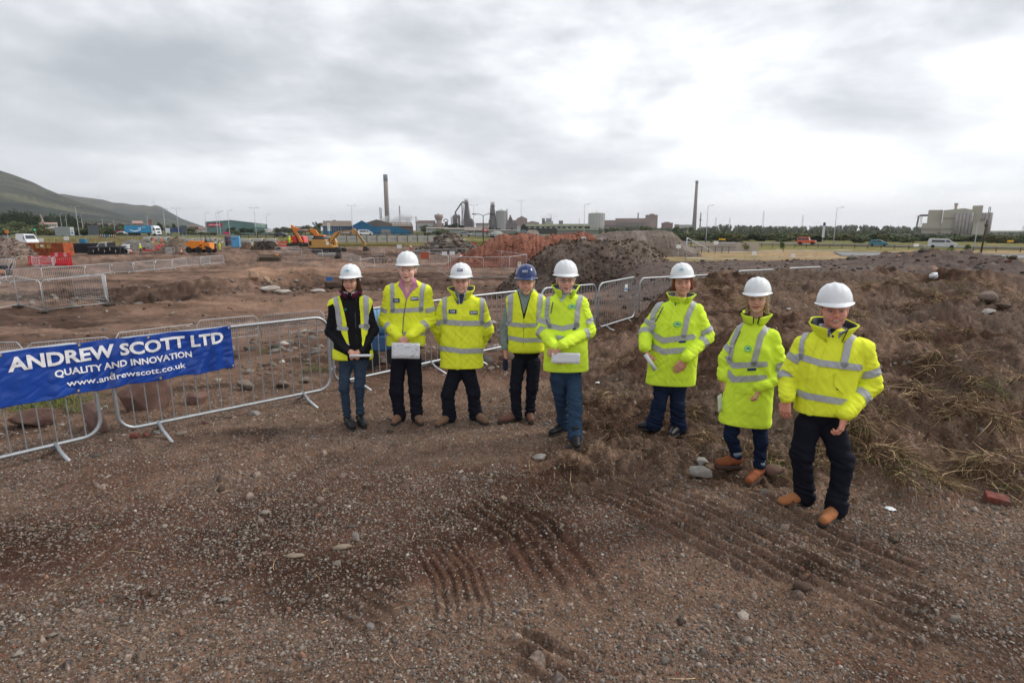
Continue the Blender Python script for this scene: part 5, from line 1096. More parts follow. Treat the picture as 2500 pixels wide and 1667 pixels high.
signpost('road_sign',205,133.5,171,554,574,583,M_SB,'large pale sign back standing beside the church view',2,grid_back);signpost('road_sign',204,171.5,180,554.5,574.5,580,M_WS,'tall white sign with blue patches right of the pale sign back',2,lambda P,e,pn,z0,xc:[MB().box((.0,-.06,P.z(y)-z0),(5*P.h,.04,h*P.v)).build('blue_patch',mat('sign_blue',(.05,.2,.5),.5),pn) for y,h in ((562.5,2),(569,5))])
signpost('road_sign',200,214.5,240.5,550.5,574,581,M_SBD,'dark grey sign back on two pale posts',2);signpost('road_sign',230,441.5,456,551,569,576,M_SBD,'dark grey louvred sign back right of the lorry',2);signpost('billboard',205,800,806,545,564,583,M_WS,'narrow white banner sign left of the blue workshop',1,lambda P,e,pn,z0,xc:[MB().box((0,-.06,P.z(y)-z0),(3*P.h,.04,2*P.v)).build('mark',mat('mark_grey',(.3,.3,.32),.6),pn) for y in (549,553.5,558)],'sign')
def chev(P,e,pn,z0,xc):
    w=P.h;zc=P.z(575.7)-z0;h=2.6*P.v
    for k in (-17.5,-12.5,-7.5,4.8,10,15):
        X=k*w;b=MB()
        for s in (-1,1):b.add([(X,-.06,zc),(X+2*w,-.06,zc+s*h),(X+3.6*w,-.06,zc+s*h),(X+1.6*w,-.06,zc)],[(0,1,2,3)])
        b.build('chevron',M_WS,pn)
    b=MB();b.box((0,-.07,zc),(5.5*w,.04,4.6*P.v));b.build('blue_plate',mat('sign_blue',(.05,.2,.5),.5),pn)
    for s in (-1,1):b=MB();b.box((s*20.2*w,-.02,zc),(1.2*w,.1,7.6*P.v));b.build('end_board',mat('sign_orange',(.75,.22,.04),.5),pn)
signpost('chevron_board',190,239,279,572,579.5,583,mat('matt_black',(.025,.022,.02),.8),'black and white chevron board with a blue plate in the middle',3,chev)
signpost('road_sign',150,11,20,562.5,569.5,578,mat('sign_orange',(.75,.22,.04),.5),'small orange road sign near the left photo edge',1);signpost('road_sign',150,1756,1773,582.5,586.5,592,mat('sign_yellow2',(.75,.42,.03),.5),'yellow board by the road under the slender chimney’s right side',2);signpost('road_sign',150,2464,2479,586.5,591.5,604,mat('sign_yellow2',(.75,.42,.03),.5),'yellow sign on a post at the far right',1)
signpost('notice',125,2236,2248.5,595,602.5,612,M_WS,'white notice board by the rail fence left of the white minibus',1);signpost('hazard_sign',62,2475,2497,637.5,647,655,M_WS,'white sign with orange square and triangle at the right edge, upper one',2,lambda P,e,pn,z0,xc:[MB().box((-5*P.h,-.06,P.z(642)-z0),(9*P.h,.03,6*P.v)).build('orange_patch',mat('sign_orange',(.75,.22,.04),.5),pn),MB().add([(2*P.h,-.06,P.z(639.5)-z0),(9*P.h,-.06,P.z(639.5)-z0),(5.5*P.h,-.06,P.z(645)-z0)],[(0,1,2)]).build('triangle',MATS['sign_orange'],pn)])
signpost('hazard_sign',52,2438,2456,648.5,656,668,M_WS,'white sign with an orange patch at the right edge, lower one',1,lambda P,e,pn,z0,xc:MB().box((4.5*P.h,-.06,P.z(652.3)-z0),(8*P.h,.03,6*P.v)).build('orange_patch',MATS['sign_orange'],pn))
def green_lens():
    m=bpy.data.materials.new('green_lamp');m.use_nodes=True;b=m.node_tree.nodes['Principled BSDF'];b.inputs['Base Color'].default_value=(.02,.5,.25,1);b.inputs['Emission Color'].default_value=(.02,.9,.45,1);b.inputs['Emission Strength'].default_value=.6;return m
_gl=green_lens();signpost('traffic_light',190,83.5,87.5,555,564,576,mat('matt_black',(.025,.022,.02),.8),'black traffic signal showing green above the white van',1,lambda P,e,pn,z0,xc:MB().cyl((0,-.12,P.z(561)-z0),.24,.1,10,'Y').build('green_lens',_gl,pn),'traffic light')
signpost('banner_sign',235,281,311,564,568,576,mat('pink_board',(.45,.04,.13),.5),'long low crimson banner left of the lorry',3)
signpost('totem_sign',190,2008,2014,545,580,590,mat('totem_white',(.55,.57,.6),.5),'tall white totem with a dark blue head beyond the road',1,lambda P,e,pn,z0,xc:MB().box((0,-.1,P.z(547)-z0),(5*P.h,.2,7*P.v)).build('head_panel',mat('totem_blue',(.03,.06,.15),.5),pn))
for k,(px,py,Y,l) in enumerate([(1425,583,68,'small white notice on the red heap’s right end'),(1657,602,85,'white notice leaning on the fence right of the grey heap'),(100,586,110,'white notice on the fence right of the white van'),(161.5,582,110,'white notice on the rail fence under the pale sign back'),(1748,593,110,'white card on a bush beside the rail fence'),(1842,618,76,'white notice on the thin fence in the dry field'),(1936,624,78,'pale notice lying against the thin fence in the dry field'),(975,602,128,'white board on the ground left of the rubble heap')]):
    p=at(px,py,Y);b=MB();b.box((0,0,0),(.62*Y/75,.03,.48*Y/75));o=b.build('notice',MATS['notice_white'],loc=p);b=MB();b.tube([(0,.05,-p.z+gz(p.x,p.y)),(0,.05,0)],.03,4);b.build('post',M_LP,o);tag(o,l,'notice')
# fences
def rail_fence(pts,label,h=1.15,gap=2.6,m=None,rails=2,name='rail_fence',group='post and rail fences beside the roads'):
    m=m or M_WOOD;pts=[Vector((p[0],p[1],gz(p[0],p[1]))) for p in pts];e=empty(name,pts[0]);tag(e,label,'fence',group);o0=pts[0];n=0
    for a,c in zip(pts[:-1],pts[1:]):
        L=(c-a).length;k=max(1,int(round(L/gap)))
        for i in range(k):
            if n < 95:p=a+(c-a)*i/k-o0;b=MB();b.box((p.x,p.y,h/2-.05),(.13,.13,h+.1));b.build('post',m,e);n += 1
        b=MB()
        for r in range(rails):zz=h*(.9-.42*r);b.tube([a-o0+Vector((0,-.08,zz)),c-o0+Vector((0,-.08,zz))],.06,4)
        b.build('rail',m,e)
    return e
M_FB=mat('brown_timber',(.12,.085,.06),.85,var=.2,scale=2)
def wp(px,Y):return ((px-1250)*Y/1377,Y)
rail_fence([wp(1836,150),wp(2060,141),wp(2260,131)],'brown post and rail fence along the road below the cars',.95,2.6,M_FB);rail_fence([wp(2383,120),wp(2500,114),wp(2620,108)],'brown post and rail fence at the right edge under the telegraph pole',.95,3.2,M_FB)
rail_fence([wp(95,120),wp(230,122)],'dark post and rail fence behind the rusty skip',1.25,2.7);rail_fence([wp(585,185),wp(900,185)],'black rail fence behind the concrete pipes and diggers',1.5,2.9,mat('matt_black',(.025,.022,.02),.8));rail_fence([wp(905,200),wp(1055,200),wp(1215,192)],'black rail fence between the workshop and the white tent',1.5,2.9,MATS['matt_black'])
rail_fence([wp(1655,155),wp(1760,150),wp(1840,150)],'black fence beside the pale wall at the far side of the field',1.9,4,MATS['matt_black']);rail_fence([wp(1616,112),wp(1700,110),wp(1800,108)],'thin dark fence with many stakes at the grey heap’s right foot',1.3,1.3,mat('stake_grey',(.12,.12,.12),.8),1)
# hoarding
P=PX(172);z0=gz(P.x(900),172);e=empty('hoarding',(P.x(820),172,z0));tag(e,'long low pale hoarding with grey panels behind the diggers','wall');W=P.x(1075)-P.x(745);ox=P.x(745)-P.x(820)
b=MB();b.box((ox+W/2,.1,.95),(W,.1,1.9));b.build('boards',mat('hoarding_pale',(.50,.46,.40),.8,var=.1,scale=.5,stain=(.35,.31,.27),stain_scale=.5),e)
for k in range(13):b=MB();b.box((ox+1.5+k*3.2,.0,1.1),(1.9,.06,.85));b.build('panel',mat('hoarding_panel',(.33,.35,.35),.6,var=.15,scale=2),e)
for k in range(14):b=MB();b.box((ox+k*3.1+.1,-.12,1.15),(.13,.13,2.5));b.build('post',M_WOOD,e)
P=PX(125);e=empty('wall',(P.x(1745),118,gz(P.x(1745),118)));tag(e,'pale block wall with a barred gate at the far side of the dry field','wall');b=MB();b.box((0,0,.9),(14,.2,1.8));b.build('blockwork',mat('block_wall',(.42,.36,.31),.85),e);b=MB();[b.box((-2.5+i*.4,-.15,.9),(.05,.05,1.3)) for i in range(12)];b.box((-.3,-.15,1.5),(4.8,.05,.06));b.build('gate',M_LP,e)
pp=[(1674,638),(1743,635),(1817,633),(1903,631),(1989,630),(2080,627)]
for i in range(5):A=G(*pp[i]);B=G(*pp[i+1]);mesh_panel(A,B,1.15,'%s thin panel from the left in the fence crossing the dry field' % nth[i],'thin fence panels in the dry field',feet=False,bars=6,r=.022,wires=False)
A=on(19.5,66);B=on(30,62)
mesh_panel(at(2426,664,52),at(2500,660,50),1.5,'thin mesh panel in front of the right-hand road','thin fence panels in the dry field',feet=False,bars=6,wires=False)
# netting
def steam(px,py,Y,rx,ry,rz,label,dens):
    m=bpy.data.materials.new('steam');m.use_nodes=True;nt=m.node_tree;nt.nodes.clear();out=nn(nt,'ShaderNodeOutputMaterial');v=nn(nt,'ShaderNodeVolumePrincipled');tc=nn(nt,'ShaderNodeTexCoord');n=nn(nt,'ShaderNodeTexNoise');n.inputs['Scale'].default_value=.06;n.inputs['Detail'].default_value=4
    nt.links.new(tc.outputs['Object'],n.inputs['Vector']);d=math_n(nt,'MULTIPLY',math_n(nt,'SUBTRACT',n.outputs[0],.42,clamp=True),dens);nt.links.new(d,v.inputs['Density']);v.inputs['Color'].default_value=(.97,.97,.98,1);nt.links.new(v.outputs[0],out.inputs['Volume'])
    P=PX(Y);V,F=ico(3);o=mesh_obj('steam_plume',V*np.array([rx,ry,rz])*(1+vnoise3(V*2,5)[:,None]*.5),F,m,loc=(P.x(px),Y,P.z(py)));tag(o,label,'steam')
steam(975,538,1440,48,18,15,'white steam drifting at the foot of the tall grey-topped chimney',.35);steam(1340,528,1440,24,12,11,'faint steam over the middle of the steelworks',.12)
P=PX(140)
for a,c,l in ((1044,1078,'red plastic netting behind the rubble heap, left length'),(1126,1162,'red plastic netting right of the rubble heap')):
    b=MB();b.box((0,0,.5),((c-a)*P.h,.06,.9));x=P.x((a+c)/2);o=b.build('netting',mat('red_net',(.50,.04,.035),.6),loc=(x,160,gz(x,160)));tag(o,l,'netting');o.scale=(160/140.,1,1);o.location.x=x*160/140.

# ================================================================ TREES AND SHRUBS
M_LEAF=mat_attr('foliage',.75,.25,2.5,spec=.06)
M_BARK=mat('bark',(.10,.08,.06),.9,var=.2,scale=4)
def crown_mesh(name,seed,n,col_lo,col_hi,leaf,lobes=7,flat=1.0,rim=.35):
    """leaf-clump faces spread through a crown of unit half-width and height 0..2*flat; uneven lobes with gaps"""
    r=np.random.default_rng(seed);cs=[];
    for k in range(lobes):a=r.uniform(0,6.28);d=r.uniform(.1,.62);cs.append((d*math.cos(a),d*math.sin(a),flat*r.uniform(.35,1.45),r.uniform(.32,.55)))
    cs.append((0,0,flat*.9,.62));cs=np.array(cs);q=r.integers(0,len(cs),n);c=cs[q]
    v=r.normal(0,1,(n,3));v /= np.linalg.norm(v,axis=1,keepdims=True);rr=r.uniform(0,1,n)**rim
    p=c[:,:3] + v*(c[:,3]*rr)[:,None]*np.array([1,1,.85*flat**.5]);nz=fbm(p[:,0]*3+seed,p[:,2]*3+p[:,1]*2,3,seed);keep=(nz > -.28) & (p[:,2] > 0.0);p,v,q=p[keep],v[keep],q[keep];n=len(p)
    t=v+r.normal(0,.8,(n,3));t /= np.linalg.norm(t,axis=1,keepdims=True);u=np.cross(t,r.normal(0,1,(n,3)));u /= np.linalg.norm(u,axis=1,keepdims=True);w=np.cross(t,u);s=(leaf*r.uniform(.5,1.3,n))[:,None]
    V=np.stack([p-u*s,p+w*s*.8,p+u*s,p-w*s*.8],1).reshape(-1,3);F=np.arange(4*n).reshape(-1,4)
    k=r.uniform(0,1,(n,1))*.6 + _hash(q.astype(float),q*0.+seed)[:,None]*.4;C=np.array(col_lo)*(1-k)+np.array(col_hi)*k;return V,F,np.repeat(C,4,0)
def tree_proto(name,seed,n,lo,hi,leaf,flat,trunk,cat='tree',lobes=7):
    e=empty(name,(0,0,0));V,F,C=crown_mesh('crown',seed,n,lo,hi,leaf,lobes,flat);V[:,2] += trunk;mesh_obj('crown',V,F,M_LEAF,e,col=C)
    rr=random.Random(seed);b=MB();b.tube([(0,0,-.1),(.02,0,trunk),(rr.uniform(-.08,.08),.03,trunk+flat)],[.075,.055,.02],6)
    for k in range(4):a=rr.uniform(0,6.28);b.tube([(0,0,trunk+.15*k),(.35*math.cos(a),.35*math.sin(a),trunk+flat*(.5+.25*k))],[.035,.01],4)
    b.build('trunk' if cat == 'tree' else 'stems',M_BARK,e,True);return e
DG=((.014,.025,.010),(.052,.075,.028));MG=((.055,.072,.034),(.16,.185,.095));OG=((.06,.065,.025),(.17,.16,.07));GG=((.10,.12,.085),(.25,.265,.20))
protos={'dark':[tree_proto('tree',11,2600,*DG,.085,1.0,.35),tree_proto('tree',12,2600,*DG,.085,1.15,.45)],'mid':[tree_proto('tree',13,2600,*MG,.08,.85,.25),tree_proto('tree',14,2600,*GG,.08,.9,.3)],
          'bush':[tree_proto('bush',15,2400,*MG,.085,.55,.02,'bush'),tree_proto('bush',16,2400,*OG,.085,.5,.02,'bush'),tree_proto('bush',17,2400,*DG,.09,.6,.02,'bush')],
          'sprig':[tree_proto('shrub',18,900,(.07,.10,.02),(.26,.28,.07),.07,.8,.02,'bush',5),tree_proto('shrub',19,900,(.04,.06,.025),(.13,.16,.06),.07,.9,.02,'bush',5)]}
used_p=set()
def plant(kind,v,px,pyt,wpx,Y,label,cat,group,zb=None):
    """crown top at pyt, width wpx pixels, at distance Y"""
    P=PX(Y);x=P.x(px);z0=gz(x,Y) if zb is None else zb;src=protos[kind][v];hw=wpx*P.h/2;H=P.z(pyt)-z0
    top=max(c.co.z for c in []) if False else src['_top'];key=(kind,v)
    if key not in used_p:used_p.add(key);o=src;o.location=(x,Y,z0)
    else:o=dup(src,(x,Y,z0))
    o.rotation_euler=(0,0,random.uniform(0,6.28));o.scale=(hw,hw,H/top);tag(o,label,cat,group);return o
for k in protos:
    for o in protos[k]:o['_top']=float(max(v.co.z for v in o.children[0].data.vertices))*.97
GTL='trees and bushes below the hillside';GTR='trees and scrub beyond the right-hand road'
LBL={'dark':'dark evergreen tree','mid':'mid-green bushy tree','bush':'rounded roadside bush'}
def near_words(px):
    marks=[(5,'at the left photo edge'),(60,'above the white van'),(105,'beside the church'),(150,'behind the pale sign back'),(200,'between the two sign backs'),(240,'behind the grey sign back'),(290,'left of the blue lorry'),(350,'above the lorry’s trailer'),(410,'by the lorry’s cab'),(470,'left of the green warehouse'),(540,'in front of the green warehouse'),(600,'before the warehouse’s right half'),(700,'behind the orange digger’s arm'),(760,'left of the blue workshop'),(1040,'right of the blue workshop'),(1110,'below the larger furnace'),(1240,'behind the white tent'),(1330,'in front of the long mossy shed'),(1500,'before the long brick-red mill'),(1600,'behind the grey heap'),(1720,'by the slender chimney'),(1800,'behind the pale wall'),(1960,'behind the orange four-by-four'),(2030,'beside the totem sign'),(2150,'behind the teal car'),(2250,'left of the power station'),(2330,'at the foot of the power station'),(2440,'right of the telegraph pole'),(2500,'at the right photo edge')]
    return min(marks,key=lambda m:abs(m[0]-px))[1]
seen_lab={}
def auto(kind,v,px,pyt,w,Y,group,cat=None):
    base={('dark',0):'dark evergreen tree',('dark',1):'tall dark leafy tree',('mid',0):'mid-green bushy tree',('mid',1):'grey-green tree',('bush',0):'bright green bush',('bush',1):'olive brown bush',('bush',2):'dark green bush'}[(kind,v)]
    size=['small ','','broad '][0 if w < 16 else (1 if w < 34 else 2)];l='%s%s %s' % (size,base,near_words(px));seen_lab.setdefault(l,[]).append(px)
    o=plant(kind,v,px,pyt,w,Y,l,'bush' if kind == 'bush' else 'tree',group);o['_l']=l;return o
made=[]
for a in [('dark',0,8,520,40,420),('dark',1,40,512,46,430),('dark',0,72,516,44,440),('dark',1,85,520,30,400),('dark',0,126,520,34,520),('dark',1,150,523,26,500),('dark',0,175,520,26,450),('dark',1,190,527,22,430),('dark',0,60,526,50,340),('dark',1,18,534,46,320),('dark',0,214,541,20,420),('mid',0,40,540,60,280),('mid',0,0,545,50,270),('mid',0,95,547,50,275),('bush',0,20,553,70,240),('bush',0,70,554,60,238),('bush',1,110,558,50,236),('bush',1,140,563,40,236),('bush',0,45,560,60,232),('mid',0,200,556,34,260),('bush',2,190,561,30,225),('bush',2,210,558,26,228),('mid',0,258,552,34,262),('mid',0,240,556,26,255),('bush',2,265,562,36,226),('mid',0,300,553,36,300),('bush',0,296,568,30,222),
          ('dark',0,392,543,18,420),('dark',1,424,545,14,420),('mid',1,410,549,26,380),('mid',1,445,552,30,380),('mid',0,330,547,20,430),('mid',0,470,555,30,330),('bush',1,455,565,34,280),('bush',0,480,567,36,270),('bush',0,500,566,30,250),('bush',1,520,567,30,248),('dark',0,565,554,26,330),('mid',0,572,562,30,280),('dark',1,596,556,24,335),('dark',0,612,557,24,335),('bush',0,590,570,34,250),('mid',0,636,562,30,290),('bush',0,660,570,34,250),('bush',1,625,572,30,245),
          ('mid',1,676,556,30,330),('mid',1,695,554,34,330),('mid',0,716,555,30,320),('mid',1,745,550,34,300),('mid',0,768,553,34,300),('dark',1,776,541,24,380),('mid',1,735,560,36,280),('bush',1,770,563,30,260),('dark',0,822,537,30,420),('dark',0,800,544,22,415),('bush',2,985,573,26,250),('bush',1,968,576,16,240),
          ('mid',1,1035,549,30,420),('mid',1,1055,551,30,410),('mid',0,1045,556,34,380),('mid',0,1080,552,26,400),('dark',0,1105,545,40,460),('dark',1,1128,548,24,460),('dark',0,1090,548,24,470),('bush',0,1068,560,40,250),('bush',0,1085,562,30,248),('bush',1,1042,568,26,245),('dark',0,1198,555,20,480),('bush',2,1218,556,16,440),('mid',1,1258,566,24,290),('mid',0,1276,567,20,285),('bush',0,1240,570,26,240),('bush',2,1250,556,12,440)]:
    made.append(auto(*a,GTL))
rb=np.random.default_rng(42)
for px in np.arange(1380,1700,17):made.append(auto('mid' if rb.uniform() < .9 else 'dark',int(rb.integers(0,2)),float(px),float(555+rb.uniform(-3,3)-(3 if px > 1520 and px < 1590 else 0)),float(rb.uniform(20,34)),float(rb.uniform(430,560)),GTR))
for px in np.arange(1560,2520,26):made.append(auto('bush',int(rb.choice([0,2,1],p=[.45,.25,.3])),float(px+rb.uniform(-6,6)),float(571+rb.uniform(-3,3)+max(0,(px-1900))/120.),float(rb.uniform(44,74)),float(rb.uniform(215,260) if px < 2100 else rb.uniform(190,230)),GTR))
for px in np.arange(2180,2520,24):made.append(auto('mid',1,float(px),float(571+rb.uniform(-3,3)),float(rb.uniform(40,60)),float(rb.uniform(230,270)),GTR))
cnt={}
for o in made:cnt.setdefault(o['label'],[]).append(o)
for l,os_ in cnt.items():
    if len(os_) > 1:
        os_.sort(key=lambda o:o.location.x/o.location.y);w=['leftmost','second from left','third from left','fourth from left','fifth from left','sixth from left','seventh from left']
        for i,o in enumerate(os_):o['label']=l + ', ' + (('left one' if i == 0 else 'right one') if len(os_) == 2 else (w[i] if i < len(os_)-1 else 'rightmost'))
for o in made:
    if '_l' in o:del o['_l']
for a in ((0,1745,586,22,120,'leafy green shrub growing by the pale wall'),(0,1822,588,28,118,'yellow-green shrub on the dry grass left of the rail fence'),(1,1917,589,20,116,'grey-green shrub by the rail fence under the orange four-by-four'),(0,2324,603,26,104,'bright green shrub right of the white minibus'),(1,2367,596,26,100,'dark spiky shrub left of the telegraph pole')):
    plant('sprig',a[0],a[1],a[2],a[3],a[4],a[5],'shrub','shrubs along the rail fence')
for k in protos:
    for o in protos[k]:del o['_top']
for o in bpy.data.objects:
    if '_top' in o:del o['_top']
def wood(name,segs,label):
    """far woodland that reads as one mass: leaf clumps over rows of crowns"""
    Vs,Fs,Cs,off=[],[],[],0;r=np.random.default_rng(len(segs)*7+1)
    for px0,px1,Y,dY,top,hgt,n,lo,hi in segs:
        for k in range(n):
            px=r.uniform(px0,px1);y=Y+r.uniform(-dY,dY);P=PX(y);tp=np.interp(px,[t[0] for t in top],[t[1] for t in top])+r.uniform(-1.2,2.2);w=r.uniform(4.5,9)*y/500/2;zt=P.z(tp);z0=zt-hgt*r.uniform(.8,1.1)
            V,F,C=crown_mesh('c',int(r.integers(0,9999)),170,lo,hi,.19,4,.8,.4);hh=V[:,2].max();V=V*np.array([w,w,(zt-z0)/hh])+np.array([P.x(px),y,z0]);Vs.append(V);Fs.append(F+off);Cs.append(C*r.uniform(.7,1.2));off += len(V)
    o=mesh_obj(name,np.concatenate(Vs),np.concatenate(Fs),M_LEAF,col=np.concatenate(Cs));tag(o,kind='stuff')
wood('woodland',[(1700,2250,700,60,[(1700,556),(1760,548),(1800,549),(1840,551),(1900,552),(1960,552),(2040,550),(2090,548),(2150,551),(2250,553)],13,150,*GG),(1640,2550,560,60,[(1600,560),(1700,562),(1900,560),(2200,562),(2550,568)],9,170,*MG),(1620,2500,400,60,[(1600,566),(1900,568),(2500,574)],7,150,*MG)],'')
wood('scrub',[(-80,330,620,80,[(-80,528),(60,526),(200,540),(330,548)],12,110,*DG),(200,700,640,60,[(200,552),(480,553),(700,560)],8,60,*DG)],'')
# ================================================================ VEHICLES
def paint(n,c,rough=.3):return mat(n,c,rough,var=.04,scale=2,coat=.4,stain=(c[0]*.6+.06,c[1]*.6+.05,c[2]*.6+.04),stain_scale=1.5,stain_amt=.3)
M_TYRE=mat('tyre',(.02,.02,.022),.85);M_RIM=mat('rim',(.35,.35,.36),.4,metal=.6);M_GLS=mat('car_glass',(.02,.03,.04),.12,spec=.8);M_LMP=mat('headlamp',(.6,.6,.6),.2);M_TL=mat('tail_lamp',(.35,.02,.02),.3);M_BLK=mat('black_plastic',(.02,.02,.022),.6)
def wheel(e,x,y,r,w=.22):
    b=MB();b.lathe((x,y,r),[(r*.62,-w/2),(r*.95,-w/2),(r,-w*.3),(r,w*.3),(r*.95,w/2),(r*.62,w/2)],20,'Y');wo=b.build('wheel',M_TYRE,e,True);b=MB();s=-1 if y < 0 else 1;b.lathe((x,y,r),[(.02,s*w*.42),(r*.5,s*w*.46),(r*.62,s*w*.36),(r*.6,-s*w*.3)],14,'Y');b.build('rim',M_RIM,wo,True)
def vehicle(name,body,glass,wheels,W,m,loc,rz,label,cat,s=1.,lamps=True,trim=None,rw=.33):
    """side profile extruded with tumblehome; x forward"""
    e=empty(name,loc,rz,s);tag(e,label,cat);hw=W/2
    def prof(b,poly,w0,inset,y_out=None):
        n=len(poly);zmid=max(p[1] for p in poly)*.55;zt=max(p[1] for p in poly);V=[];lay=[(-w0,1),(-w0*.93,0),(w0*.93,0),(w0,1)]
        for yy,full in [(-1,1),(-.9,0),(.9,0),(1,1)]:
            for (x,z) in poly:
                k=max(0,(z-zmid)/(zt-zmid));wy=w0-inset*k;V.append((x if not full else x*.985+.0,yy*wy if abs(yy) == 1 else yy*wy*1.06,z if not full else z-.03*(z > zmid)))
        Fs=[tuple(range(n-1,-1,-1)),tuple(3*n+i for i in range(n))]
        for l in range(3):
            for i in range(n):Fs.append((l*n+i,l*n+(i+1) % n,(l+1)*n+(i+1) % n,(l+1)*n+i))
        b.add(V,Fs)
    b=MB();prof(b,body,hw,.16);b.build('body',m,e,False)
    for g in glass:
        for sgn in (-1,1):
            zmid=max(p[1] for p in body)*.55;zt=max(p[1] for p in body);b=MB();V=[(x,sgn*(hw-.16*max(0,(z-zmid)/(zt-zmid))+.012),z) for x,z in g];b.add(V,[tuple(range(len(g)))]);b.build('window',M_GLS,e)
    for x in wheels:
        for y in (-hw+.08,hw-.08):wheel(e,x,y,rw)
    for bb,(w0,w1) in ((PANEL,((2.12,1.55),(1.56,2.27))),(VANB,((1.66,1.31),(1.1,1.82))),(HATCH,((1.02,1.13),(.42,1.48)))):
        if body is bb:b=MB();k_=hw-.2;b.add([(w0[0]+.02,-k_,w0[1]+.02),(w0[0]+.02,k_,w0[1]+.02),(w1[0]+.02,k_-.08,w1[1]+.02),(w1[0]+.02,-k_+.08,w1[1]+.02)],[(0,1,2,3)]);b.build('windscreen',M_GLS,e)
    xf=max(p[0] for p in body);xr=min(p[0] for p in body)
    if lamps:
        for y in (-hw+.28,hw-.28):b=MB();b.box((xf-.05,y,.72),(.16,.34,.17),bev=.04);b.build('headlight',M_LMP,e);b=MB();b.box((xr+.04,y*1.03,.95),(.1,.16,.3),bev=.03);b.build('tail_light',M_TL,e)
    b=MB();b.box((xf-.01,0,.45),(.12,W*.86,.2),bev=.04);b.box((xr+.01,0,.45),(.12,W*.86,.2),bev=.04);b.build('bumper',trim or M_BLK,e)
    return e
VANB=[(-2.55,.35),(2.5,.35),(2.6,.8),(2.45,1.08),(1.75,1.25),(1.0,1.88),(.6,1.97),(-2.45,2.0),(-2.6,1.2)]
VANG=[[(-1.95,1.22),(.35,1.22),(.35,1.72),(-1.95,1.74)],[(.5,1.22),(1.5,1.22),(.95,1.72),(.5,1.74)]]
PANEL=[(-2.9,.4),(2.75,.4),(2.85,.95),(2.6,1.3),(2.15,1.5),(1.5,2.35),(1.1,2.5),(-2.75,2.55),(-2.9,1.4)]
HATCH=[(-2.0,.3),(1.95,.3),(2.05,.65),(1.85,.92),(1.1,1.08),(.35,1.52),(-.2,1.58),(-1.5,1.55),(-1.95,1.05),(-2.08,.8)]
HATG=[[(-1.55,1.02),(-.45,1.02),(-.45,1.44),(-1.3,1.42)],[(-.35,1.02),(.9,1.0),(.35,1.40),(-.35,1.44)]]
JEEP=[(-2.2,.5),(2.1,.5),(2.15,.95),(2.1,1.15),(.75,1.2),(.5,1.92),(.3,2.0),(-2.15,2.0),(-2.22,1.2)]
JEEG=[[(-2.0,1.28),(-1.2,1.28),(-1.2,1.8),(-2.0,1.8)],[(-1.1,1.28),(-.4,1.28),(-.4,1.8),(-1.1,1.8)],[(-.3,1.28),(.55,1.28),(.38,1.8),(-.3,1.8)]]
def carat(px,py_base,Y,**k):P=PX(Y);return (P.x(px),Y,P.z(py_base))
zr=-2.04
vehicle('four_by_four',JEEP,JEEG,(-1.45,1.4),1.85,paint('paint_vermilion',(.62,.085,.015)),(PX(165).x(1972.5),165,zr),-.62,'boxy orange-red four-by-four driving on the right-hand road','car',1.12,rw=.42)
vehicle('hatchback',HATCH,HATG,(-1.3,1.3),1.75,paint('paint_teal',(.015,.19,.25)),(PX(152).x(2149),152,zr),-.62,'small teal hatchback driving on the right-hand road','car',1.08,rw=.32)
vehicle('minibus',VANB,VANG,(-1.65,1.6),2.0,paint('paint_silver',(.55,.56,.58)),(PX(136).x(2306),136,zr),-.62,'silver-white minibus driving on the right-hand road','minibus',1.12,rw=.34)
z1=lambda px,Y:gz(PX(Y).x(px),Y)
vehicle('panel_van',PANEL,[[(1.15,1.45),(2.1,1.45),(1.5,2.2),(1.15,2.25)]],(-1.8,1.8),2.05,paint('paint_white',(.72,.73,.75)),(PX(118).x(62),118,z1(62,118)+1.0),-.55,'white panel van parked behind the rubble heap at the left','van',1.02,rw=.36)
vehicle('hatchback',HATCH,HATG,(-1.3,1.3),1.75,paint('paint_dusk',(.03,.04,.06)),(PX(170).x(10),170,z1(10,170)+.3),-.3,'dark car at the left photo edge behind the white van','car',1.,rw=.32)
vehicle('minibus',VANB,VANG,(-1.65,1.6),2.0,paint('paint_white',(.72,.73,.75)),(PX(205).x(892),205,z1(892,205)+.35),.2,'white minibus parked in front of the blue workshop','minibus',1.0,rw=.34)
vehicle('estate_car',HATCH,HATG,(-1.3,1.3),1.75,paint('paint_grey',(.30,.31,.33)),(PX(205).x(1136),205,z1(1136,205)+.5),0.,'silver-grey car behind the red netting right of the rubble heap','car',1.08,rw=.32)
vehicle('saloon_car',HATCH,HATG,(-1.3,1.3),1.75,MATS['paint_dusk'],(PX(195).x(685),195,z1(685,195)+.2),0.1,'dark car passing behind the rail fence left of the orange digger','car',1.0,rw=.32)
vehicle('saloon_car',HATCH,HATG,(-1.3,1.3),1.75,MATS['paint_white'],(PX(215).x(842),215,z1(842,215)+.3),0.1,'white car under the yellow digger’s boom','car',.9,rw=.32)
vehicle('saloon_car',HATCH,HATG,(-1.3,1.3),1.75,MATS['paint_grey'],(PX(212).x(862),212,z1(862,212)+.3),0.1,'grey car right beside the white one under the yellow digger’s boom','car',.9,rw=.32)
vehicle('hatchback',HATCH,HATG,(-1.3,1.3),1.75,MATS['paint_white'],(PX(235).x(295),235,z1(295,235)+.1),math.pi,'white car below the crimson banner left of the lorry','car',1.,rw=.32)
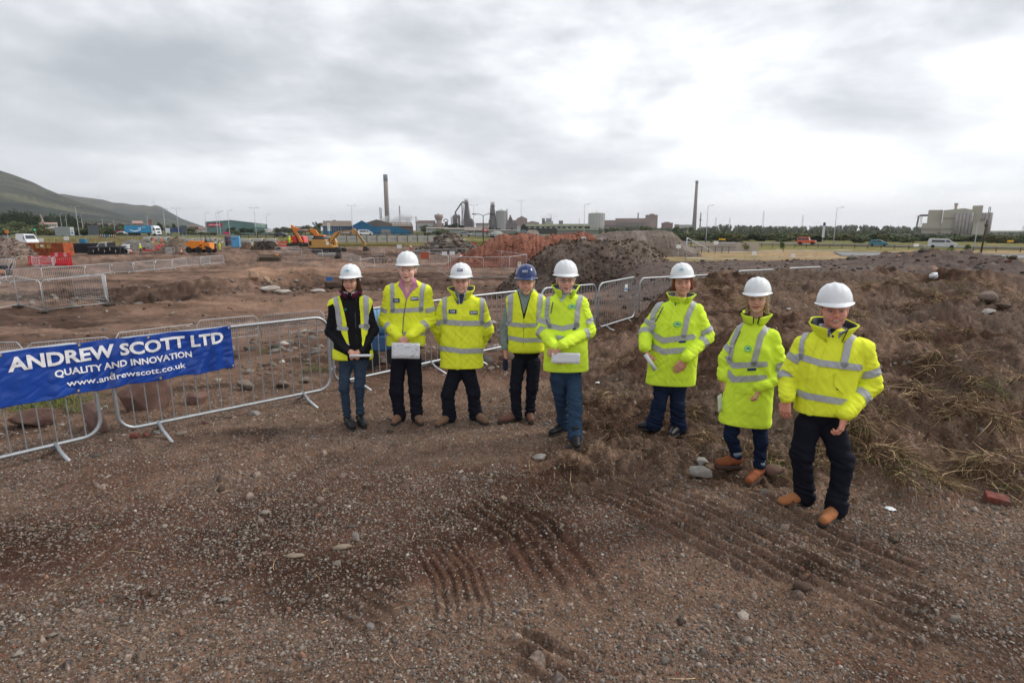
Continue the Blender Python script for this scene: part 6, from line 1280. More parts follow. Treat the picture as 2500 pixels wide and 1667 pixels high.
# flatbed truck behind the pipe stacks
e=vehicle('pickup_truck',[(-.9,.5),(1.9,.5),(1.95,1.0),(1.7,1.25),(1.25,1.35),(.65,2.05),(.4,2.12),(-.75,2.12),(-.9,1.2)],[[(-.5,1.32),(1.0,1.32),(.55,1.92),(-.5,1.95)]],(-3.0,1.1),1.95,paint('paint_cream',(.50,.49,.40)),(PX(104).x(254),104,z1(254,104)+.1),math.pi-.05,'cream flatbed truck cab showing over the black pipes','truck',.98,rw=.36)
b=MB();b.box((-2.6,0,.85),(3.2,2.0,.12));b.box((-1.05,0,1.5),(.08,2.0,1.2));b.build('flatbed',M_BLK,e)
# articulated lorry
e=empty('articulated_lorry',(PX(214).x(353),214,.15),-.30,.97);tag(e,'articulated lorry with a long bright blue trailer and a white cab','lorry')
M_TB=paint('trailer_blue',(.01,.26,.50),.4);b=MB();b.box((-2.2,0,2.55),(13.4,2.5,2.75),bev=.04);tr=b.build('trailer',M_TB,e);b=MB();b.box((-2.2,0,1.1),(13.0,1.0,.25));b.build('chassis',M_BLK,e)
b=MB();pts=[];N=24;up=[];lo=[]
for i in range(N+1):t=i/N;X=-6.2+5.8*t;up.append((X,2.55-.72*math.sin(math.pi*t*.86+.18)+.35*t));lo.append((X+.1,2.35-1.0*math.sin(math.pi*t*.84+.22)+.35*t))
V=[(x,-1.265,z) for x,z in up]+[(x,-1.265,z) for x,z in lo];b.add(V,[(i,i+1,N+2+i,N+1+i) for i in range(N)]);X,Z=-.7,2.35
for poly in ([(-1.9,2.95),(-.35,3.2),(-.35,2.95),(-1.7,2.7)],[(-.65,3.1),(-.3,3.2),(-.35,2.0),(-.75,2.1)]):b.add([(x,-1.265,z) for x,z in poly],[(0,1,2,3)])
b.build('smile_emblem',mat('emblem_white',(.7,.8,.88),.5),tr);text_obj('lettering','amazon',1.9,MATS['emblem_white'],tr,(1.2,-1.27,3.2),(1,0,0),(0,0,1),.01)
b=MB();b.prism([(4.9,.6),(7.0,.6),(7.05,1.6),(6.95,2.1),(6.55,3.2),(6.0,3.75),(4.9,3.8)],-1.2,1.2,'XZ');cb=b.build('cab',paint('paint_white2',(.72,.74,.76)),e);b=MB();b.add([(6.98,-1.05,2.1),(6.98,1.05,2.1),(6.58,.95,3.1),(6.58,-.95,3.1)],[(0,1,2,3)]);b.build('windscreen',M_GLS,cb)
b=MB();b.add([(5.6,-1.22,2.05),(6.75,-1.22,2.05),(6.45,-1.22,2.85),(5.6,-1.22,2.9)],[(0,1,2,3)]);b.build('window',M_GLS,cb);b=MB();b.box((7.06,0,1.35),(.06,1.3,.55));b.build('grille',M_BLK,cb)
for x in (6.2,3.2,-4.2,-5.5,-6.8):
    for y in (-1.05,1.05):wheel(e,x,y,.5,.35)
e2=empty('articulated_lorry',(PX(262).x(436),262,.1),0.);tag(e2,'lorry with a dark blue curtain trailer behind the white cab','lorry');b=MB();b.box((0,0,2.2),(6.4,2.4,2.0),bev=.05);b.build('trailer',paint('curtain_navy',(.02,.05,.16)),e2);b=MB();b.box((-4.4,0,1.7),(1.9,2.3,2.6),bev=.15);b.build('cab',MATS['paint_white2'],e2)
for x in (-4.4,1.2,2.4):
    for y in (-1.,1.):wheel(e2,x,y,.48,.3)
# ---- excavators: drawn on the machine's own side plane
def excavator(px0,Y,py0,cols,label,polys,tracks,body_w=2.7,lean=0.):
    P=PX(Y);z0=P.z(py0);e=empty('excavator',(P.x(px0),Y,z0));tag(e,label,'excavator');q=lambda pt:((pt[0]-px0)*P.h,(py0-pt[1])*P.v)
    for (x0,x1,y0,y1),yy in tracks:
        a,c=q((x0,y1)),q((x1,y0));h=c[1]-a[1];b=MB();n=10;prof=[(a[0]+h/2+h/2*math.cos(t),a[1]+h/2+h/2*math.sin(t)) for t in np.linspace(math.pi/2,3*math.pi/2,n)]+[(c[0]-h/2+h/2*math.cos(t),a[1]+h/2+h/2*math.sin(t)) for t in np.linspace(-math.pi/2,math.pi/2,n)]
        b.prism(prof,yy-.28,yy+.28,'XZ');t_=b.build('track',mat('track_steel',(.045,.04,.036),.8,var=.3,scale=6,stain=(.10,.075,.055)),e)
        L=c[0]-a[0];[MB().cyl((a[0]+h/2+(L-h)*k/6,yy-.29,a[1]+h/2),h*.3,.08,10,'Y').build('roller',M_BLK,t_) for k in range(7 if yy < 0 else 0)]
    for nm,m,poly,y0,y1 in polys:b=MB();b.prism([q(p) for p in poly],y0,y1,'XZ');o=b.build(nm,m,e);bv=o.modifiers.new('edge','BEVEL');bv.width=.05;bv.segments=2
    return e,q,P
M_YL=paint('digger_yellow',(.50,.27,.07),.45);M_OR=paint('digger_orange',(.70,.20,.01),.4);M_RD=paint('machine_red',(.62,.03,.02),.4);M_DK=mat('machine_dark',(.03,.03,.032),.5);M_HY=mat('ram_chrome',(.5,.5,.5),.25,metal=.9);M_BKT=mat('bucket_steel',(.06,.05,.045),.6,metal=.3,stain=(.13,.10,.08),stain_scale=3)
e,q,P=excavator(795,108,617,0,'yellow excavator with its boom raised and bucket on the ground at right',[
    ('undercarriage',M_DK,[(775,611),(825,611),(825,603),(775,603)],-.9,.9),('body',M_YL,[(757.5,603),(757.5,588),(762,584.5),(797,584.5),(803,592),(819,603),(819,605),(760,605)],-1.35,1.35),('counterweight',mat('digger_yellow_dark',(.36,.20,.06),.5),[(756,604),(756,587),(759,585),(760.5,604)],-1.38,1.38),
    ('engine_cover',M_DK,[(765,584.5),(797,584.5),(795,581),(767,581)],-1.1,1.1),('cab',M_YL,[(799,603),(817,603),(818,592),(814,580),(801,580),(798,590)],.1,1.3),('boom',M_YL,[(803,592),(808,577),(818,567),(832,563),(862,562),(866,557),(870,563),(866,571),(834,573),(823,577),(815,584),(811,595)],-.35,.05),
    ('stick',M_YL,[(863,557),(868,558.5),(876,570),(893,597),(891,602),(887,600),(872,575),(864,565)],-.3,0.),('bucket',M_BKT,[(886,603),(890,601),(897,603),(899,607),(897,612),(889,613.5),(885,611)],-.65,.35)],
    [((763,836,606.5,617),-1.25),((766,839,606,616),1.25)])
for a,c,r in (((809,592),(829,567),.07),((832,561),(863,557.5),.08),((870,563),(890,594),.07)):A,C_=q(a),q(c);b=MB();b.tube([(A[0],-.42,A[1]),(C_[0],-.42,C_[1])],r,8);b.build('hydraulic_ram',M_DK,e,True)
b=MB();A,C_=q((801,600)),q((813,582));b.box(((A[0]+C_[0])/2,.05,(A[1]+C_[1])/2),(C_[0]-A[0],.06,C_[1]-A[1]));b.build('cab_window',M_GLS,e);b=MB();A=q((761.5,594));b.box((A[0],-1.37,A[1]),(.45,.04,.8));b.build('grille',M_DK,e)
for a,c in (((800,598),(806,590)),):A,C_=q(a),q(c);b=MB();b.box(((A[0]+C_[0])/2,-1.37,(A[1]+C_[1])/2),(C_[0]-A[0],.03,C_[1]-A[1]));b.build('decal',M_WS,e)
A=q((845.5,567.6));b=MB();b.box((A[0],-.37,A[1]),(27*P.h,.02,6.5*P.v));dc=b.build('name_plate',M_BLK,e);text_obj('lettering','FLANNERY',24*P.h,M_WS,dc,(A[0],-.39,A[1]),(1,0,0),(0,0,1),.03,4*P.v)
e,q,P=excavator(778,122,607,0,'orange excavator whose folded arm rises left of the yellow one',[
    ('body',M_OR,[(768,600),(768,582),(796,582),(797,600)],-1.35,1.35),('engine_cover',M_DK,[(767,582),(795,582),(792,577),(770,576.5)],-1.2,1.2),('roof',M_OR,[(776,576.4),(793,577.5),(792,574),(778,573.5)],-.7,.9),('boom',M_OR,[(771,580),(765,571),(757,567),(737,564.5),(720,563),(713,556),(722,555),(737,558),(760,558),(772,562),(780,575)],-.35,.1),
    ('stick',M_OR,[(712,549),(718,551),(723,562),(736,588),(733,593),(729,590),(714,562),(711.5,556)],-.3,.05)],[((755,800,598,607),-1.2),((757,802,598,607),1.2)])
for a,c,r in (((713,560),(728,586),.12),((722,553),(746,556),.08),((756,565),(776,583),.09)):A,C_=q(a),q(c);b=MB();b.tube([(A[0],-.45,A[1]),(C_[0],-.45,C_[1])],r,8);b.build('hydraulic_ram',M_DK,e,True)
b=MB()
for s in (-1,1):A=[q(p) for p in ((732,592),(732+s*5,597),(732+s*3,603))];b.tube([(p[0],-.1+s*.1,p[1]) for p in A],[.16,.18,.06],6)
b.build('grab',M_BKT,e);A=q((745,561.3));b=MB();b.box((A[0],-.37,A[1]),(24*P.h,.02,6.4*P.v));dc=b.build('name_plate',M_BLK,e);text_obj('lettering','FLANNERY',22*P.h,M_WS,dc,(A[0],-.39,A[1]),(1,0,0),(0,0,1),.03,3.6*P.v)
e,q,P=excavator(730,128,603,0,'red tracked machine standing behind the orange digger’s arm',[
    ('body',M_RD,[(714,592.5),(714,578),(717,576),(727,576),(728,584),(733,587),(738,584),(739,576),(744,577),(746.5,592.5)],-1.3,1.3),('engine_bay',M_DK,[(727.5,592),(727.5,582),(739,582),(739,592)],-1.32,-1.2),('undercarriage',M_DK,[(712,597),(746,597),(746,592.5),(712,592.5)],-1,1)],[((703,757,594,602.5),-1.25),((703,757,594,602.5),1.25)])
for px in (716,741):A=q((px,589));b=MB();b.box((A[0],-1.33,A[1]),(.3,.04,.3));b.build('lamp',mat('lamp_yellow',(.9,.5,.1),.4),e)
# dumper
P=PX(103);z0=P.z(618);e=empty('dumper',(P.x(485),103,z0));tag(e,'orange site dumper with its skip facing left','dumper');q=lambda px,py:((px-485)*P.h,(618-py)*P.v);M_DO=paint('dumper_orange',(.75,.22,.01),.35)
def pz(nm,m,pts,y0,y1,bev=.04):b=MB();b.prism([q(*p) for p in pts],y0,y1,'XZ');o=b.build(nm,m,e);bv=o.modifiers.new('edge','BEVEL');bv.width=bev;bv.segments=2;return o
pz('skip',M_DO,[(452,597),(466,588),(492,588),(493,597),(488,600),(482,605),(466,608),(462,600)],-.95,.95);pz('engine_cover',M_DO,[(494,609),(494,594),(499,592.5),(513,592.5),(514.5,609)],-.85,.85);pz('chassis',M_DK,[(470,612),(512,612),(512,606),(470,604)],-.4,.4);pz('fender',M_DO,[(478,604.5),(496,604.5),(496,601),(481,601)],-.9,.9)
b=MB();A=q(505,603);b.box((A[0],-.87,A[1]),(.6,.04,.35));b.build('grille',M_DK,e)
pz('seat',M_DK,[(495.5,592.4),(501,592.4),(501,586),(498.5,586),(498.5,590.5),(495.5,590.5)],-.3,.3)
b=MB()
for y in (-.7,.7):b.tube([(*q(494,592)[:1],y,q(494,592)[1]),(q(493.5,574)[0],y,q(493.5,574)[1]),(q(503,574)[0],y,q(503,574)[1]),(q(508,592)[0],y,q(508,592)[1])],.045,6)
b.tube([(q(493.5,574)[0],-.7,q(493.5,574)[1]),(q(493.5,574)[0],.7,q(493.5,574)[1])],.045,6);b.build('roll_bar',M_DK,e)
for px,r in ((463,.58),(486,.58),(511,.55)):
    for y in (-.85,.85):b=MB();X=q(px,610)[0];b.lathe((X,y,r),[(r*.55,-.2),(r*.95,-.22),(r,-.1),(r,.1),(r*.95,.22),(r*.55,.2)],18,'Y');w_=b.build('wheel',M_TYRE,e,True);b=MB();b.cyl((X,y,r),r*.5,.3,12,'Y');b.build('rim',M_DO,w_,True)
# ---- site clutter
def put(name,px,py,label,cat,group=None,rz=0.):p=G(px,py);e=empty(name,p,rz);tag(e,label,cat,group);return e,p.y/1377.
e,k=put('skip_container',108,627,'long rusty orange open skip with ribbed sides','skip',rz=.06);L=122*k;H=33*k;M_SK=mat('rusty_orange',(.36,.085,.03),.8,var=.25,scale=1.5,stain=(.10,.045,.025),stain_scale=1.2,stain_amt=.8,bump=.01)
b=MB();b.box((0,-1.1,H*.55),(L,.08,H*.9));b.box((0,1.1,H*.55),(L,.08,H*.9));b.box((-L/2,0,H*.55),(.08,2.2,H*.9));b.box((L/2,0,H*.55),(.08,2.2,H*.9));b.box((0,0,H*.12),(L,2.2,.1));b.build('shell',M_SK,e)
for i in range(10):b=MB();b.box((-L/2+L*i/9,-1.19,H*.53),(.12,.12,H*.92));b.build('rib',M_SK,e)
for zz in (H*.98,H*.56,H*.10):b=MB();b.box((0,-1.18,zz),(L+.1,.16,.13));b.build('rail',M_SK,e)
b=MB();b.box((L*.12,-1.16,H*.78),(L*.30,.03,H*.30));b.build('panel',mat('skip_panel',(.40,.27,.09),.8,var=.3,scale=2),e);b=MB();b.box((L*.09,-1.20,H*.80),(.55,.03,.34));b.build('notice',MATS['notice_white'],e)
for x in (-L/2+.5,L/2-.4):b=MB();b.box((x,-1.0,.06),(.5,.5,.2));b.build('foot',M_SK,e)
def red_barrier(px,py,label,rz=0.,s=1.,flat_=False):
    e,k=put('plastic_barrier',px,py,label,'plastic barrier','red plastic barriers about the yard',rz);m=mat('red_plastic',(.60,.02,.035),.45,var=.06);b=MB();w,h=2.0,1.0
    for z,t in ((.12,.24),(.92,.16)):b.box((0,0,z),(w,.07,t),bev=.02)
    for i in range(10):b.box((-w/2+.06+i*(w-.12)/9,0,.52),(.07,.05,.68))
    o=b.build('panel',m,e)
    for x in (-.7,.7):b=MB();b.box((x,0,.05),(.12,.5,.1),bev=.02);b.build('foot',m,e);
    for x in (-.45,.45):b=MB();b.box((x,-.045,.93),(.3,.01,.12));b.build('reflector',mat('refl_pink',(.75,.5,.5),.4),o)
    e.scale=(s,)*3
    if flat_:e.rotation_euler=(1.3,0,rz)
    return e
red_barrier(92,647,'left of the red plastic barriers standing before the rusty skip',0,1.1);red_barrier(115,646,'middle one of the red plastic barriers before the rusty skip',.05,1.1);red_barrier(153,648,'nearest and brightest red plastic barrier before the rusty skip',-.02,1.3);red_barrier(152,641,'red plastic barrier just behind the brightest one',.02,1.3)
red_barrier(690,603,'red plastic barrier behind the two silver ones',0,1.5);red_barrier(346,592,'red barrier lying by the concrete pipes',.1,1.2,True)
for i in range(6):red_barrier(366+i*8,613-i % 3*2,['first','second','third','fourth','fifth','sixth'][i]+' from left in the fallen pile of red barriers',.3*(i % 3-1),1.25,i % 2 == 0)
for a,c,l in (((80,651),(98,650),'silver barrier before the leftmost red plastic one'),((98,650),(129,650),'silver barrier before the middle red plastic one'),((129,652),(137,646),'silver barrier end-on beside the brightest red plastic one'),((405,621),(420,620),'silver barrier leaning in the pile left of the dumper, front one'),((408,618),(428,617),'silver barrier leaning in the pile left of the dumper, back one')):barrier(G(*a),G(*c),l,GS,1,bars=12)
# black pipes in stacked rows
pm=mat('black_pipe',(.012,.012,.018),.35,var=.1);p0=G(255,623);kk=p0.y/1377;b=MB();b.lathe((0,0,0),[(.085,-2.9),(.125,-2.9),(.125,2.9),(.085,2.9),(.085,-2.9)],12,'X');pipe0=b.build('pipe',pm,None,True);first=True
for st,(px,py,nrow,lay,nm) in enumerate(((212+43,622,5,6,'front'),(203,618,5,8,'rear'))):
    g=G(px,py)
    for r_ in range(lay):
        for c_ in range(nrow):
            if c_ not in (0,1,nrow-1) and r_ != lay-1:continue
            loc=(g.x+random.uniform(-.35,.35)*(1 if st else .6),g.y+c_*.27+(r_ % 2)*.13,g.z+.14+r_*.235)
            if first:o=pipe0;o.location=loc;first=False
            else:o=dup(pipe0,loc)
            o.rotation_euler=(0,0,random.uniform(-.012,.012));tag(o,'black plastic pipe lying in the %s stack right of the rusty skip' % nm,'pipe','black plastic pipes in the %s stack' % nm)
g=G(258,623)
for i in range(5):b=MB();b.box((0,0,.7),(.08,.05,.5));o=b.build('timber_batten',mat('pale_batten',(.42,.36,.28),.8),loc=(g.x-2.0+i*1.0,g.y-.17,g.z+(i % 2)*.35));tag(o,'%s from left of the timber battens on the front stack of black pipes' % ['first','second','third','fourth','last'][i],'batten','battens on the black pipes')
g=G(309,619)
for i in range(7):b=MB();b.box((0,0,.14),(1.25,.85,.27),bev=.11);o=b.build('bag',mat('sack_white',(.62,.62,.63),.6,var=.1,scale=5,bump=.02,bscale=8),None,True,loc=(g.x+random.uniform(-.08,.08),g.y,g.z+i*.235));tag(o,'%s bag counting up the stack of white sacks by the black pipes' % ['lowest','second','third','fourth','fifth','sixth','topmost'][i],'bag','stacked white sacks')
# concrete pipes
cm=mat('pipe_concrete',(.43,.41,.38),.85,var=.12,scale=1.2,stain=(.30,.28,.25),stain_scale=.8)
def cpipe(x0,x1,y0,y1,Y,label,rz=0.):
    P=PX(Y);L=(x1-x0)*P.h;R=(y1-y0)*P.v/2;b=MB();b.lathe((0,0,0),[(R*.78,-L/2),(R*.93,-L/2),(R*.93,L*.36),(R,L*.38),(R,L/2),(R*.80,L/2),(R*.78,-L/2)],28,'X');o=b.build('concrete_pipe',cm,None,True,loc=(P.x((x0+x1)/2),Y,P.z(y1)+R));o.rotation_euler=(0,0,rz);tag(o,label,'concrete pipe','concrete drainage pipes laid out along the yard edge')
for a in ((347,372,578,593,150,'concrete pipe behind the left worker in orange',-.35),(366,390,577,591,160,'concrete pipe between the two workers in orange',-.35),(386,414,578,594.5,148,'concrete pipe with its dark mouth open, by the right worker in orange',-.35),(438,451,579,588,170,'concrete pipe end just right of the brown cone of earth',-.2),(452,474,582,594,160,'concrete pipe behind the dumper’s skip',-.2),(470,500,581,592,168,'concrete pipe behind the dumper’s roll bar',-.2),(498,527,580.5,594,158,'concrete pipe with its round mouth open, left of the trench box',-.3),(524,540,582,594,160,'concrete pipe half hidden by the trench box',-.2),
          (584,613.5,582.5,597,150,'first concrete pipe right of the light blue container',-.12),(614.5,643,582,596,152,'second concrete pipe right of the light blue container',-.12),(648,675,582,596,152,'third concrete pipe right of the light blue container',-.12)):cpipe(*a)
# blue container, trench box, buckets
P=PX(140);e=empty('container',(P.x(573),140,P.z(604)),.15);tag(e,'tall light blue steel box standing on end','container');b=MB();b.box((0,0,13.6*P.v),(19*P.h,1.2,27*P.v),bev=.06);b.build('shell',paint('light_blue',(.10,.33,.58),.5),e);b=MB();b.box((-.1,-.63,20.5*P.v),(1.0,.05,.12));b.build('handle',M_DK,e)
for x in (-8.3,8.3):b=MB();b.box((x*P.h,-.62,13.6*P.v),(.1,.06,26*P.v));b.build('edge_rib',mat('mid_blue',(.06,.22,.45),.5),e)
e=empty('trench_box',(P.x(550),142,P.z(601.5)));tag(e,'grey and dark blue trench box with red struts beside the blue container','trench box')
for x in (-11,8):b=MB();b.box((x*P.h,.3,12*P.v),(2.2*P.h,1.2,24*P.v));b.build('side_post',mat('navy_steel',(.03,.07,.16),.5),e)
for zc in (6,17.5):b=MB();b.box((-1.5*P.h,.5,zc*P.v),(17*P.h,.12,9.6*P.v));b.build('panel',mat('grey_steel',(.22,.23,.25),.6),e)
for zc in (22,12):b=MB();b.tube([(-11*P.h,0,zc*P.v),(9*P.h,0,zc*P.v)],.14,8);b.build('strut',mat('strut_red',(.35,.06,.04),.5),e)
for px,py,w,h,l in ((205,593,14,9,'small blue box behind the black pipes'),):e,k=put('storage_box',px,600,l,'box');b=MB();b.box((0,0,(600-py+h*.5)*k),(w*k,1,h*k),bev=.04);b.build('shell',mat('box_blue',(.02,.16,.32),.6),e);b=MB();b.box((0,0,(600-py)*k*.5),(w*k*.8,.8,(600-py)*k));b.build('stand',M_DK,e)
e,k=put('excavator_bucket',800,633,'very wide grey digger bucket lying on the ground','digger bucket');w=43*k;R=8.2*k;b=MB();prof=[(R*math.cos(t)*1.0,R+R*math.sin(t)) for t in np.linspace(-.3,3.4,14)]
b.prism([(p[0],p[1]) for p in prof],-w/2,w/2,'YZ');o=b.build('shell',mat('worn_steel',(.25,.23,.21),.55,metal=.4,stain=(.12,.10,.085),stain_scale=2),e)
for x in (-w*.06,w*.06):b=MB();b.prism([(-.3,R*1.7),(.3,R*1.7),(0,R*2.6)],x-.06,x+.06,'YZ');b.build('hanger',M_BKT,e)
b=MB();b.cyl((w*.5+.25,0,R),R*.8,.9,14,'X');b.build('end_cap',M_BKT,e)
e,k=put('skeleton_bucket',660,638,'muddy caged skeleton bucket with a yellow fitting','digger bucket');b=MB();w=54*k;h=15*k
for i in range(17):b.tube([(-w/2+w*i/16,-.5,0),(-w/2+w*i/16,-.6,h*.7),(-w/2+w*i/16,0,h),(-w/2+w*i/16,.6,h*.5)],.05,5)
b.box((0,-.55,h*.1),(w,.1,.16));b.box((0,0,h),(w,.12,.12));b.build('cage',mat('muddy_steel',(.10,.075,.055),.85,var=.3),e);b=MB();b.box((w*.34,-.2,h*1.02),(7*k,.4,3*k),bev=.06);b.build('fitting',M_DO,e);b=MB();b.box((0,0,h*.3),(w*.95,.8,h*.5));b.build('spoil_load',M_DIRT,e)
e,k=put('mud_bucket',350,612,'dark bowl-shaped hopper right of the walking worker','hopper');b=MB();b.lathe((0,0,2.*k),[(3*k,0),(6.5*k,4*k),(7*k,5*k),(6*k,5*k)],16);b.build('bowl',M_BKT,e);b=MB();b.tube([(-5*k,0,3*k),(0,0,0),(5*k,0,3*k)],.05,5);b.build('stand',M_DK,e)
def cone(px,py,label,s=1.):
    e,k=put('traffic_cone',px,py,label,'traffic cone','traffic cones');b=MB();b.lathe((0,0,0),[(.16*s,.04*s),(.10*s,.32*s),(.04*s,.75*s),(.01,.76*s)],12);c=b.build('body',mat('cone_orange',(.75,.10,.03),.5),e,True);b=MB();b.lathe((0,0,0),[(.118*s,.26*s),(.075*s,.50*s)],12);b.build('sleeve',mat('cone_white',(.75,.75,.75),.5),c,True);b=MB();b.box((0,0,.025*s),(.42*s,.42*s,.05*s),bev=.01);b.build('base',M_BLK,e)
cone(320,619,'traffic cone beside the stack of white sacks',1.3);cone(443.5,621,'traffic cone left of the orange dumper',1.4);cone(1003,608,'traffic cone on the far yard left of the rubble heap',1.6);cone(1125,634,'traffic cone before the red soil heap',1.3)
# small yellow compactor and stacked barriers at the left edge
e,k=put('roller',8,672,'orange and black compaction plant cut by the left photo edge','roller');b=MB();b.box((-.2,0,.35),(1.5,.9,.35),bev=.08);b.build('chassis',M_DO,e);b=MB();b.box((-.2,0,.75),(1.1,.75,.5),bev=.08);b.build('engine',M_DK,e);b=MB();b.tube([(.6,0,.45),(1.15,-.1,1.15)],.06,6);b.build('handle',M_DK,e)
for x in (-.7,.35):b=MB();b.cyl((x,0,.28),.28,.8,16,'Y');b.build('drum',M_BKT,e,True)
for i in range(4):p=G(-20,655);barrier((p.x-.2,p.y+i*.12,p.z),(p.x+2.2+.1*i,p.y+i*.12+.1,p.z),['front','second','third','rear'][i]+' one of the silver barriers stacked behind the orange plant at the left edge',GS,1,bars=14)
# blue machine behind the barrier at the dark-haired woman's side
p=on(-2.12,8.75);e=empty('pump',p,.3);tag(e,'blue rounded pump unit behind the barrier beside the dark-haired woman','pump');M_BM=paint('pump_blue',(.14,.32,.55),.35);b=MB();b.box((0,0,.74),(.62,.5,.42),bev=.13);b.build('hood',M_BM,e,True);b=MB();b.box((0,0,.42),(.58,.48,.26),bev=.03);b.build('frame',mat('pump_blue_dark',(.04,.10,.22),.5),e)
for x in (-.22,.22):b=MB();b.cyl((x,-.22,.2),.17,.1,14,'Y');b.build('wheel',M_TYRE,e)
b=MB();b.tube([(.3,-.1,.35),(.5,-.2,.12),(.9,-.3,.05)],.03,6);b.build('hose',M_BLK,e)

# ================================================================ PEOPLE
def smin(a,b,k):
    if k <= 0:return np.minimum(a,b)
    h=np.clip(.5+.5*(b-a)/k,0,1);return b*(1-h)+a*h-k*h*(1-h)
def cone_(a,b,r1,r2):
    a,b=np.array(a,float),np.array(b,float);R=max(r1,r2)
    def f(P):
        ab=b-a;t=np.clip(((P-a)@ab)/max(ab@ab,1e-9),0,1);return np.linalg.norm(P-a-t[...,None]*ab,axis=-1)-(r1+(r2-r1)*t)
    return f,np.minimum(a,b)-R,np.maximum(a,b)+R
def ell_(c,r,M=None):
    c,r=np.array(c,float),np.array(r,float);R=r.max()
    def f(P):
        Q=P-c
        if M is not None:Q=Q@M
        k0=np.linalg.norm(Q/r,axis=-1);k1=np.linalg.norm(Q/r**2,axis=-1);return k0*(k0-1)/np.maximum(k1,1e-6)
    return f,c-R,c+R
def sdf_mesh(prims,res,cut=None):
    """prims: (prim, k) unions or (prim, k, 'sub'); returns verts, quads by surface nets"""
    lo=np.min([p[0][1] for p in prims if len(p) < 3],0)-3*res-.01;hi=np.max([p[0][2] for p in prims if len(p) < 3],0)+3*res+.01
    n=np.ceil((hi-lo)/res).astype(int)+1;F=np.full(n,.3,np.float32)
    for p in prims:
        (f,a,b),k=p[0],p[1];m=k+2.5*res;i0=np.maximum(((a-m-lo)/res).astype(int),0);i1=np.minimum(((b+m-lo)/res).astype(int)+2,n)
        if (i1 <= i0).any():continue
        ax=[lo[d]+np.arange(i0[d],i1[d])*res for d in range(3)];G_=np.stack(np.meshgrid(*ax,indexing='ij'),-1);d=f(G_);s=tuple(slice(i0[q],i1[q]) for q in range(3))
        F[s]=smin(F[s],d,k) if len(p) < 3 else -smin(-F[s],d,k)
    if cut is not None:
        ax=[lo[d]+np.arange(n[d])*res for d in range(3)];F=np.maximum(F,cut(*np.meshgrid(*ax,indexing='ij')))
    return nets(F,lo,res)
def nets(F,lo,res):
    S=F < 0;c=np.zeros(np.array(F.shape)-1,np.int8)
    for dx in (0,1):
        for dy in (0,1):
            for dz in (0,1):c += S[dx:S.shape[0]-1+dx,dy:S.shape[1]-1+dy,dz:S.shape[2]-1+dz]
    I=np.argwhere((c > 0) & (c < 8));idx=-np.ones(c.shape,np.int64);idx[tuple(I.T)]=np.arange(len(I));acc=np.zeros((len(I),3));cnt=np.zeros(len(I))
    cor=[(x,y,z) for x in (0,1) for y in (0,1) for z in (0,1)]
    for a in cor:
        for d in range(3):
            if a[d]:continue
            b=list(a);b[d]=1;fa=F[tuple((I+a).T)];fb=F[tuple((I+b).T)];m=(fa < 0) != (fb < 0);t=np.where(m,fa/(fa-fb+1e-12),0);p=np.tile(np.array(a,float),(len(I),1));p[:,d] += t;acc[m] += p[m];cnt[m] += 1
    V=lo+(I+acc/np.maximum(cnt,1)[:,None])*res;Q=[]
    for d in range(3):
        e=[0,0,0];e[d]=1;A=S[:S.shape[0]-e[0],:S.shape[1]-e[1],:S.shape[2]-e[2]];B=S[e[0]:,e[1]:,e[2]:];J=np.argwhere(A != B);u,w=[q for q in range(3) if q != d]
        J=J[(J[:,u] > 0) & (J[:,w] > 0) & (J[:,u] < c.shape[u]) & (J[:,w] < c.shape[w]) & (J[:,d] < c.shape[d])];flip=A[tuple(J.T)] ^ (d == 1);o=[]
        for du,dw in ((0,0),(-1,0),(-1,-1),(0,-1)):K=J.copy();K[:,u] += du;K[:,w] += dw;o.append(idx[tuple(K.T)])
        q=np.stack(o,1);q=np.where(flip[:,None],q,q[:,::-1]);Q.append(q)
    return V,np.concatenate(Q)
def vnormals(V,Q):
    n=np.cross(V[Q[:,2]]-V[Q[:,0]],V[Q[:,3]]-V[Q[:,1]]);N=np.zeros_like(V)
    for k in range(4):np.add.at(N,Q[:,k],n)
    return N/np.maximum(np.linalg.norm(N,axis=1,keepdims=True),1e-9)
def patch(V,Q,N,fld,off,name,m,parent):
    """the piece of a surface where fld > 0, cut cleanly along fld = 0 and lifted by off"""
    T=np.concatenate([Q[:,[0,1,2]],Q[:,[0,2,3]]]);s=fld[T] > 0;full=s.all(1);part_=s.any(1) & ~full;P=V+N*off;Vs=[P];Fs=T[full].tolist();k=len(P);ex=[]
    for t in T[part_]:
        poly=[]
        for i in range(3):
            a,b=t[i],t[(i+1) % 3];fa,fb=fld[a],fld[b]
            if fa > 0:poly.append(int(a))
            if (fa > 0) != (fb > 0):u=fa/(fa-fb);ex.append(P[a]+(P[b]-P[a])*u);poly.append(k);k += 1
        if len(poly) >= 3:Fs.append(poly)
    if not Fs:return None
    A=np.concatenate([P,np.array(ex).reshape(-1,3)]);par={}
    def root(a):
        while par.setdefault(a,a) != a:par[a]=par[par[a]];a=par[a]
        return a
    key=lambda i:tuple(np.round(A[i],5));kk={}
    for f in Fs:
        f=[kk.setdefault(i,key(i)) for i in f];r=root(f[0])
        for b in f[1:]:par[root(b)]=r
    comp={}
    for f in Fs:comp.setdefault(root(kk[f[0]]),[]).append(f)
    comp=sorted(comp.values(),key=len,reverse=True);o=None
    for c in [c for i,c in enumerate(comp) if i == 0 or len(c) > 40]:o=emit_(A,c,name,m,parent)
    return o
def emit_(A,Fs,name,m,parent):
    used=np.unique(np.concatenate([np.array(f) for f in Fs]));mp=-np.ones(len(A),int);mp[used]=np.arange(len(used));o=mesh_obj(name,A[used],[tuple(int(mp[i]) for i in f) for f in Fs],m,parent,True)
    return o
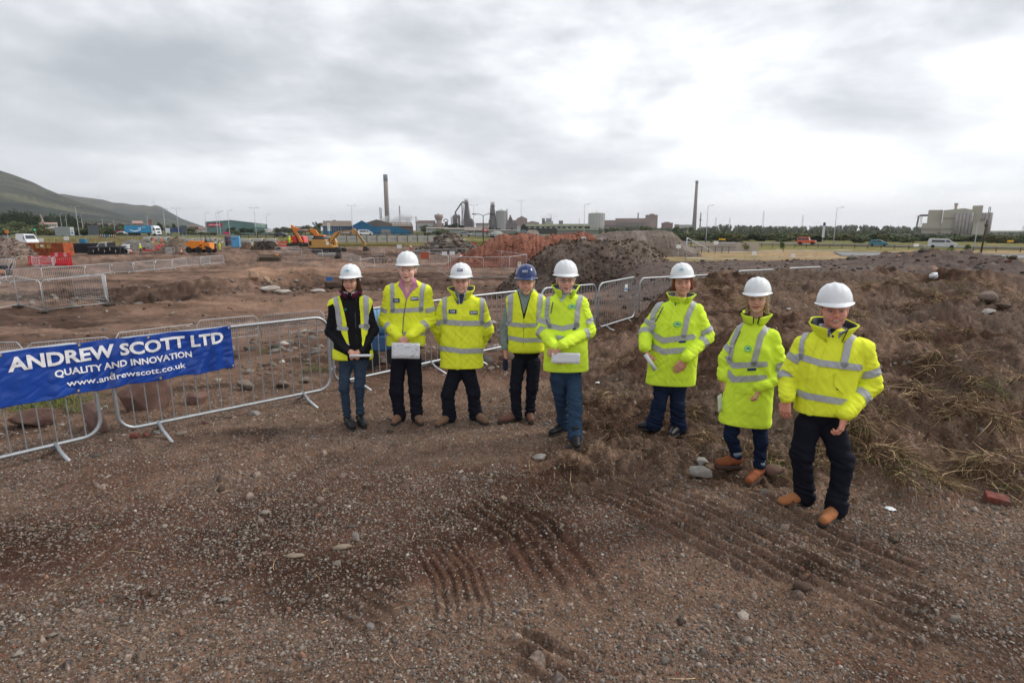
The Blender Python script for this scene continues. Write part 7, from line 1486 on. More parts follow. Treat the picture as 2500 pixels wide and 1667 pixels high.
def d_line(p,L):
    best=np.full(len(p),1e9)
    for a,b in zip(L[:-1],L[1:]):
        a,b=np.array(a,float),np.array(b,float);ab=b-a;t=np.clip(((p-a)@ab)/(ab@ab),0,1);best=np.minimum(best,np.linalg.norm(p-a-t[:,None]*ab,axis=1))
    return best
def d_poly(p,L):
    d=d_line(p,list(L)+[L[0]]);ins=np.zeros(len(p),bool)
    for (x0,y0),(x1,y1) in zip(L,list(L[1:])+[L[0]]):
        c=((y0 > p[:,1]) != (y1 > p[:,1])) & (p[:,0] < (x1-x0)*(p[:,1]-y0)/(y1-y0+1e-9)+x0);ins ^= c
    return np.where(ins,d,-d)
def project(W):
    z=W[:,2]-CAMH;dep=W[:,1]*CP-z*SP;v=(W[:,1]*SP+z*CP)/dep;return np.stack([1250+W[:,0]/dep*F_PX,833.5-v*F_PX],1)
def fabric(name,c,rough=.8,bump=.006,var=.07,sc=13):return mat(name,c,rough,var=var,scale=5,bump=bump,bscale=sc,spec=.12)
HV_Y=fabric('hi_vis_yellow',(.80,.87,.05));HV_G=fabric('hi_vis_lime',(.68,.90,.06));REFL=mat('reflective_tape',(.40,.41,.42),.4,var=.08,scale=20,bump=.001)
NAVY=mat('badge_navy',(.01,.035,.13),.5);BWHT=mat('badge_white',(.75,.77,.8),.5);M_HW=mat('helmet_white',(.74,.76,.78),.28,var=.02,scale=4,coat=.25);M_HB=mat('helmet_blue',(.008,.028,.13),.25,var=.05,coat=.4)
SKINM=mat_attr('skin',.55,.05,50,.0008,220,sss=.12,spec=.35);M_EYE=mat_attr('eye',.15,.0);M_LACE=mat('lace',(.03,.025,.02),.7);M_SOLE=mat('sole',(.035,.03,.026),.8);M_PAPER=mat('paper',(.70,.71,.74),.7,var=.03)
def hand(W,d,n,s,curl=.5,spread=.0,scale=1.,thumb=.5):
    """palm, four jointed fingers and a thumb; W wrist, d finger direction, n palm normal, s = +-1 thumb side"""
    W,d,n=(np.array(q,float) for q in (W,d,n));d /= np.linalg.norm(d);n -= d*(n@d);n /= np.linalg.norm(n);l=np.cross(d,n)*s;S=scale*1.05;pr=[(cone_(W-d*.03*S,W+d*.012*S,.024*S,.022*S),.01)];rr=[]
    for i,(o,L,r) in enumerate(((.029,.066,.0088),(.010,.074,.0092),(-.010,.069,.0088),(-.028,.054,.0078))):
        K=W+(d*(.088-abs(o)*.25)+l*o)*S;pr.append((cone_(W+(d*.01+l*o*.5)*S,K,.016*S,.0115*S),.012));c=curl*(.8+.12*i);p=K;ang=0
        for ph,f in enumerate((.45,.31,.24)):
            ang += c*(.55 if ph == 0 else .9);q=p+((d+l*o*spread*6)*math.cos(ang)+n*math.sin(ang))*L*f*S;pr.append((cone_(p,q,r*S*(1-.1*ph),r*S*(.92-.1*ph)),.003));p=q
    a=W+(d*.022+l*.020)*S;b=a+(d*.030+l*.026+n*.012)*S;c_=b+(d*.030+l*(.010-.02*thumb)+n*.016*thumb)*S;e=c_+(d*.022-l*.012*thumb+n*.010*thumb)*S
    return pr+[(cone_(a,b,.016*S,.012*S),.012),(cone_(b,c_,.0115*S,.0105*S),.003),(cone_(c_,e,.0100*S,.0075*S),.003)]
def build_head(e,C,s,yaw,pitch,roll,sp):
    """C head centre in the person's own frame; returns head verts in that frame with colours"""
    R=np.array(Matrix.Rotation(yaw,3,'Z') @ Matrix.Rotation(roll,3,'Y') @ Matrix.Rotation(pitch,3,'X'));fem=sp.get('fem',0);jw=1-.1*fem;fat=sp.get('fat',1.)
    # local frame: x to the picture's right, y = away from the viewer, so the face looks along -y
    E=lambda c,r:ell_((c[0],-c[1],c[2]),r);Cn=lambda a,b,r1,r2:cone_((a[0],-a[1],a[2]),(b[0],-b[1],b[2]),r1,r2);sm=sp.get('smile',.3)
    P=[(E((0,-.012,.03),(.077,.097,.09)),0),(E((0,.028,-.035),(.063*fat,.066,.078)),.03),(E((0,.022,-.072),(.050*jw*fat,.058,.042)),.02),(E((0,.074,-.098),(.020*jw,.016,.016)),.025)]
    for x in (-1,1):P += [(E((x*.040,.062,-.028),(.024*fat,.022,.024)),.022),(E((x*.079,-.008,-.006),(.009,.020,.032)),.006),(Cn((x*.012,.088,.030),(x*.046,.070,.028),.012,.009),.014)]
    P += [(Cn((0,.088,.014),(0,.114,-.022),.0085,.0130),.012),(E((0,.110,-.028),(.0135,.011,.010)),.007)]+[(E((x*.0125,.101,-.031),(.0085,.009,.0075)),.006) for x in (-1,1)]
    for x in (-1,1):P.append((E((x*.033,.101,.006),(.019,.016,.011)),.012,'sub'))
    for x in (-1,1):P.append((E((x*.033,.076,.006),(.0155,.0155,.0125)),.004))
    for x in (-1,1):P.append((E((x*.033,.096,.0045),(.0125,.012,.0030)),.0015,'sub'))
    P += [(E((0,.094,-.056),(.025,.011,.006)),.006),(E((0,.0925,-.068),(.021,.011,.0068)),.006),(E((0,.106,-.0615-sm*.001),(.020+.006*sm,.012,.0012+.0028*sm*(sm > .6))),.0015,'sub')]
    if sm > .3:
        for x in (-1,1):P.append((E((x*.037,.079,-.045),(.013,.012,.016)),.012))
    V,Q=sdf_mesh(P,.0027);x,y,z=V[:,0],-V[:,1],V[:,2];sk=np.array(sp.get('skin',(.50,.27,.19)))*(1.36,1.50,1.60);C_=np.tile(sk,(len(V),1))
    def blend(w,c):nonlocal C_;w=np.clip(w,0,1)[:,None];C_=C_*(1-w)+np.array(c)*w
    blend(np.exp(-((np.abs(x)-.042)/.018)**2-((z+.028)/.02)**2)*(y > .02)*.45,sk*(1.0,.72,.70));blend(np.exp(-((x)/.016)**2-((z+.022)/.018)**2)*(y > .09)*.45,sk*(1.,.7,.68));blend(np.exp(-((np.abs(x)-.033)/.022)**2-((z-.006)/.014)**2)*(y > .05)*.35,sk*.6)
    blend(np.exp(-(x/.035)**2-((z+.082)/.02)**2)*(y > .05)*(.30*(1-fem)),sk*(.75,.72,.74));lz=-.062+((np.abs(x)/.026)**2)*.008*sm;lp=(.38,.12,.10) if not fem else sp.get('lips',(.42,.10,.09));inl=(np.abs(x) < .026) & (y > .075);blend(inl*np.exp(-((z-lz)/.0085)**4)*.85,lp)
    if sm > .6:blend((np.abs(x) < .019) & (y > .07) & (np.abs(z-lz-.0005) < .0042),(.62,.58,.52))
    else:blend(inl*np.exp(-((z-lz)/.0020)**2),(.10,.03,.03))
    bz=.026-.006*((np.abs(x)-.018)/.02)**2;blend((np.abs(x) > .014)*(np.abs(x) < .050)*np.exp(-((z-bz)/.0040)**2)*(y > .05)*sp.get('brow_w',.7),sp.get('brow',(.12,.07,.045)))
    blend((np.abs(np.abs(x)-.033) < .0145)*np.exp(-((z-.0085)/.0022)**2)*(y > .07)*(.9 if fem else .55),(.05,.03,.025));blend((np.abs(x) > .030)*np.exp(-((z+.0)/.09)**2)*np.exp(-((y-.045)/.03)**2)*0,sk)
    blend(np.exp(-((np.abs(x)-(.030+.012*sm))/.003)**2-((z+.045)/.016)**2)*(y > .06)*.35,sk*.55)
    g=lambda A:C+(A@R.T)*s
    for sx in (-1,1):
        EV,EF=ico(3);ee=EV*.0118;col=np.tile((.62,.58,.55),(len(EV),1));dd=np.hypot(EV[:,0]-.0,EV[:,2]+.1);fr=EV[:,1] < 0;col[(dd < .55) & fr]=sp.get('iris',(.10,.12,.13));col[(dd < .27) & fr]=(.01,.01,.01);mesh_obj('eye',g(ee+np.array([sx*.033,-.0795,.0055])),EF,M_EYE,e,True,col=col)
    return V,Q,C_,R,g
def build_helmet(e,g,sp,m):
    na,nr=56,16;rx,ry,rz=.113,.134,.128;z0=.060;V=[];th=np.linspace(0,2*np.pi,na,endpoint=False);X,Y=np.sin(th),-np.cos(th)   # th=0 looks forward (-y)
    fr=np.clip(np.cos(th),0,1)
    def ring(k,z,lift=0.):V.append(np.stack([X*k[0],Y*k[1]+.004,z+lift*np.ones(na)],1))
    for i in range(nr+1):
        ph=math.pi/2*(1-i/nr)*.985;c=math.cos(ph)**.86;zz=z0+rz*math.sin(ph)**.94;r=np.ones(na)+.0
        rid=np.exp(-((X*c*rx)/.015)**2)*.006*math.sin(ph)+ (np.exp(-((np.abs(X*c*rx)-.045)/.012)**2)*.0035*math.sin(ph)) - .004*np.exp(-((np.abs(X)-.93)/.10)**2)*(i > 9);V.append(np.stack([X*(rx*c+rid*.4),Y*(ry*c+rid*.4)+.004,zz+rid],1))
    flat_n=len(V);pk=fr**2.2*.048
    V.append(np.stack([X*(rx+.008+pk*.25),Y*(ry+.009+pk)+.004,z0-.006-pk*.32],1));V.append(np.stack([X*(rx+.010+pk*.25),Y*(ry+.011+pk)+.004,z0-.010-pk*.34],1));V.append(np.stack([X*(rx+.007+pk*.25),Y*(ry+.008+pk)+.004,z0-.013-pk*.33],1))
    V.append(np.stack([X*(rx-.006),Y*(ry-.006)+.004,z0-.006+0*X],1));V.append(np.stack([X*(rx-.02),Y*(ry-.02)+.004,z0+.05+0*X],1));V.append(np.stack([X*.04,Y*.05+.004,z0+.09+0*X],1))
    A=np.concatenate(V);n=len(V);tl=Matrix.Rotation(rad(sp.get('htilt',-4)),3,'X');A=A@np.array(tl).T;top=len(A);A=np.vstack([A,A[:na].mean(0)+[0,0,.001]])
    Fs=[(i*na+k,i*na+(k+1) % na,(i+1)*na+(k+1) % na,(i+1)*na+k) for i in range(n-1) for k in range(na)];dome=[f for f in Fs if f[0] < (nr)*na]+[(top,(k+1) % na,k) for k in range(na)];brim=[f for f in Fs if f[0] >= nr*na]
    W=g(A);h=mesh_obj('helmet',W,dome,m,e,True);h2=mesh_obj('brim',W,brim,m,h,True);h2.modifiers.new('es','EDGE_SPLIT').split_angle=rad(50)
    b=MB();st=[(-.070,.004,.03),(-.079,-.006+.03,-.01)];
    b.tube([Vector(g(np.array([[sx*.083,.03+.0*sx,.035],[sx*.088,.055,.012]]))[i]) for sx in (1,) for i in (0,1)],.008,6);b.tube([Vector(v) for v in g(np.array([[math.sin(a)*.092,.105*math.cos(a)*1.0+.01,.012] for a in np.linspace(-1.5,1.5,12)]))],.009,6);b.build('headband',mat('band_white',(.5,.5,.46),.6),h,True)
    def on_dome(az,el,off=.003):
        c=math.cos(el)**.86;p=np.array([[math.sin(az)*(rx*c+off),-math.cos(az)*(ry*c+off)+.004,z0+rz*math.sin(el)**.94+off*math.sin(el)]])@np.array(tl).T;return g(p)[0]
    return h,on_dome
def decal(e,o,ex,ey,en,kind,w,h_,parent):
    o,ex,ey,en=Vector(o),Vector(ex).normalized(),Vector(ey).normalized(),Vector(en).normalized()
    def pl(pts,z,nm,m,par):return mesh_obj(nm,[tuple(o+ex*p[0]+ey*p[1]+en*z) for p in pts],[tuple(range(len(pts)))],m,par)
    if kind in ('scott','scott_out','150'):
        k=6;pts=[((w/2-.004)*sx+.004*math.cos(a),(h_/2-.004)*sy+.004*math.sin(a)) for sx,sy,a0 in ((1,1,0),(-1,1,90),(-1,-1,180),(1,-1,270)) for a in [rad(a0+90*i/3) for i in range(4)]]
        bd=pl(pts,.0015,'badge',BWHT if kind == 'scott_out' else NAVY,parent)
        if kind == 'scott_out':pl([(p[0]*.92,p[1]*.84) for p in pts],.0022,'inner_panel',NAVY,bd)
        text_obj('lettering','SCOTT' if kind != '150' else '150',w*(.84 if kind != '150' else .62),BWHT,bd,o+en*.003,ex,ey,.05 if kind != '150' else .0,h_*.5 if kind != '150' else h_*.62)
        return bd
    a=np.linspace(0,2*math.pi,21)[:-1];c1,c2={'green':((.08,.55,.12),(.01,.22,.08)),'teal':((.45,.66,.70),(.04,.25,.36)),'tealdark':((.01,.02,.02),(.02,.30,.26))}[kind]
    bd=pl([(w/2*math.cos(t),h_/2*math.sin(t)) for t in a],.0015,'badge',mat('emblem_rim_'+kind,c1,.6),parent);pl([(w*.40*math.cos(t),h_*.38*math.sin(t)) for t in a],.0022,'inner_panel',mat('emblem_field_'+kind,(.45,.72,.40) if kind == 'green' else ((.55,.70,.74) if kind == 'teal' else (.01,.015,.02)),.6),bd)
    for dx,dy,r in ((-.12,-.02,.14),(.05,.08,.15),(.2,-.04,.12)):pl([(w*(dx+r*math.cos(t)),h_*(dy+r*.8*math.sin(t))) for t in a],.003,'emblem',mat('emblem_ink_'+kind,c2,.6),bd)
    return bd
def build_person(sp):
    fL,fR=[(G(*h),G(*t)) for h,t in (sp['footL'],sp['footR'])];Y0=(fL[0].y+fR[0].y)/2+sp.get('dy',0);base=(fL[0]+fR[0])/2;base.z=min(fL[0].z,fR[0].z);B=np.array(base)
    e=empty('person',base);tag(e,sp['label'],'person','people posing in a row in helmets');J=lambda q:np.array(at(q[0],q[1],Y0+(q[2] if len(q) > 2 else 0)))-B
    yaw=rad(sp.get('yaw',0));lx=np.array([math.cos(yaw),math.sin(yaw),0]);lf=np.array([math.sin(yaw),-math.cos(yaw),0])
    sh,el,wr=[J(q) for q in sp['sh']],[J(q) for q in sp['el']],[J(q) for q in sp['wr']];zt=(sh[0][2]+sh[1][2])/2+.035;top,chin=J(sp['top']),J(sp['chin'])
    s=min(max((top[2]-chin[2])/.300,.9),sp.get('smax',1.08));ctr=np.array([(top[0]*.35+chin[0]*.65),chin[1],0]);C=np.array([ctr[0],Y0-B[1]-.03,top[2]-.186*s]);nk=(sh[0]+sh[1])/2;nk[0]=nk[0]*.5+C[0]*.5
    ai,bi=J((sp['hemx'][0],sp['hem'])),J((sp['hemx'][1],sp['hem']));zh=ai[2];hc=(ai+bi)/2;ah=(bi[0]-ai[0])/2/max(math.cos(yaw),.8);a_s=abs((sh[1]-sh[0])@lx)/2-.028;ac=sp.get('chest',(ah+a_s)/2);dep=sp.get('depth',.125)*.88
    for i in (0,1):sh[i]=sh[i]-[0,0,.035]+lx*(.014 if i == 0 else -.014)
    tg=math.tan(yaw)
    for i in (0,1):
        for q,kq in ((sh[i],1),(el[i],1),(wr[i],.5)):q[1] += (q[0]-(sh[0][0]+sh[1][0])/2)*tg*kq
    zn=zt+.075;zs=np.array([zh-.02,zh,zh+(zt-zh)*.45,zt-.18,zt-.07,zt-.01,zt+.035,zn-.012,zn]);A=np.array([ah,ah,(ah*.6+ac*.4),ac*.97,a_s+.018,a_s*.97,a_s*.68,.076,.052]);Bd=np.array([dep*sp.get('hemd',1.),dep*sp.get('hemd',1.),dep*1.03,dep*1.05,dep*.86,dep*.72,.082,.068,.050])
    def torso(P):
        z=P[...,2];t=np.clip((z-zh)/(zt-zh),0,1.2);cx=hc[0]+(nk[0]-hc[0])*t;cy=hc[1]+(nk[1]-hc[1])*t;l=(P[...,0]-cx)*lx[0]+(P[...,1]-cy)*lx[1];f=(P[...,0]-cx)*lf[0]+(P[...,1]-cy)*lf[1];a=np.interp(z,zs,A);b=np.interp(z,zs,Bd)
        return np.maximum(((np.abs(l/a)**2.5+np.abs(f/b)**2.5)**.4-1)*np.minimum(a,b)*.9,z-zn)
    R_=max(ah,a_s,ac)+.03;mid=(hc+nk)/2;tor=(torso,np.array([min(hc[0],nk[0])-R_,mid[1]-R_,zh-.03]),np.array([max(hc[0],nk[0])+R_,mid[1]+R_,zn+.04]));sr=np.array(sp.get('sleeve',(.078,.070,.054)))*(.80,.82,.86);arms=[]
    for i in (0,1):arms += [(cone_(sh[i],el[i],sr[0]*.94,sr[1]),.065),(cone_(el[i],wr[i],sr[1]*.96,sr[2]),.014)]
    V,Q=sdf_mesh([(tor,0)]+arms,.0085,lambda X,Y,Z:zh-Z if True else 0);N=vnormals(V,Q)
    dA=[np.minimum(arms[2*i][0][0](V),arms[2*i+1][0][0](V)) for i in (0,1)];dT=torso(V);isarm=dT-np.minimum(*dA);fore=np.minimum(arms[1][0][0](V),arms[3][0][0](V))
    ridge=lambda q,k:.5-np.abs(vnoise3(q,k))*4*.5;tw=V[:,[0]]*np.array([[0,0,1.]])*(.9 if sp['id'] % 2 else -.9)
    fold=ridge((V+tw)*np.array([6,6,15.])+3*sp['id'],sp['id'])*.45+ridge((V-tw*1.4)*np.array([13,13,24.]),sp['id']+3)*.28+vnoise3(V*np.array([5,5,7.]),sp['id']+4)*.5
    for i in (0,1):
        ax=(el[i]-sh[i])/np.linalg.norm(el[i]-sh[i]);q=V*9+ax*(V@ax)[:,None]*24;near=np.exp(-(np.linalg.norm(V-el[i],axis=1)/.10)**2);fold=fold+ridge(q,sp['id']+7+i)*(isarm > 0)*(.35+.75*near)
    hemk=np.clip((V[:,2]-zh)/.03,.15,1);V=V+N*(fold*sp.get('wr_amp',.017)*hemk)[:,None];N=vnormals(V,Q);px=project(V+B);front=(N@np.array([0,-1,0.])) > -.35
    jk=mesh_obj(sp.get('top_name','jacket'),V,Q,sp['mat'],e,True)
    def fld(d,where):
        f=d/140.
        if where == 'T':f=np.minimum(f,fore-.012)
        if where == 'A':f=np.minimum(f,isarm)
        return np.where(front,f,-.02)
    for nm,m,geo,where,off in sp.get('patches',[]):
        d=(geo[0]-d_line(px,geo[1])) if isinstance(geo[0],(int,float)) else d_poly(px,geo);patch(V,Q,N,fld(d,where),off,nm,m,jk if nm != 'vest' else e)
    so=sp.get('stripe_off',.003)
    for w,L in sp.get('stripes',[]):patch(V,Q,N,fld(w-d_line(px,L),'T'),so,'reflective_stripe',REFL,jk)
    zb=[zh+.30*(zt-zh),zh+.60*(zt-zh)]
    for z in zb[:sp.get('backbands',2)]:patch(V,Q,N,np.minimum(np.where(~front,.025-np.abs(V[:,2]-z),-.02),-isarm),.003,'reflective_stripe',REFL,jk)
    for i,seg,t,w in sp.get('bands',[]):
        a,b=(sh[i],el[i]) if seg == 0 else (el[i],wr[i]);ab=b-a;L=np.linalg.norm(ab);tt=((V-a)@ab)/L;dd=arms[2*i+seg][0][0](V);patch(V,Q,N,np.minimum(np.minimum(w-np.abs(tt-t*L),isarm+.004),.03-dd),.003,'reflective_stripe',REFL,jk)
    def surf_at(p_):
        d=np.hypot(*(px-np.array(p_)).T)+np.where(front,0,1e3);d=d+np.where(V[:,1] > np.min(V[d < d.min()+6,1])+.08,50,0);i=np.argsort(d)[:10];n=N[i].mean(0);n=n/np.linalg.norm(n);return V[i].mean(0),n
    mpp=(Y0)/1377.
    for kind,p_,w,h_ in sp.get('badges',[]):
        o,n=surf_at(p_);ex=np.cross([0,0,1],n)*1.;ex=-ex if ex[0] < 0 else ex;ey=np.cross(n,ex)*-1;ey=ey if ey[2] > 0 else -ey;decal(e,o+n*.006,ex,ey,n,kind,w*mpp,h_*mpp,jk)
    for p_ in sp.get('studs',[]):
        o,n=surf_at(p_);b=MB();b.lathe((0,0,0),[(.0085,0),(.0085,.002),(.004,.004),(.001,.004)],10);q=b.build('stud',M_BLK,jk,True,loc=o+n*.001);q.rotation_euler=Vector(n).to_track_quat('Z','Y').to_euler()
    # collar round the neck
    for cr in sp.get('collars',[]):
        nm,m,r0,r1,h,gap,z_off,pt=cr;na=34;V2=[];base_z=zn-.02+z_off
        for j in range(5):
            t=j/4
            for k in range(na):
                a=gap+(2*math.pi-2*gap)*k/(na-1);edge=min(k,na-1-k)/(na/2);r=r0+(r1-r0)*t+(.012*math.sin(a*5+sp['id'])*t);front_=.5+.5*math.cos(a);V2.append(np.array([nk[0]*.5+C[0]*.5,C[1]+.022,base_z])+lx*math.sin(a)*r+lf*math.cos(a)*r*(1+.10*front_)+np.array([0,0,h*t*(1-.25*front_)-front_**2*pt*(1-t*.5)]))
        o=mesh_obj(nm,V2,[(j*na+k,j*na+k+1,(j+1)*na+k+1,(j+1)*na+k) for j in range(4) for k in range(na-1)],m,jk,True);sd_=o.modifiers.new('t','SOLIDIFY');sd_.thickness=.006;sd_.offset=0
    # trousers
    an=[np.array(f[0])-B+np.array([0,0,.09]) for f in (fL,fR)];kn=[J(q) for q in sp['kn']];tr=np.array(sp.get('leg',(.098,.078,.068,.070)))*.83;hz=J((0,sp['crotch']))[2]+.07;hip=[np.array([hc[0],hc[1],hz])+lx*x*sp.get('hipw',.082) for x in (-1,1)];pt=[(ell_((hc[0],hc[1],max(zh+.02,hz+.04)),(min(ah*.84,.17),min(dep*.8,.12),.13)),0)]
    for i in (0,1):an[i][1]=np.clip(an[i][1],-.5,.5);kn[i][1]=(hip[i][1]+an[i][1])/2-.03;a3=an[i]+np.array([0,0,-.03+sp.get('cuff',0)]);pt += [(cone_(hip[i],kn[i],tr[0],tr[1]),.03),(cone_(kn[i],kn[i]*.45+a3*.55,tr[1],tr[2]),.02),(cone_(kn[i]*.45+a3*.55,a3,tr[2],tr[3]),.01)]
    V,Q=sdf_mesh(pt,.0095);N=vnormals(V,Q);f=(.5-2*np.abs(vnoise3(V*np.array([9,9,13.])+sp['id'],5)))*.5
    for i in (0,1):f=f+(.5-2*np.abs(vnoise3(V*np.array([8,8,26.])+i+V[:,[0]]*[0,0,9.],8)))*.8*(np.exp(-((V[:,2]-kn[i][2])/.10)**2)+1.3*np.exp(-((V[:,2]-an[i][2]-.05)/.09)**2)+.3)
    V=V+N*(f*.014)[:,None];mesh_obj('trousers',V,Q,sp['legm'],e,True)
    if sp.get('turnup'):
        for i in (0,1):b=MB();d=(kn[i]-an[i]);d /= np.linalg.norm(d);p0=Vector(an[i]+np.array([0,0,-.03+sp['cuff']]));b.tube([p0,p0+Vector(d)*.045],tr[3]*1.12,18);b.build('turn_up',sp['turnup'],e,True)
    # footwear
    for i,f_ in enumerate((fL,fR)):
        h,t=np.array(f_[0])-B,np.array(f_[1])-B;t[2]=h[2];d=t-h;L=min(max(np.linalg.norm(d),.16),.235);d=d/max(np.linalg.norm(d),1e-6);a=an[i];k=sp.get('boot',.12);sd2=np.array([d[1],-d[0],0]);hl=h-d*.02;sz=.024+sp.get('heel',0)
        P=[(cone_(hl+[0,0,.045+sz],hl+d*L*.55+[0,0,.038+sz],.040,.040),0),(cone_(hl+d*L*.55+[0,0,.030+sz],hl+d*L+[0,0,.022+sz],.042,.034),.02),(cone_(hl+d*.02+[0,0,.05+sz],hl+d*.015+[0,0,k],.042,.046),.02)]
        V,Q=sdf_mesh(P,.006,lambda X,Y,Z:np.maximum(h[2]+sz-Z,Z-h[2]-k-.02));V=V+vnormals(V,Q)*(vnoise3(V*30,i)*.004)[:,None];bt=mesh_obj(sp.get('shoe_name','boot'),V,Q,sp['shoe'],e,True)
        P=[(cone_(hl+[0,0,.02],hl+d*L*.5+[0,0,.02],.041,.040),0),(cone_(hl+d*L*.5+[0,0,.02],hl+d*(L+.004)+[0,0,.02],.045,.037),.02)];V,Q=sdf_mesh(P,.006,lambda X,Y,Z:np.maximum(h[2]-.012-Z,Z-h[2]-sz-.002));mesh_obj('sole',V,Q,sp.get('solem',M_SOLE),bt,True)
        if sp.get('laces',1):
            for q in range(4):c=hl+d*(.055+.022*q)+[0,0,.098+sz-.013*q];b=MB();b.tube([Vector(c-sd2*.022-[0,0,.008]),Vector(c+[0,0,.004]),Vector(c+sd2*.022-[0,0,.008])],.0028,5);b.build('lace',sp.get('lacem',M_LACE),bt)
    # body: head, neck, hands, and the limbs beneath the clothes, joined in one mesh
    HV,HQ,HC,R,g=build_head(e,C,s,yaw+rad(sp.get('hyaw',0)),rad(sp.get('hpitch',0)),rad(sp.get('hroll',0)),sp);sk=np.array(sp.get('skin',(.50,.27,.19)))*(1.28,1.40,1.48)
    nb=np.array([nk[0],nk[1]+.01,zn-.04]);nt_=g(np.array([[0,.018,-.05]]))[0];core=[(cone_(nt_,nb,.050*s*(1-.1*sp.get('fem',0)),.060*s),0),(cone_(np.array([hc[0],hc[1],zh+.12]),nb-[0,0,.12],.09,.085),.03)]
    for i in (0,1):core += [(cone_(nb-[0,0,.09],sh[i]-[0,0,.04],.03,.03),.03),(cone_(sh[i]-[0,0,.04],el[i],.034,.03),.02),(cone_(el[i],wr[i],.036,.024),.01),(cone_(hip[i],kn[i],.055,.038),.03),(cone_(kn[i],an[i],.034,.026),.02),(cone_(an[i],an[i]-[0,0,.04],.026,.024),.01)]
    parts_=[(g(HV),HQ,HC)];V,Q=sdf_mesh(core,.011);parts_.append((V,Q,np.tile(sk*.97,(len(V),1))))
    for w,d,n,sd_,cu,th in sp['hands']:V,Q=sdf_mesh(hand(wr[w]+np.array(d)/np.linalg.norm(d)*.025,d,n,sd_,cu,.1,s if s < 1.05 else 1.05,th),.0034);hcol=np.tile(sk*(1.02,.92,.90),(len(V),1));parts_.append((V,Q,hcol))
    o_=0;VV,QQ,CC=[],[],[]
    for V,Q,c in parts_:VV.append(V);QQ.append(Q+o_);CC.append(c);o_ += len(V)
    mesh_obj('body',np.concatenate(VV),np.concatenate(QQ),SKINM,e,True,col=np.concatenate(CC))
    # hair
    hm=mat_attr('hair',.6,.35,160,.002,200);hp=[];E=lambda c,r:ell_((c[0],-c[1],c[2]),r);hk=sp.get('hair','short')
    hp=[(E((0,-.02,.022),(.082,.096,.082)),0)]
    if hk == 'long':
        for x in (-1,1):hp += [(cone_((x*.072,.005,.02),(x*.086,.01,-.10),.022,.028),.02),(cone_((x*.086,.01,-.10),(x*.080,.005,-.185),.028,.016),.02)]
        hp += [(E((0,-.05,-.07),(.085,.05,.10)),.02),(E((-.035,.083,.042),(.034,.018,.022)),.01),(E((.045,.075,.045),(.02,.018,.016)),.01)]
    elif hk == 'bob':
        for x in (-1,1):hp += [(cone_((x*.074,-.01,.03),(x*.082,.0,-.055),.020,.022),.02)]
        hp += [(E((0,-.045,-.03),(.082,.055,.07)),.02),(E((.03,.085,.042),(.045,.014,.012)),.01)]
    elif hk == 'wind':
        for x in (-1,1):hp += [(cone_((x*.073,.0,.02),(x*.080,.012,-.12),.016,.018),.02)]
        hp += [(E((0,-.05,-.05),(.078,.05,.085)),.02)]
    lim={'short':lambda X,Y,Z:np.maximum(np.maximum(-Y-.052+.5*np.abs(Z-.02),-.052-Z),.012-np.abs(X)*.0-.5),'long':lambda X,Y,Z:X*0-1}.get(hk if hk == 'short' else 'long')
    def limc(X,Y,Z):
        f=-Y  # forward
        face=np.maximum(f-.022-.0*Z,-1) if hk == 'short' else np.where((np.abs(X) < .058) & (Z < .030),f+.0,-1)
        if hk == 'short':return np.maximum(np.maximum(f-(.030-.9*np.clip(.02-Z,0,.1)),-.050-Z),-1)
        return face
    V,Q=sdf_mesh(hp,.004,limc);nzz=vnoise3(V*np.array([60,60,14.]),sp['id'])[:,None];V=V+vnormals(V,Q)*nzz*.005;hc_=np.array(sp.get('hairc',(.25,.22,.2)));ho=mesh_obj('hair',g(V),Q,hm,e,True,col=hc_*(1+nzz*.8))
    if hk in ('wind','long'):
        rr=np.random.default_rng(sp['id']);n=90 if hk == 'wind' else 50;b=MB()
        for q in range(n):
            sx=-1 if rr.uniform() < (.8 if hk == 'wind' else .5) else 1;p0=np.array([sx*.07,rr.uniform(-.06,.03),rr.uniform(-.06,.03)]);fl=rr.uniform(.05,.17) if hk == 'wind' else .02;p3=p0+np.array([sx*fl*(1 if sx < 0 else .25),rr.uniform(-.05,.02),rr.uniform(-.05,.03) if hk == 'wind' else -.16]);p1=(p0+p3)/2+rr.normal(0,.015,3);P4=g(np.array([p0,p1,p3]));b.tube([Vector(v) for v in P4],.0011,3,False)
        b.build('strands',mat('strand_'+hk,tuple(hc_*1.3),.5),ho)
    if sp.get('glasses'):
        b=MB()
        for sx in (-1,1):pts=[(sx*(.034+.022*math.cos(t)),-.106-.002*math.cos(t)*sx*0+.006*abs(math.cos(t)),.003+.0145*math.sin(t)*(1-.1*math.cos(t))) for t in np.linspace(0,2*math.pi,17)];b.tube([Vector(v) for v in g(np.array(pts))],.0013,5,False);b.tube([Vector(v) for v in g(np.array([(sx*.056,-.100,.008),(sx*.076,-.06,.010),(sx*.082,-.0,.008)]))],.0014,5)
        b.tube([Vector(v) for v in g(np.array([(-.012,-.108,.006),(0,-.112,.009),(.012,-.108,.006)]))],.0013,5);b.build('glasses',mat('spectacle_frame',(.03,.02,.02),.3),e,True)
    h,od=build_helmet(e,g,sp,sp.get('hm',M_HW))
    if sp.get('hbadge'):
        az,kd,w,hh=sp['hbadge'];el_=rad(24);p=od(az,el_,.004);ex=od(az+.1,el_)-od(az-.1,el_);ey=od(az,el_+.1)-od(az,el_-.1);decal(e,p,ex,ey,np.cross(ex,ey),kd,w,hh,h)
    return e,J,s
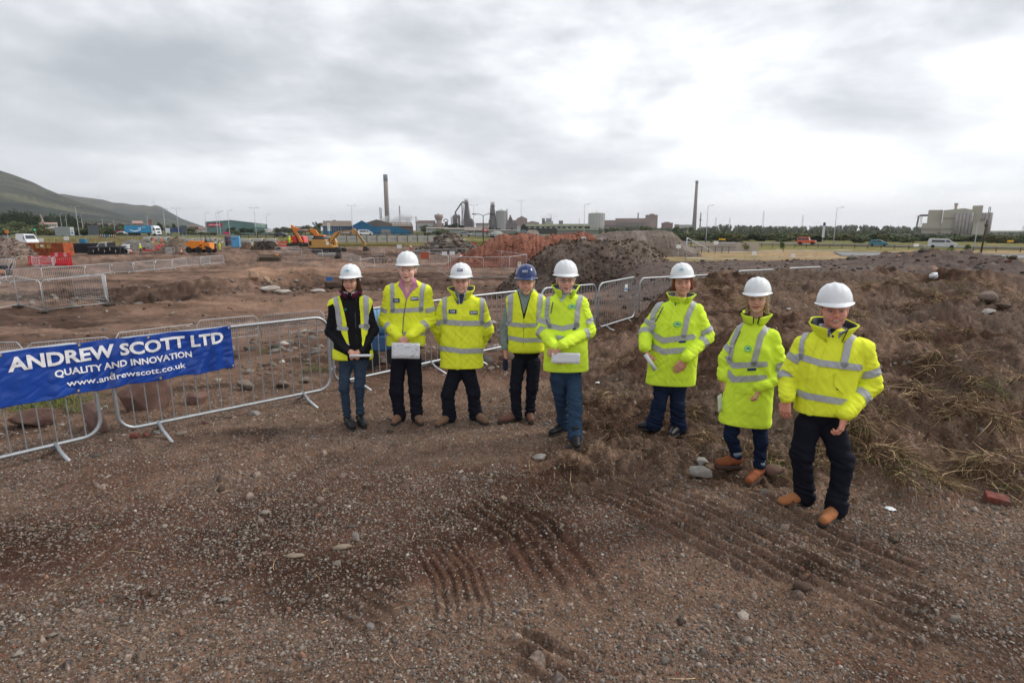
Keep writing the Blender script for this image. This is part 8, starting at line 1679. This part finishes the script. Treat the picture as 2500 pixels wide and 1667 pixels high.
# ---- the eight of them; places read off the photograph
SKINV=mat('bare_skin',(.62,.36,.27),.55,var=.04);PINKS=fabric('pink_shirt',(.50,.22,.32),.8);BLUSH=fabric('pale_blue_shirt',(.42,.52,.60),.8);GREYS=fabric('grey_green_shirt',(.22,.27,.28),.8,.004);BLKJ=fabric('black_softshell',(.011,.011,.014),.7);DARKT=fabric('dark_trousers',(.010,.011,.018),.85,.004);NAVYT=fabric('navy_jeans',(.010,.017,.042),.85,.004)
JEAN=mat('blue_denim',(.022,.040,.070),.85,var=.25,scale=6,bump=.003,bscale=60,stain=(.055,.085,.125),stain_scale=4,stain_amt=.5);JEAN2=mat('mid_denim',(.018,.042,.085),.85,var=.2,scale=6,bump=.003,bscale=60,stain=(.035,.07,.12),stain_scale=4,stain_amt=.4);LINE=fabric('grey_lining',(.11,.115,.13),.8);MAROON=fabric('maroon_scarf',(.18,.02,.08),.75,.006);WSH=fabric('white_shirt',(.68,.68,.70),.8)
TAN=mat('tan_suede',(.36,.14,.055),.85,var=.15,scale=12,stain=(.20,.09,.05),stain_scale=6,bump=.003);BRB=mat('brown_boot',(.21,.115,.07),.8,var=.2,scale=12,bump=.002,stain=(.12,.08,.06),stain_scale=6);BRB2=mat('dark_brown_boot',(.14,.065,.045),.7,var=.2,scale=12,bump=.002);RUSTB=mat('rust_suede',(.24,.075,.028),.85,var=.2,scale=12,bump=.002);BKS=mat('black_leather',(.012,.012,.014),.45,var=.1,bump=.002);ZIPM=mat('zip_grey',(.12,.12,.13),.5)
dn=(0,.02,-1)
def add_paper(name,J,c,ex,ey,w,h,label,curl=.0,marks=0,roll=False):
    o=Vector(c);ex,ey=Vector(ex).normalized(),Vector(ey).normalized();n=ex.cross(ey)
    if roll:b=MB();b.tube([-ex*w/2,ex*w/2],h,14,True);ob=b.build(name,M_PAPER,None,True,loc=o)
    else:
        V=[];
        for i in range(9):
            for j in range(5):u,v=i/8-.5,j/4-.5;V.append(tuple(ex*u*w+ey*v*h+n*(curl*(u*u*4+.25*v))))
        ob=mesh_obj(name,V,[(i*5+j,i*5+j+1,(i+1)*5+j+1,(i+1)*5+j) for i in range(8) for j in range(4)],M_PAPER,None,True,o);sdm=ob.modifiers.new('t','SOLIDIFY');sdm.thickness=.002
        if marks:
            b=MB();rr=random.Random(marks);f=lambda u,v:ex*u*w+ey*v*h-n*(.003*1)+n*(curl*(u*u*4+.25*v));sg=-1 if n.y > 0 else 1;f=lambda u,v:ex*u*w+ey*v*h+n*(curl*(u*u*4+.25*v))+n*(.0035*(1 if n.y < 0 else -1))
            for q in range(34):u,v=rr.uniform(-.44,.36),rr.uniform(-.42,.42);l=rr.uniform(.02,.14);b.add([f(u,v),f(u+l,v-.03*rr.uniform(-1,1)),f(u+l,v-.02),f(u,v-.02)],[(0,1,2,3)])
            b.build('drawing_lines',mat('paper_ink',(.28,.27,.28),.8),ob)
    tag(ob,label,'paper');return ob
def world(e,v):return Vector(v)+e.location
T='T'
S1=dict(id=1,label='dark-haired woman in an open yellow vest over a black jacket and skinny blue jeans',footL=((850,1040),(866,1056)),footR=((880,1034),(890,1050)),top=(858,645),chin=(859,712),sh=[(812,737),(897,735)],el=[(804,810,.03),(914,806,.03)],wr=[(848,856,-.14),(884,856,-.14)],hem=874,hemx=(816,908),crotch=900,kn=[(843,945),(879,942)],chest=.165,depth=.10,sleeve=(.060,.052,.040),mat=BLKJ,legm=JEAN,leg=(.088,.060,.050,.043),cuff=.05,shoe=BKS,shoe_name='shoe',boot=.085,fem=1,hair='long',hairc=(.045,.022,.014),smile=.5,skin=(.45,.235,.16),brow=(.05,.03,.02),hbadge=(0,'teal',.06,.038),backbands=0,wr_amp=.014,hemd=1.1,
    patches=[('vest',HV_Y,[(800,732),(812,722),(831,724),(838,750),(846,784),(853,842),(847,838),(836,815),(829,790),(822,758),(814,742),(801,748)],'any',.010),('vest',HV_Y,[(877,725),(893,721),(910,728),(905,750),(899,773),(899,800),(892,830),(886,850),(881,800)],'any',.010),('vest',HV_Y,[(805,845),(830,858),(849,868),(850,890),(805,890)],T,.012),('vest',HV_Y,[(901,856),(916,848),(916,890),(901,890)],T,.012),('zip',ZIPM,(.8,[(866,748),(871,850)]),T,.002)],
    stripes=[(6,[(820,724),(827,765),(831,792)]),(6,[(893,722),(894,770),(894,800)]),(5,[(829,801),(847,802)]),(5,[(881,796),(899,795)]),(2,[(845,838),(853,841)])],stripe_off=.014,badges=[('tealdark',(843,756),12,11)],collars=[('collar',MAROON,.075,.118,.05,.35,-.005,.05),('shirt_collar',WSH,.062,.078,.035,.30,.01,.045)],
    hands=[(0,(.9,-.15,-.28),(0,.3,-1),-1,1.15,.8),(1,(-.9,-.15,-.28),(0,.3,-1),1,1.15,.8)])
S2=dict(id=2,label='tall man in a yellow safety top over a pink shirt, holding a drawing',footL=((977,1030),(961,1040)),footR=((1018,1030),(1029,1042)),top=(997,614),chin=(996,687),sh=[(950,703),(1042,705)],el=[(938,784,.02),(1052,782,.02)],wr=[(973,822,-.17),(1002,818,-.20)],hem=842,hemx=(944,1037),crotch=890,kn=[(969,952),(1016,952)],depth=.125,mat=HV_Y,legm=DARKT,leg=(.105,.085,.075,.078),shoe=BRB,boot=.10,hair='short',hairc=(.38,.30,.24),smile=.1,skin=(.56,.31,.24),brow=(.36,.25,.18),fat=1.06,sleeve=(.084,.074,.060),htilt=-6,
    patches=[('neck_opening',SKINV,[(985,672),(1006,672),(1002,704),(994,718),(988,704)],T,.002),('shirt',PINKS,[(972,697),(978,682),(986,680),(989,704),(994,718),(1002,704),(1006,680),(1015,682),(1021,700),(1006,712),(992,734),(983,712)],T,.003),('zip',ZIPM,(1.1,[(992,732),(986,770),(983,812),(983,845)]),T,.004)],stripes=[(5.2,[(956,684),(958,713),(959,758)]),(5.5,[(1036,690),(1030,715),(1028,758)]),(5.4,[(958,759),(985,758),(1028,755)]),(5,[(940,815),(1042,813)])],bands=[(0,0,.62,.026),(1,0,.60,.026),(0,1,.38,.026),(1,1,.38,.026)],
    badges=[('150',(968,734),19,10),('scott',(1011.7,730),19,9)],collars=[('shirt_collar',PINKS,.066,.086,.032,.42,-.01,.05)],hands=[(1,(-.75,-.1,-.55),(-.3,.9,-.2),1,.55,.6),(0,(.55,-.1,-.85),(.1,1,-.1),-1,.25,.4)])
S3=dict(id=3,label='smiling man in spectacles and a thigh-length yellow coat, hands behind his back',footL=((1098,1030),(1067,1045)),footR=((1161,1028),(1190,1042)),top=(1128,642),chin=(1126,715),sh=[(1084,736),(1175,738)],el=[(1067,800,.09),(1190,806,.09)],wr=[(1088,850,.20),(1168,850,.20)],hem=895,hemx=(1074,1180),crotch=930,kn=[(1094,957),(1157,957)],depth=.145,chest=.215,mat=HV_Y,legm=DARKT,leg=(.105,.082,.080,.090),shoe=BRB,boot=.11,hair='short',hairc=(.30,.28,.26),smile=.8,glasses=1,skin=(.52,.27,.20),brow=(.2,.13,.09),fat=1.05,hbadge=(0,'scott',.062,.028),hm=M_HW,sleeve=(.086,.080,.062),
    patches=[('lining',LINE,[(1103,715),(1112,700),(1124,748),(1115,741)],T,.004),('shirt',BLUSH,[(1111,700),(1123,744),(1131,738),(1148,704),(1140,694),(1118,694)],T,.005),('tie',mat('striped_tie',(.03,.035,.06),.6,var=.8,scale=60),[(1121,720),(1134,718),(1129,742),(1123,743)],T,.008),('pocket',HV_Y,[(1075,825),(1106,827),(1105,844),(1074,840)],T,.007),('pocket',HV_Y,[(1149,829),(1184,827),(1184,843),(1150,847)],T,.007),('placket',HV_Y,(6.5,[(1126,745),(1120,800),(1117,896)]),T,.006)],
    stripes=[(5.2,[(1087,718),(1085,752),(1088,786)]),(5.2,[(1178,718),(1177,752),(1175,788)]),(6.3,[(1078,785),(1128,789),(1178,789)]),(6,[(1072,849),(1128,857),(1182,855)])],stripe_off=.0075,bands=[(0,0,.68,.030),(1,0,.68,.030)],badges=[('150',(1105,760),20,10),('scott',(1156,763),20,9)],studs=[(1132,732),(1124.5,765),(1120.5,800),(1118.5,835),(1118,868),(1091,713)],
    collars=[('collar',HV_Y,.095,.150,.10,.42,-.015,.05),('collar_lining',LINE,.088,.138,.092,.44,-.012,.05),('shirt_collar',BLUSH,.066,.080,.035,.35,.0,.045)],hands=[(0,(.6,.2,-.5),(0,-1,0),1,.6,.5),(1,(-.6,.2,-.5),(0,-1,0),-1,.6,.5)])
S4=dict(id=4,label='man in a dark blue helmet and a yellow waistcoat over a grey shirt',footL=((1262,1028),(1219,1039)),footR=((1293,1024),(1297,1036)),top=(1283.5,645.5),chin=(1284,720),sh=[(1246,729),(1322,728)],el=[(1229,808,.04),(1338,806,.08)],wr=[(1233,849,.02),(1332,850,.12)],hem=856,hemx=(1243,1327),crotch=900,kn=[(1258,945),(1299,942)],depth=.125,chest=.175,mat=GREYS,top_name='shirt',legm=DARKT,leg=(.098,.074,.064,.066),shoe=BRB2,boot=.12,laces=0,hair='short',hairc=(.40,.33,.26),smile=.62,skin=(.50,.24,.18),brow=(.3,.2,.14),fat=1.08,hm=M_HB,hbadge=(-.12,'scott_out',.058,.028),sleeve=(.066,.056,.042),backbands=0,dy=.04,
    patches=[('cardigan',BLKJ,[(1262,704),(1279,786),(1300,712),(1296,704)],T,.004),('shirt_front',GREYS,[(1264,704),(1279,768),(1297,712),(1294,704)],T,.006),('vest',HV_Y,[(1236,722),(1243,712),(1262,702),(1270,738),(1279,782),(1291,738),(1299,704),(1324,712),(1332,726),(1328,790),(1329,862),(1278,870),(1239,862),(1241,800)],T,.010),('zip',mat('black_edging',(.01,.01,.01),.6),(.9,[(1279,782),(1279,862)]),T,.013)],
    stripes=[(6.2,[(1248,709),(1247,745),(1246,782)]),(6.2,[(1320,712),(1317,745),(1314,782)]),(5.2,[(1240,790),(1278,794),(1330,793)]),(5.4,[(1238,823),(1278,830),(1330,829)])],stripe_off=.014,badges=[],collars=[('shirt_collar',GREYS,.068,.094,.042,.38,.0,.06)],hands=[(0,(.05,-.05,-1),(1,.2,0),-1,.7,.5),(1,(0,0,-1),(-1,0,0),1,.5,.5)])
S5=dict(id=5,label='older man in spectacles, lime coat and blue jeans, hands crossed over a sheet',footL=((1376,1054),(1344,1067)),footR=((1404,1082),(1409,1102)),top=(1381,635),chin=(1380,714),sh=[(1342,736),(1423,733)],el=[(1326,808,.0),(1436,806,.02)],wr=[(1352,846,-.20),(1374,842,-.23)],hem=903,hemx=(1327,1436),crotch=940,kn=[(1371,978),(1400,982)],depth=.135,chest=.185,mat=HV_G,legm=JEAN2,leg=(.098,.080,.074,.080),shoe=BKS,boot=.16,hair='short',hairc=(.50,.48,.46),smile=.15,glasses=1,skin=(.52,.28,.21),brow=(.35,.28,.24),sleeve=(.088,.080,.064),dy=.05,
    patches=[('shirt',BLUSH,[(1360,698),(1363,722),(1370,738),(1384,722),(1400,700),(1390,690),(1365,690)],T,.004),('zip_pocket',ZIPM,(1.3,[(1350,738),(1345,765)]),T,.004),('pocket',HV_G,[(1330,868),(1362,872),(1360,897),(1329,892)],T,.006),('pocket',HV_G,[(1392,872),(1432,866),(1432,893),(1392,897)],T,.006),('label',NAVY,[(1398,801),(1406,800),(1406,805),(1398,806)],T,.008)],
    stripes=[(5.4,[(1338,728),(1335,772),(1342,798)]),(6.2,[(1421,712),(1411,748),(1407,798)]),(6.3,[(1342,795),(1372,802),(1409,794)]),(5,[(1340,820),(1378,826),(1412,818)])],bands=[(0,0,.62,.026),(1,0,.62,.026),(0,1,.12,.026),(1,1,.22,.026)],badges=[('green',(1395.5,749),19,13)],collars=[('collar',HV_G,.092,.135,.085,.42,-.01,.05),('collar_lining',LINE,.085,.125,.078,.44,-.008,.05),('shirt_collar',BLUSH,.066,.082,.035,.35,.0,.05)],
    hands=[(1,(-.75,-.1,-.5),(-.3,.9,-.2),1,.6,.6),(0,(.45,-.1,-.9),(.1,1,-.1),-1,.3,.4)])
S6=dict(id=6,label='smiling woman with short red hair in a long lime coat, one hand in her pocket',footL=((1594,1056),(1578,1057)),footR=((1655,1066),(1617,1080)),top=(1669,642),chin=(1661,718),sh=[(1612,750),(1703,752)],el=[(1580,812,.02),(1722,820,.03)],wr=[(1576,848,-.10),(1676,872,-.19)],hem=936,hemx=(1578,1694),crotch=960,kn=[(1607,988),(1651,990)],yaw=-8,hyaw=-4,hroll=-5,depth=.15,chest=.215,mat=HV_G,legm=NAVYT,leg=(.100,.080,.085,.100),shoe=BKS,shoe_name='shoe',boot=.09,laces=0,fem=1,hair='bob',hairc=(.17,.06,.03),smile=.85,skin=(.50,.24,.165),brow=(.12,.05,.03),fat=1.06,hbadge=(-.15,'teal',.055,.036),sleeve=(.094,.086,.066),htilt=-8,
    patches=[('zip_pocket',ZIPM,(1.3,[(1619,750),(1600,786)]),T,.004),('placket',HV_G,(5,[(1652,730),(1640,800),(1630,934)]),T,.006),('zip',ZIPM,(1.6,[(1649,732),(1649,745)]),T,.009),('pocket',HV_G,[(1630,872),(1688,880),(1684,925),(1630,922)],T,.007),('pocket',HV_G,[(1582,862),(1600,870),(1602,905),(1578,895)],T,.007),('label',NAVY,[(1657,832),(1674,831),(1674,836),(1657,837)],T,.009)],
    stripes=[(6,[(1622,722),(1595,767),(1591,804)]),(6.4,[(1701,724),(1678,773),(1669,819)]),(7,[(1590,813),(1619,831),(1690,822)]),(7,[(1583,840),(1619,858),(1676,854)])],stripe_off=.0075,bands=[(0,0,.62,.028),(1,0,.72,.030),(0,1,.15,.026),(1,1,.28,.030)],badges=[('green',(1654,792),19,14)],collars=[('collar',HV_G,.100,.142,.075,.20,-.012,.02),('collar_lining',LINE,.092,.130,.070,.24,-.008,.02)],
    hands=[(0,(.25,-.3,-.8),(1,-.2,.2),-1,1.1,.9),(1,(-.6,0,-.8),(0,1,-.2),1,.3,.3)])
S7=dict(id=7,label='blonde woman in a long lime coat, rolled jeans and rust ankle boots',footL=((1796,1148),(1748,1150)),footR=((1850,1176),(1812,1192)),top=(1850,677),chin=(1842,760),sh=[(1815,803),(1884,810)],el=[(1782,880,.03),(1895,905,.04)],wr=[(1772,922,.02),(1856,944,-.13)],hem=1032,hemx=(1762,1872),crotch=1000,hemd=1.15,kn=[(1786,1064),(1850,1066)],yaw=-22,hyaw=-6,hroll=-3,depth=.14,chest=.155,mat=HV_G,legm=NAVYT,leg=(.088,.066,.054,.052),cuff=.075,turnup=mat('denim_inside',(.22,.28,.34),.85),shoe=RUSTB,boot=.15,heel=.012,solem=mat('wood_heel',(.07,.04,.03),.8),fem=1,hair='wind',hairc=(.42,.31,.20),smile=.35,skin=(.48,.26,.18),lips=(.36,.03,.04),brow=(.16,.1,.06),sleeve=(.080,.074,.058),htilt=-2,wr_amp=.02,
    patches=[('pocket',HV_G,[(1795,944),(1857,948),(1852,1012),(1793,1004)],T,.006),('pocket_flap',HV_G,[(1794,940),(1846,944),(1846,962),(1794,958)],T,.011),('zip_pocket',ZIPM,(1.2,[(1808,808),(1793,842)]),T,.004),('label',NAVY,[(1824,899),(1846,898),(1846,904),(1824,905)],T,.009)],
    stripes=[(5.5,[(1812,783),(1790,831),(1783,874)]),(7.5,[(1882,785),(1857,821),(1840,888)]),(7,[(1776,876),(1791,892),(1868,889)]),(7.5,[(1776,908),(1791,926),(1866,922)])],bands=[(0,0,.62,.026),(1,0,.74,.030),(1,1,.18,.030)],badges=[('green',(1826,851),17,17)],collars=[('collar',HV_G,.088,.118,.085,.25,-.01,.02),('scarf',mat('brown_fur',(.07,.045,.03),.95,bump=.01,bscale=60),.070,.090,.07,.2,.0,.02)],
    hands=[(1,(-.35,-.2,-1),(-.6,.6,0),1,1.35,.8),(0,(0,-.1,-1),(.8,0,0),-1,.6,.5)])
S8=dict(id=8,label='stocky smiling man in a short yellow jacket and tan boots, nearest the camera',footL=((1962,1234),(1902,1238)),footR=((2038,1266),(2006,1288)),top=(2039,691),chin=(2026,795),sh=[(1969,836),(2104,838)],el=[(1935,926,.02),(2111,932,.03)],wr=[(1927,970,-.04),(2062,1010,-.17)],hem=1004,hemx=(1946,2064),crotch=1060,kn=[(1962,1112),(2042,1116)],yaw=-14,hyaw=-8,hroll=-4,depth=.155,chest=.215,mat=HV_Y,legm=DARKT,leg=(.112,.088,.080,.086),shoe=TAN,boot=.12,hair='short',hairc=(.16,.12,.09),smile=.85,skin=(.50,.22,.15),brow=(.14,.08,.05),fat=1.1,sleeve=(.092,.084,.062),htilt=-2,wr_amp=.02,
    patches=[('lining',mat('navy_lining',(.015,.02,.035),.7),[(1998,776),(2009,832),(2060,790),(2050,770)],T,.004),('shirt',mat('check_shirt',(.25,.27,.38),.8,var=.7,scale=60),[(2003,772),(2011,820),(2052,784),(2044,768)],T,.007),('placket',HV_Y,(10,[(2006,838),(1985,900),(1977,1004)]),T,.006),('pocket',HV_Y,[(2036,912),(2048,908),(2066,955),(2060,964),(2036,940)],T,.007)],
    stripes=[(5.5,[(1983,788),(1959,833),(1956,874)]),(9,[(2103,794),(2071,833),(2060,888)]),(8,[(1952,870),(2002,886),(2096,897)]),(8,[(1940,954),(1970,966),(2066,982)])],stripe_off=.0075,bands=[(0,0,.38,.028),(1,0,.60,.030),(0,1,.04,.026),(1,1,.42,.030)],studs=[(2033,821),(1996,853),(1981,904),(1976,956),(1979,996),(2045,949)],
    collars=[('collar',HV_Y,.105,.155,.105,.50,-.02,.05),('collar_lining',MATS['navy_lining'],.098,.142,.095,.52,-.016,.05),('shirt_collar',MATS['check_shirt'],.074,.090,.04,.38,.0,.05)],hands=[(1,(-.25,-.2,-1),(-.6,.6,0),1,.9,.7),(0,(-.05,-.1,-1),(.6,.4,0),-1,.6,.5)])
PEOPLE={}
for S_ in (S1,S2,S3,S4,S5,S6,S7,S8):PEOPLE[S_['id']]=build_person(S_)
def at_p(k,px,py,dy):e,J,s=PEOPLE[k];return world(e,J((px,py,dy)))
add_paper('rolled_paper',None,at_p(1,881,868,-.20),(1,0,.02),(0,0,1),.24,.014,'thin roll of white paper held by the dark-haired woman',roll=True)
add_paper('drawing_sheet',None,at_p(2,991,856,-.235),(1,0,-.02),(.02,.12,1),.305,.17,'white drawing with grey lines held by the tall man in the pink shirt',.01,5)
add_paper('paper_sheet',None,at_p(5,1381,874,-.25),(1,0,-.03),(.04,.12,1),.28,.105,'folded white sheet held by the man in blue jeans',.008)
add_paper('rolled_paper',None,at_p(6,1588,884,-.16),(.55,-.1,-.8),(0,0,1),.19,.022,'roll of white paper in the hand of the woman with short red hair',roll=True)
add_paper('paper_sheet',None,at_p(7,1757,985,.0),(.35,.3,.1),(-.15,0,1),.07,.16,'edge of a white sheet showing beside the blonde woman’s coat',.004)
e=PEOPLE[4][0];p=at_p(4,1234,890,-.02);b=MB();b.box((0,0,0),(.055,.03,.14),bev=.02);o=b.build('face_mask',mat('mask_navy',(.012,.02,.05),.8),loc=p);b=MB();b.tube([(0,0,-.06),(-.012,0,-.11),(0,0,-.14),(.012,0,-.10),(.005,0,-.06)],.002,5);b.build('ear_loop',WSH,o);tag(o,'dark blue cloth mask dangling from the hand of the man in the blue helmet','face mask')
# ---- small figures about the yard
def worker(px,pyb,pyt,Y,top,legs,helm,label,yaw=0.,stride=.12):
    P=PX(Y);z0=P.z(pyb);H=P.z(pyt)-z0;k=H/1.85;e=empty('person',(P.x(px),Y,z0),yaw,k);tag(e,label,'person','workers about the yard')
    V,Q=sdf_mesh([(cone_((0,0,1.05),(0,0,1.42),.13,.15),0),(cone_((-.13,0,1.42),(.13,0,1.42),.08,.08),.04),(cone_((-.17,0,1.42),(-.24,-.02,1.12),.06,.05),.03),(cone_((-.24,-.02,1.12),(-.2,-.15,.92),.05,.04),.02),(cone_((.17,0,1.42),(.25,.02,1.12),.06,.05),.03),(cone_((.25,.02,1.12),(.24,-.1,.9),.05,.04),.02)],.025);mesh_obj('jacket',V,Q,top,e,True)
    V,Q=sdf_mesh([(ell_((0,0,.95),(.15,.11,.12)),0),(cone_((-.08,0,.9),(-.1-stride*.3,-stride*.5,.48),.09,.065),.03),(cone_((-.1-stride*.3,-stride*.5,.48),(-.1-stride,-stride*.4,.05),.062,.055),.02),(cone_((.08,0,.9),(.1+stride*.3,-.02,.48),.09,.065),.03),(cone_((.1+stride*.3,-.02,.48),(.1+stride,stride,.05),.062,.055),.02)],.025);mesh_obj('trousers',V,Q,legs,e,True)
    V,Q=sdf_mesh([(ell_((0,0,1.64),(.085,.10,.12)),0),(cone_((0,0,1.4),(0,0,1.58),.07,.055),.02),(cone_((0,0,1.0),(0,0,1.4),.1,.1),.02),(cone_((-.2,-.15,.92),(-.19,-.19,.84),.035,.03),.01),(cone_((.24,-.1,.9),(.24,-.13,.82),.035,.03),.01)],.02);mesh_obj('body',V,Q,SKINM,e,True,col=np.tile((.45,.25,.18),(len(V),1)))
    b=MB();b.lathe((0,0,1.68),[(.155,0),(.13,.01),(.12,.07),(.08,.13),(.01,.15)],14);b.build('helmet',helm,e,True);b=MB();b.box((-.1-stride,-stride*.4-.05,.05),(.11,.27,.1),bev=.03);b.build('boot',M_DK,e);b=MB();b.box((.1+stride,stride-.05,.05),(.11,.27,.1),bev=.03);b.build('boot',M_DK,e);return e
ORG=fabric('hi_vis_orange',(.85,.14,.02));BRT=fabric('brown_work_trousers',(.10,.08,.06))
worker(337,621,594,96,HV_Y,BRT,M_HW,'worker in a yellow jacket walking across the yard with his back turned',2.6,.16);worker(521,612,592,116,BLKJ,DARKT,M_HW,'worker in dark clothes and white helmet behind the dumper, left of a pair',.3,.03);worker(532.5,610,591.5,120,HV_Y,HV_G,M_HW,'worker in yellow jacket and trousers behind the dumper, right of a pair',-.3,.04)
worker(373,593,580,139,ORG,ORG,mat('helmet_orange',(.7,.12,.02),.4),'worker in orange beside the concrete pipes, left one',.5,.02);worker(391,594,580.5,139,ORG,ORG,MATS['helmet_orange'],'worker in orange at a pipe mouth, right one',.2,.02);worker(705,594,575,132,HV_G,HV_G,M_HW,'worker in lime overalls left of the red tracked machine',.4,.02)

# ================================================================ AIR
def build_haze(dens):
    m=bpy.data.materials.new('haze');m.use_nodes=True;nt=m.node_tree;nt.nodes.clear();out=nn(nt,'ShaderNodeOutputMaterial');v=nn(nt,'ShaderNodeVolumePrincipled')
    v.inputs['Color'].default_value=(.93,.95,1,1);v.inputs['Density'].default_value=dens;v.inputs['Anisotropy'].default_value=.2;nt.links.new(v.outputs[0],out.inputs['Volume'])
    b=MB();b.box((0,6800,196),(16000,15000,410));o=b.build('haze',m);tag(o,kind='stuff');o.display_type='WIRE'
build_haze(.00009)
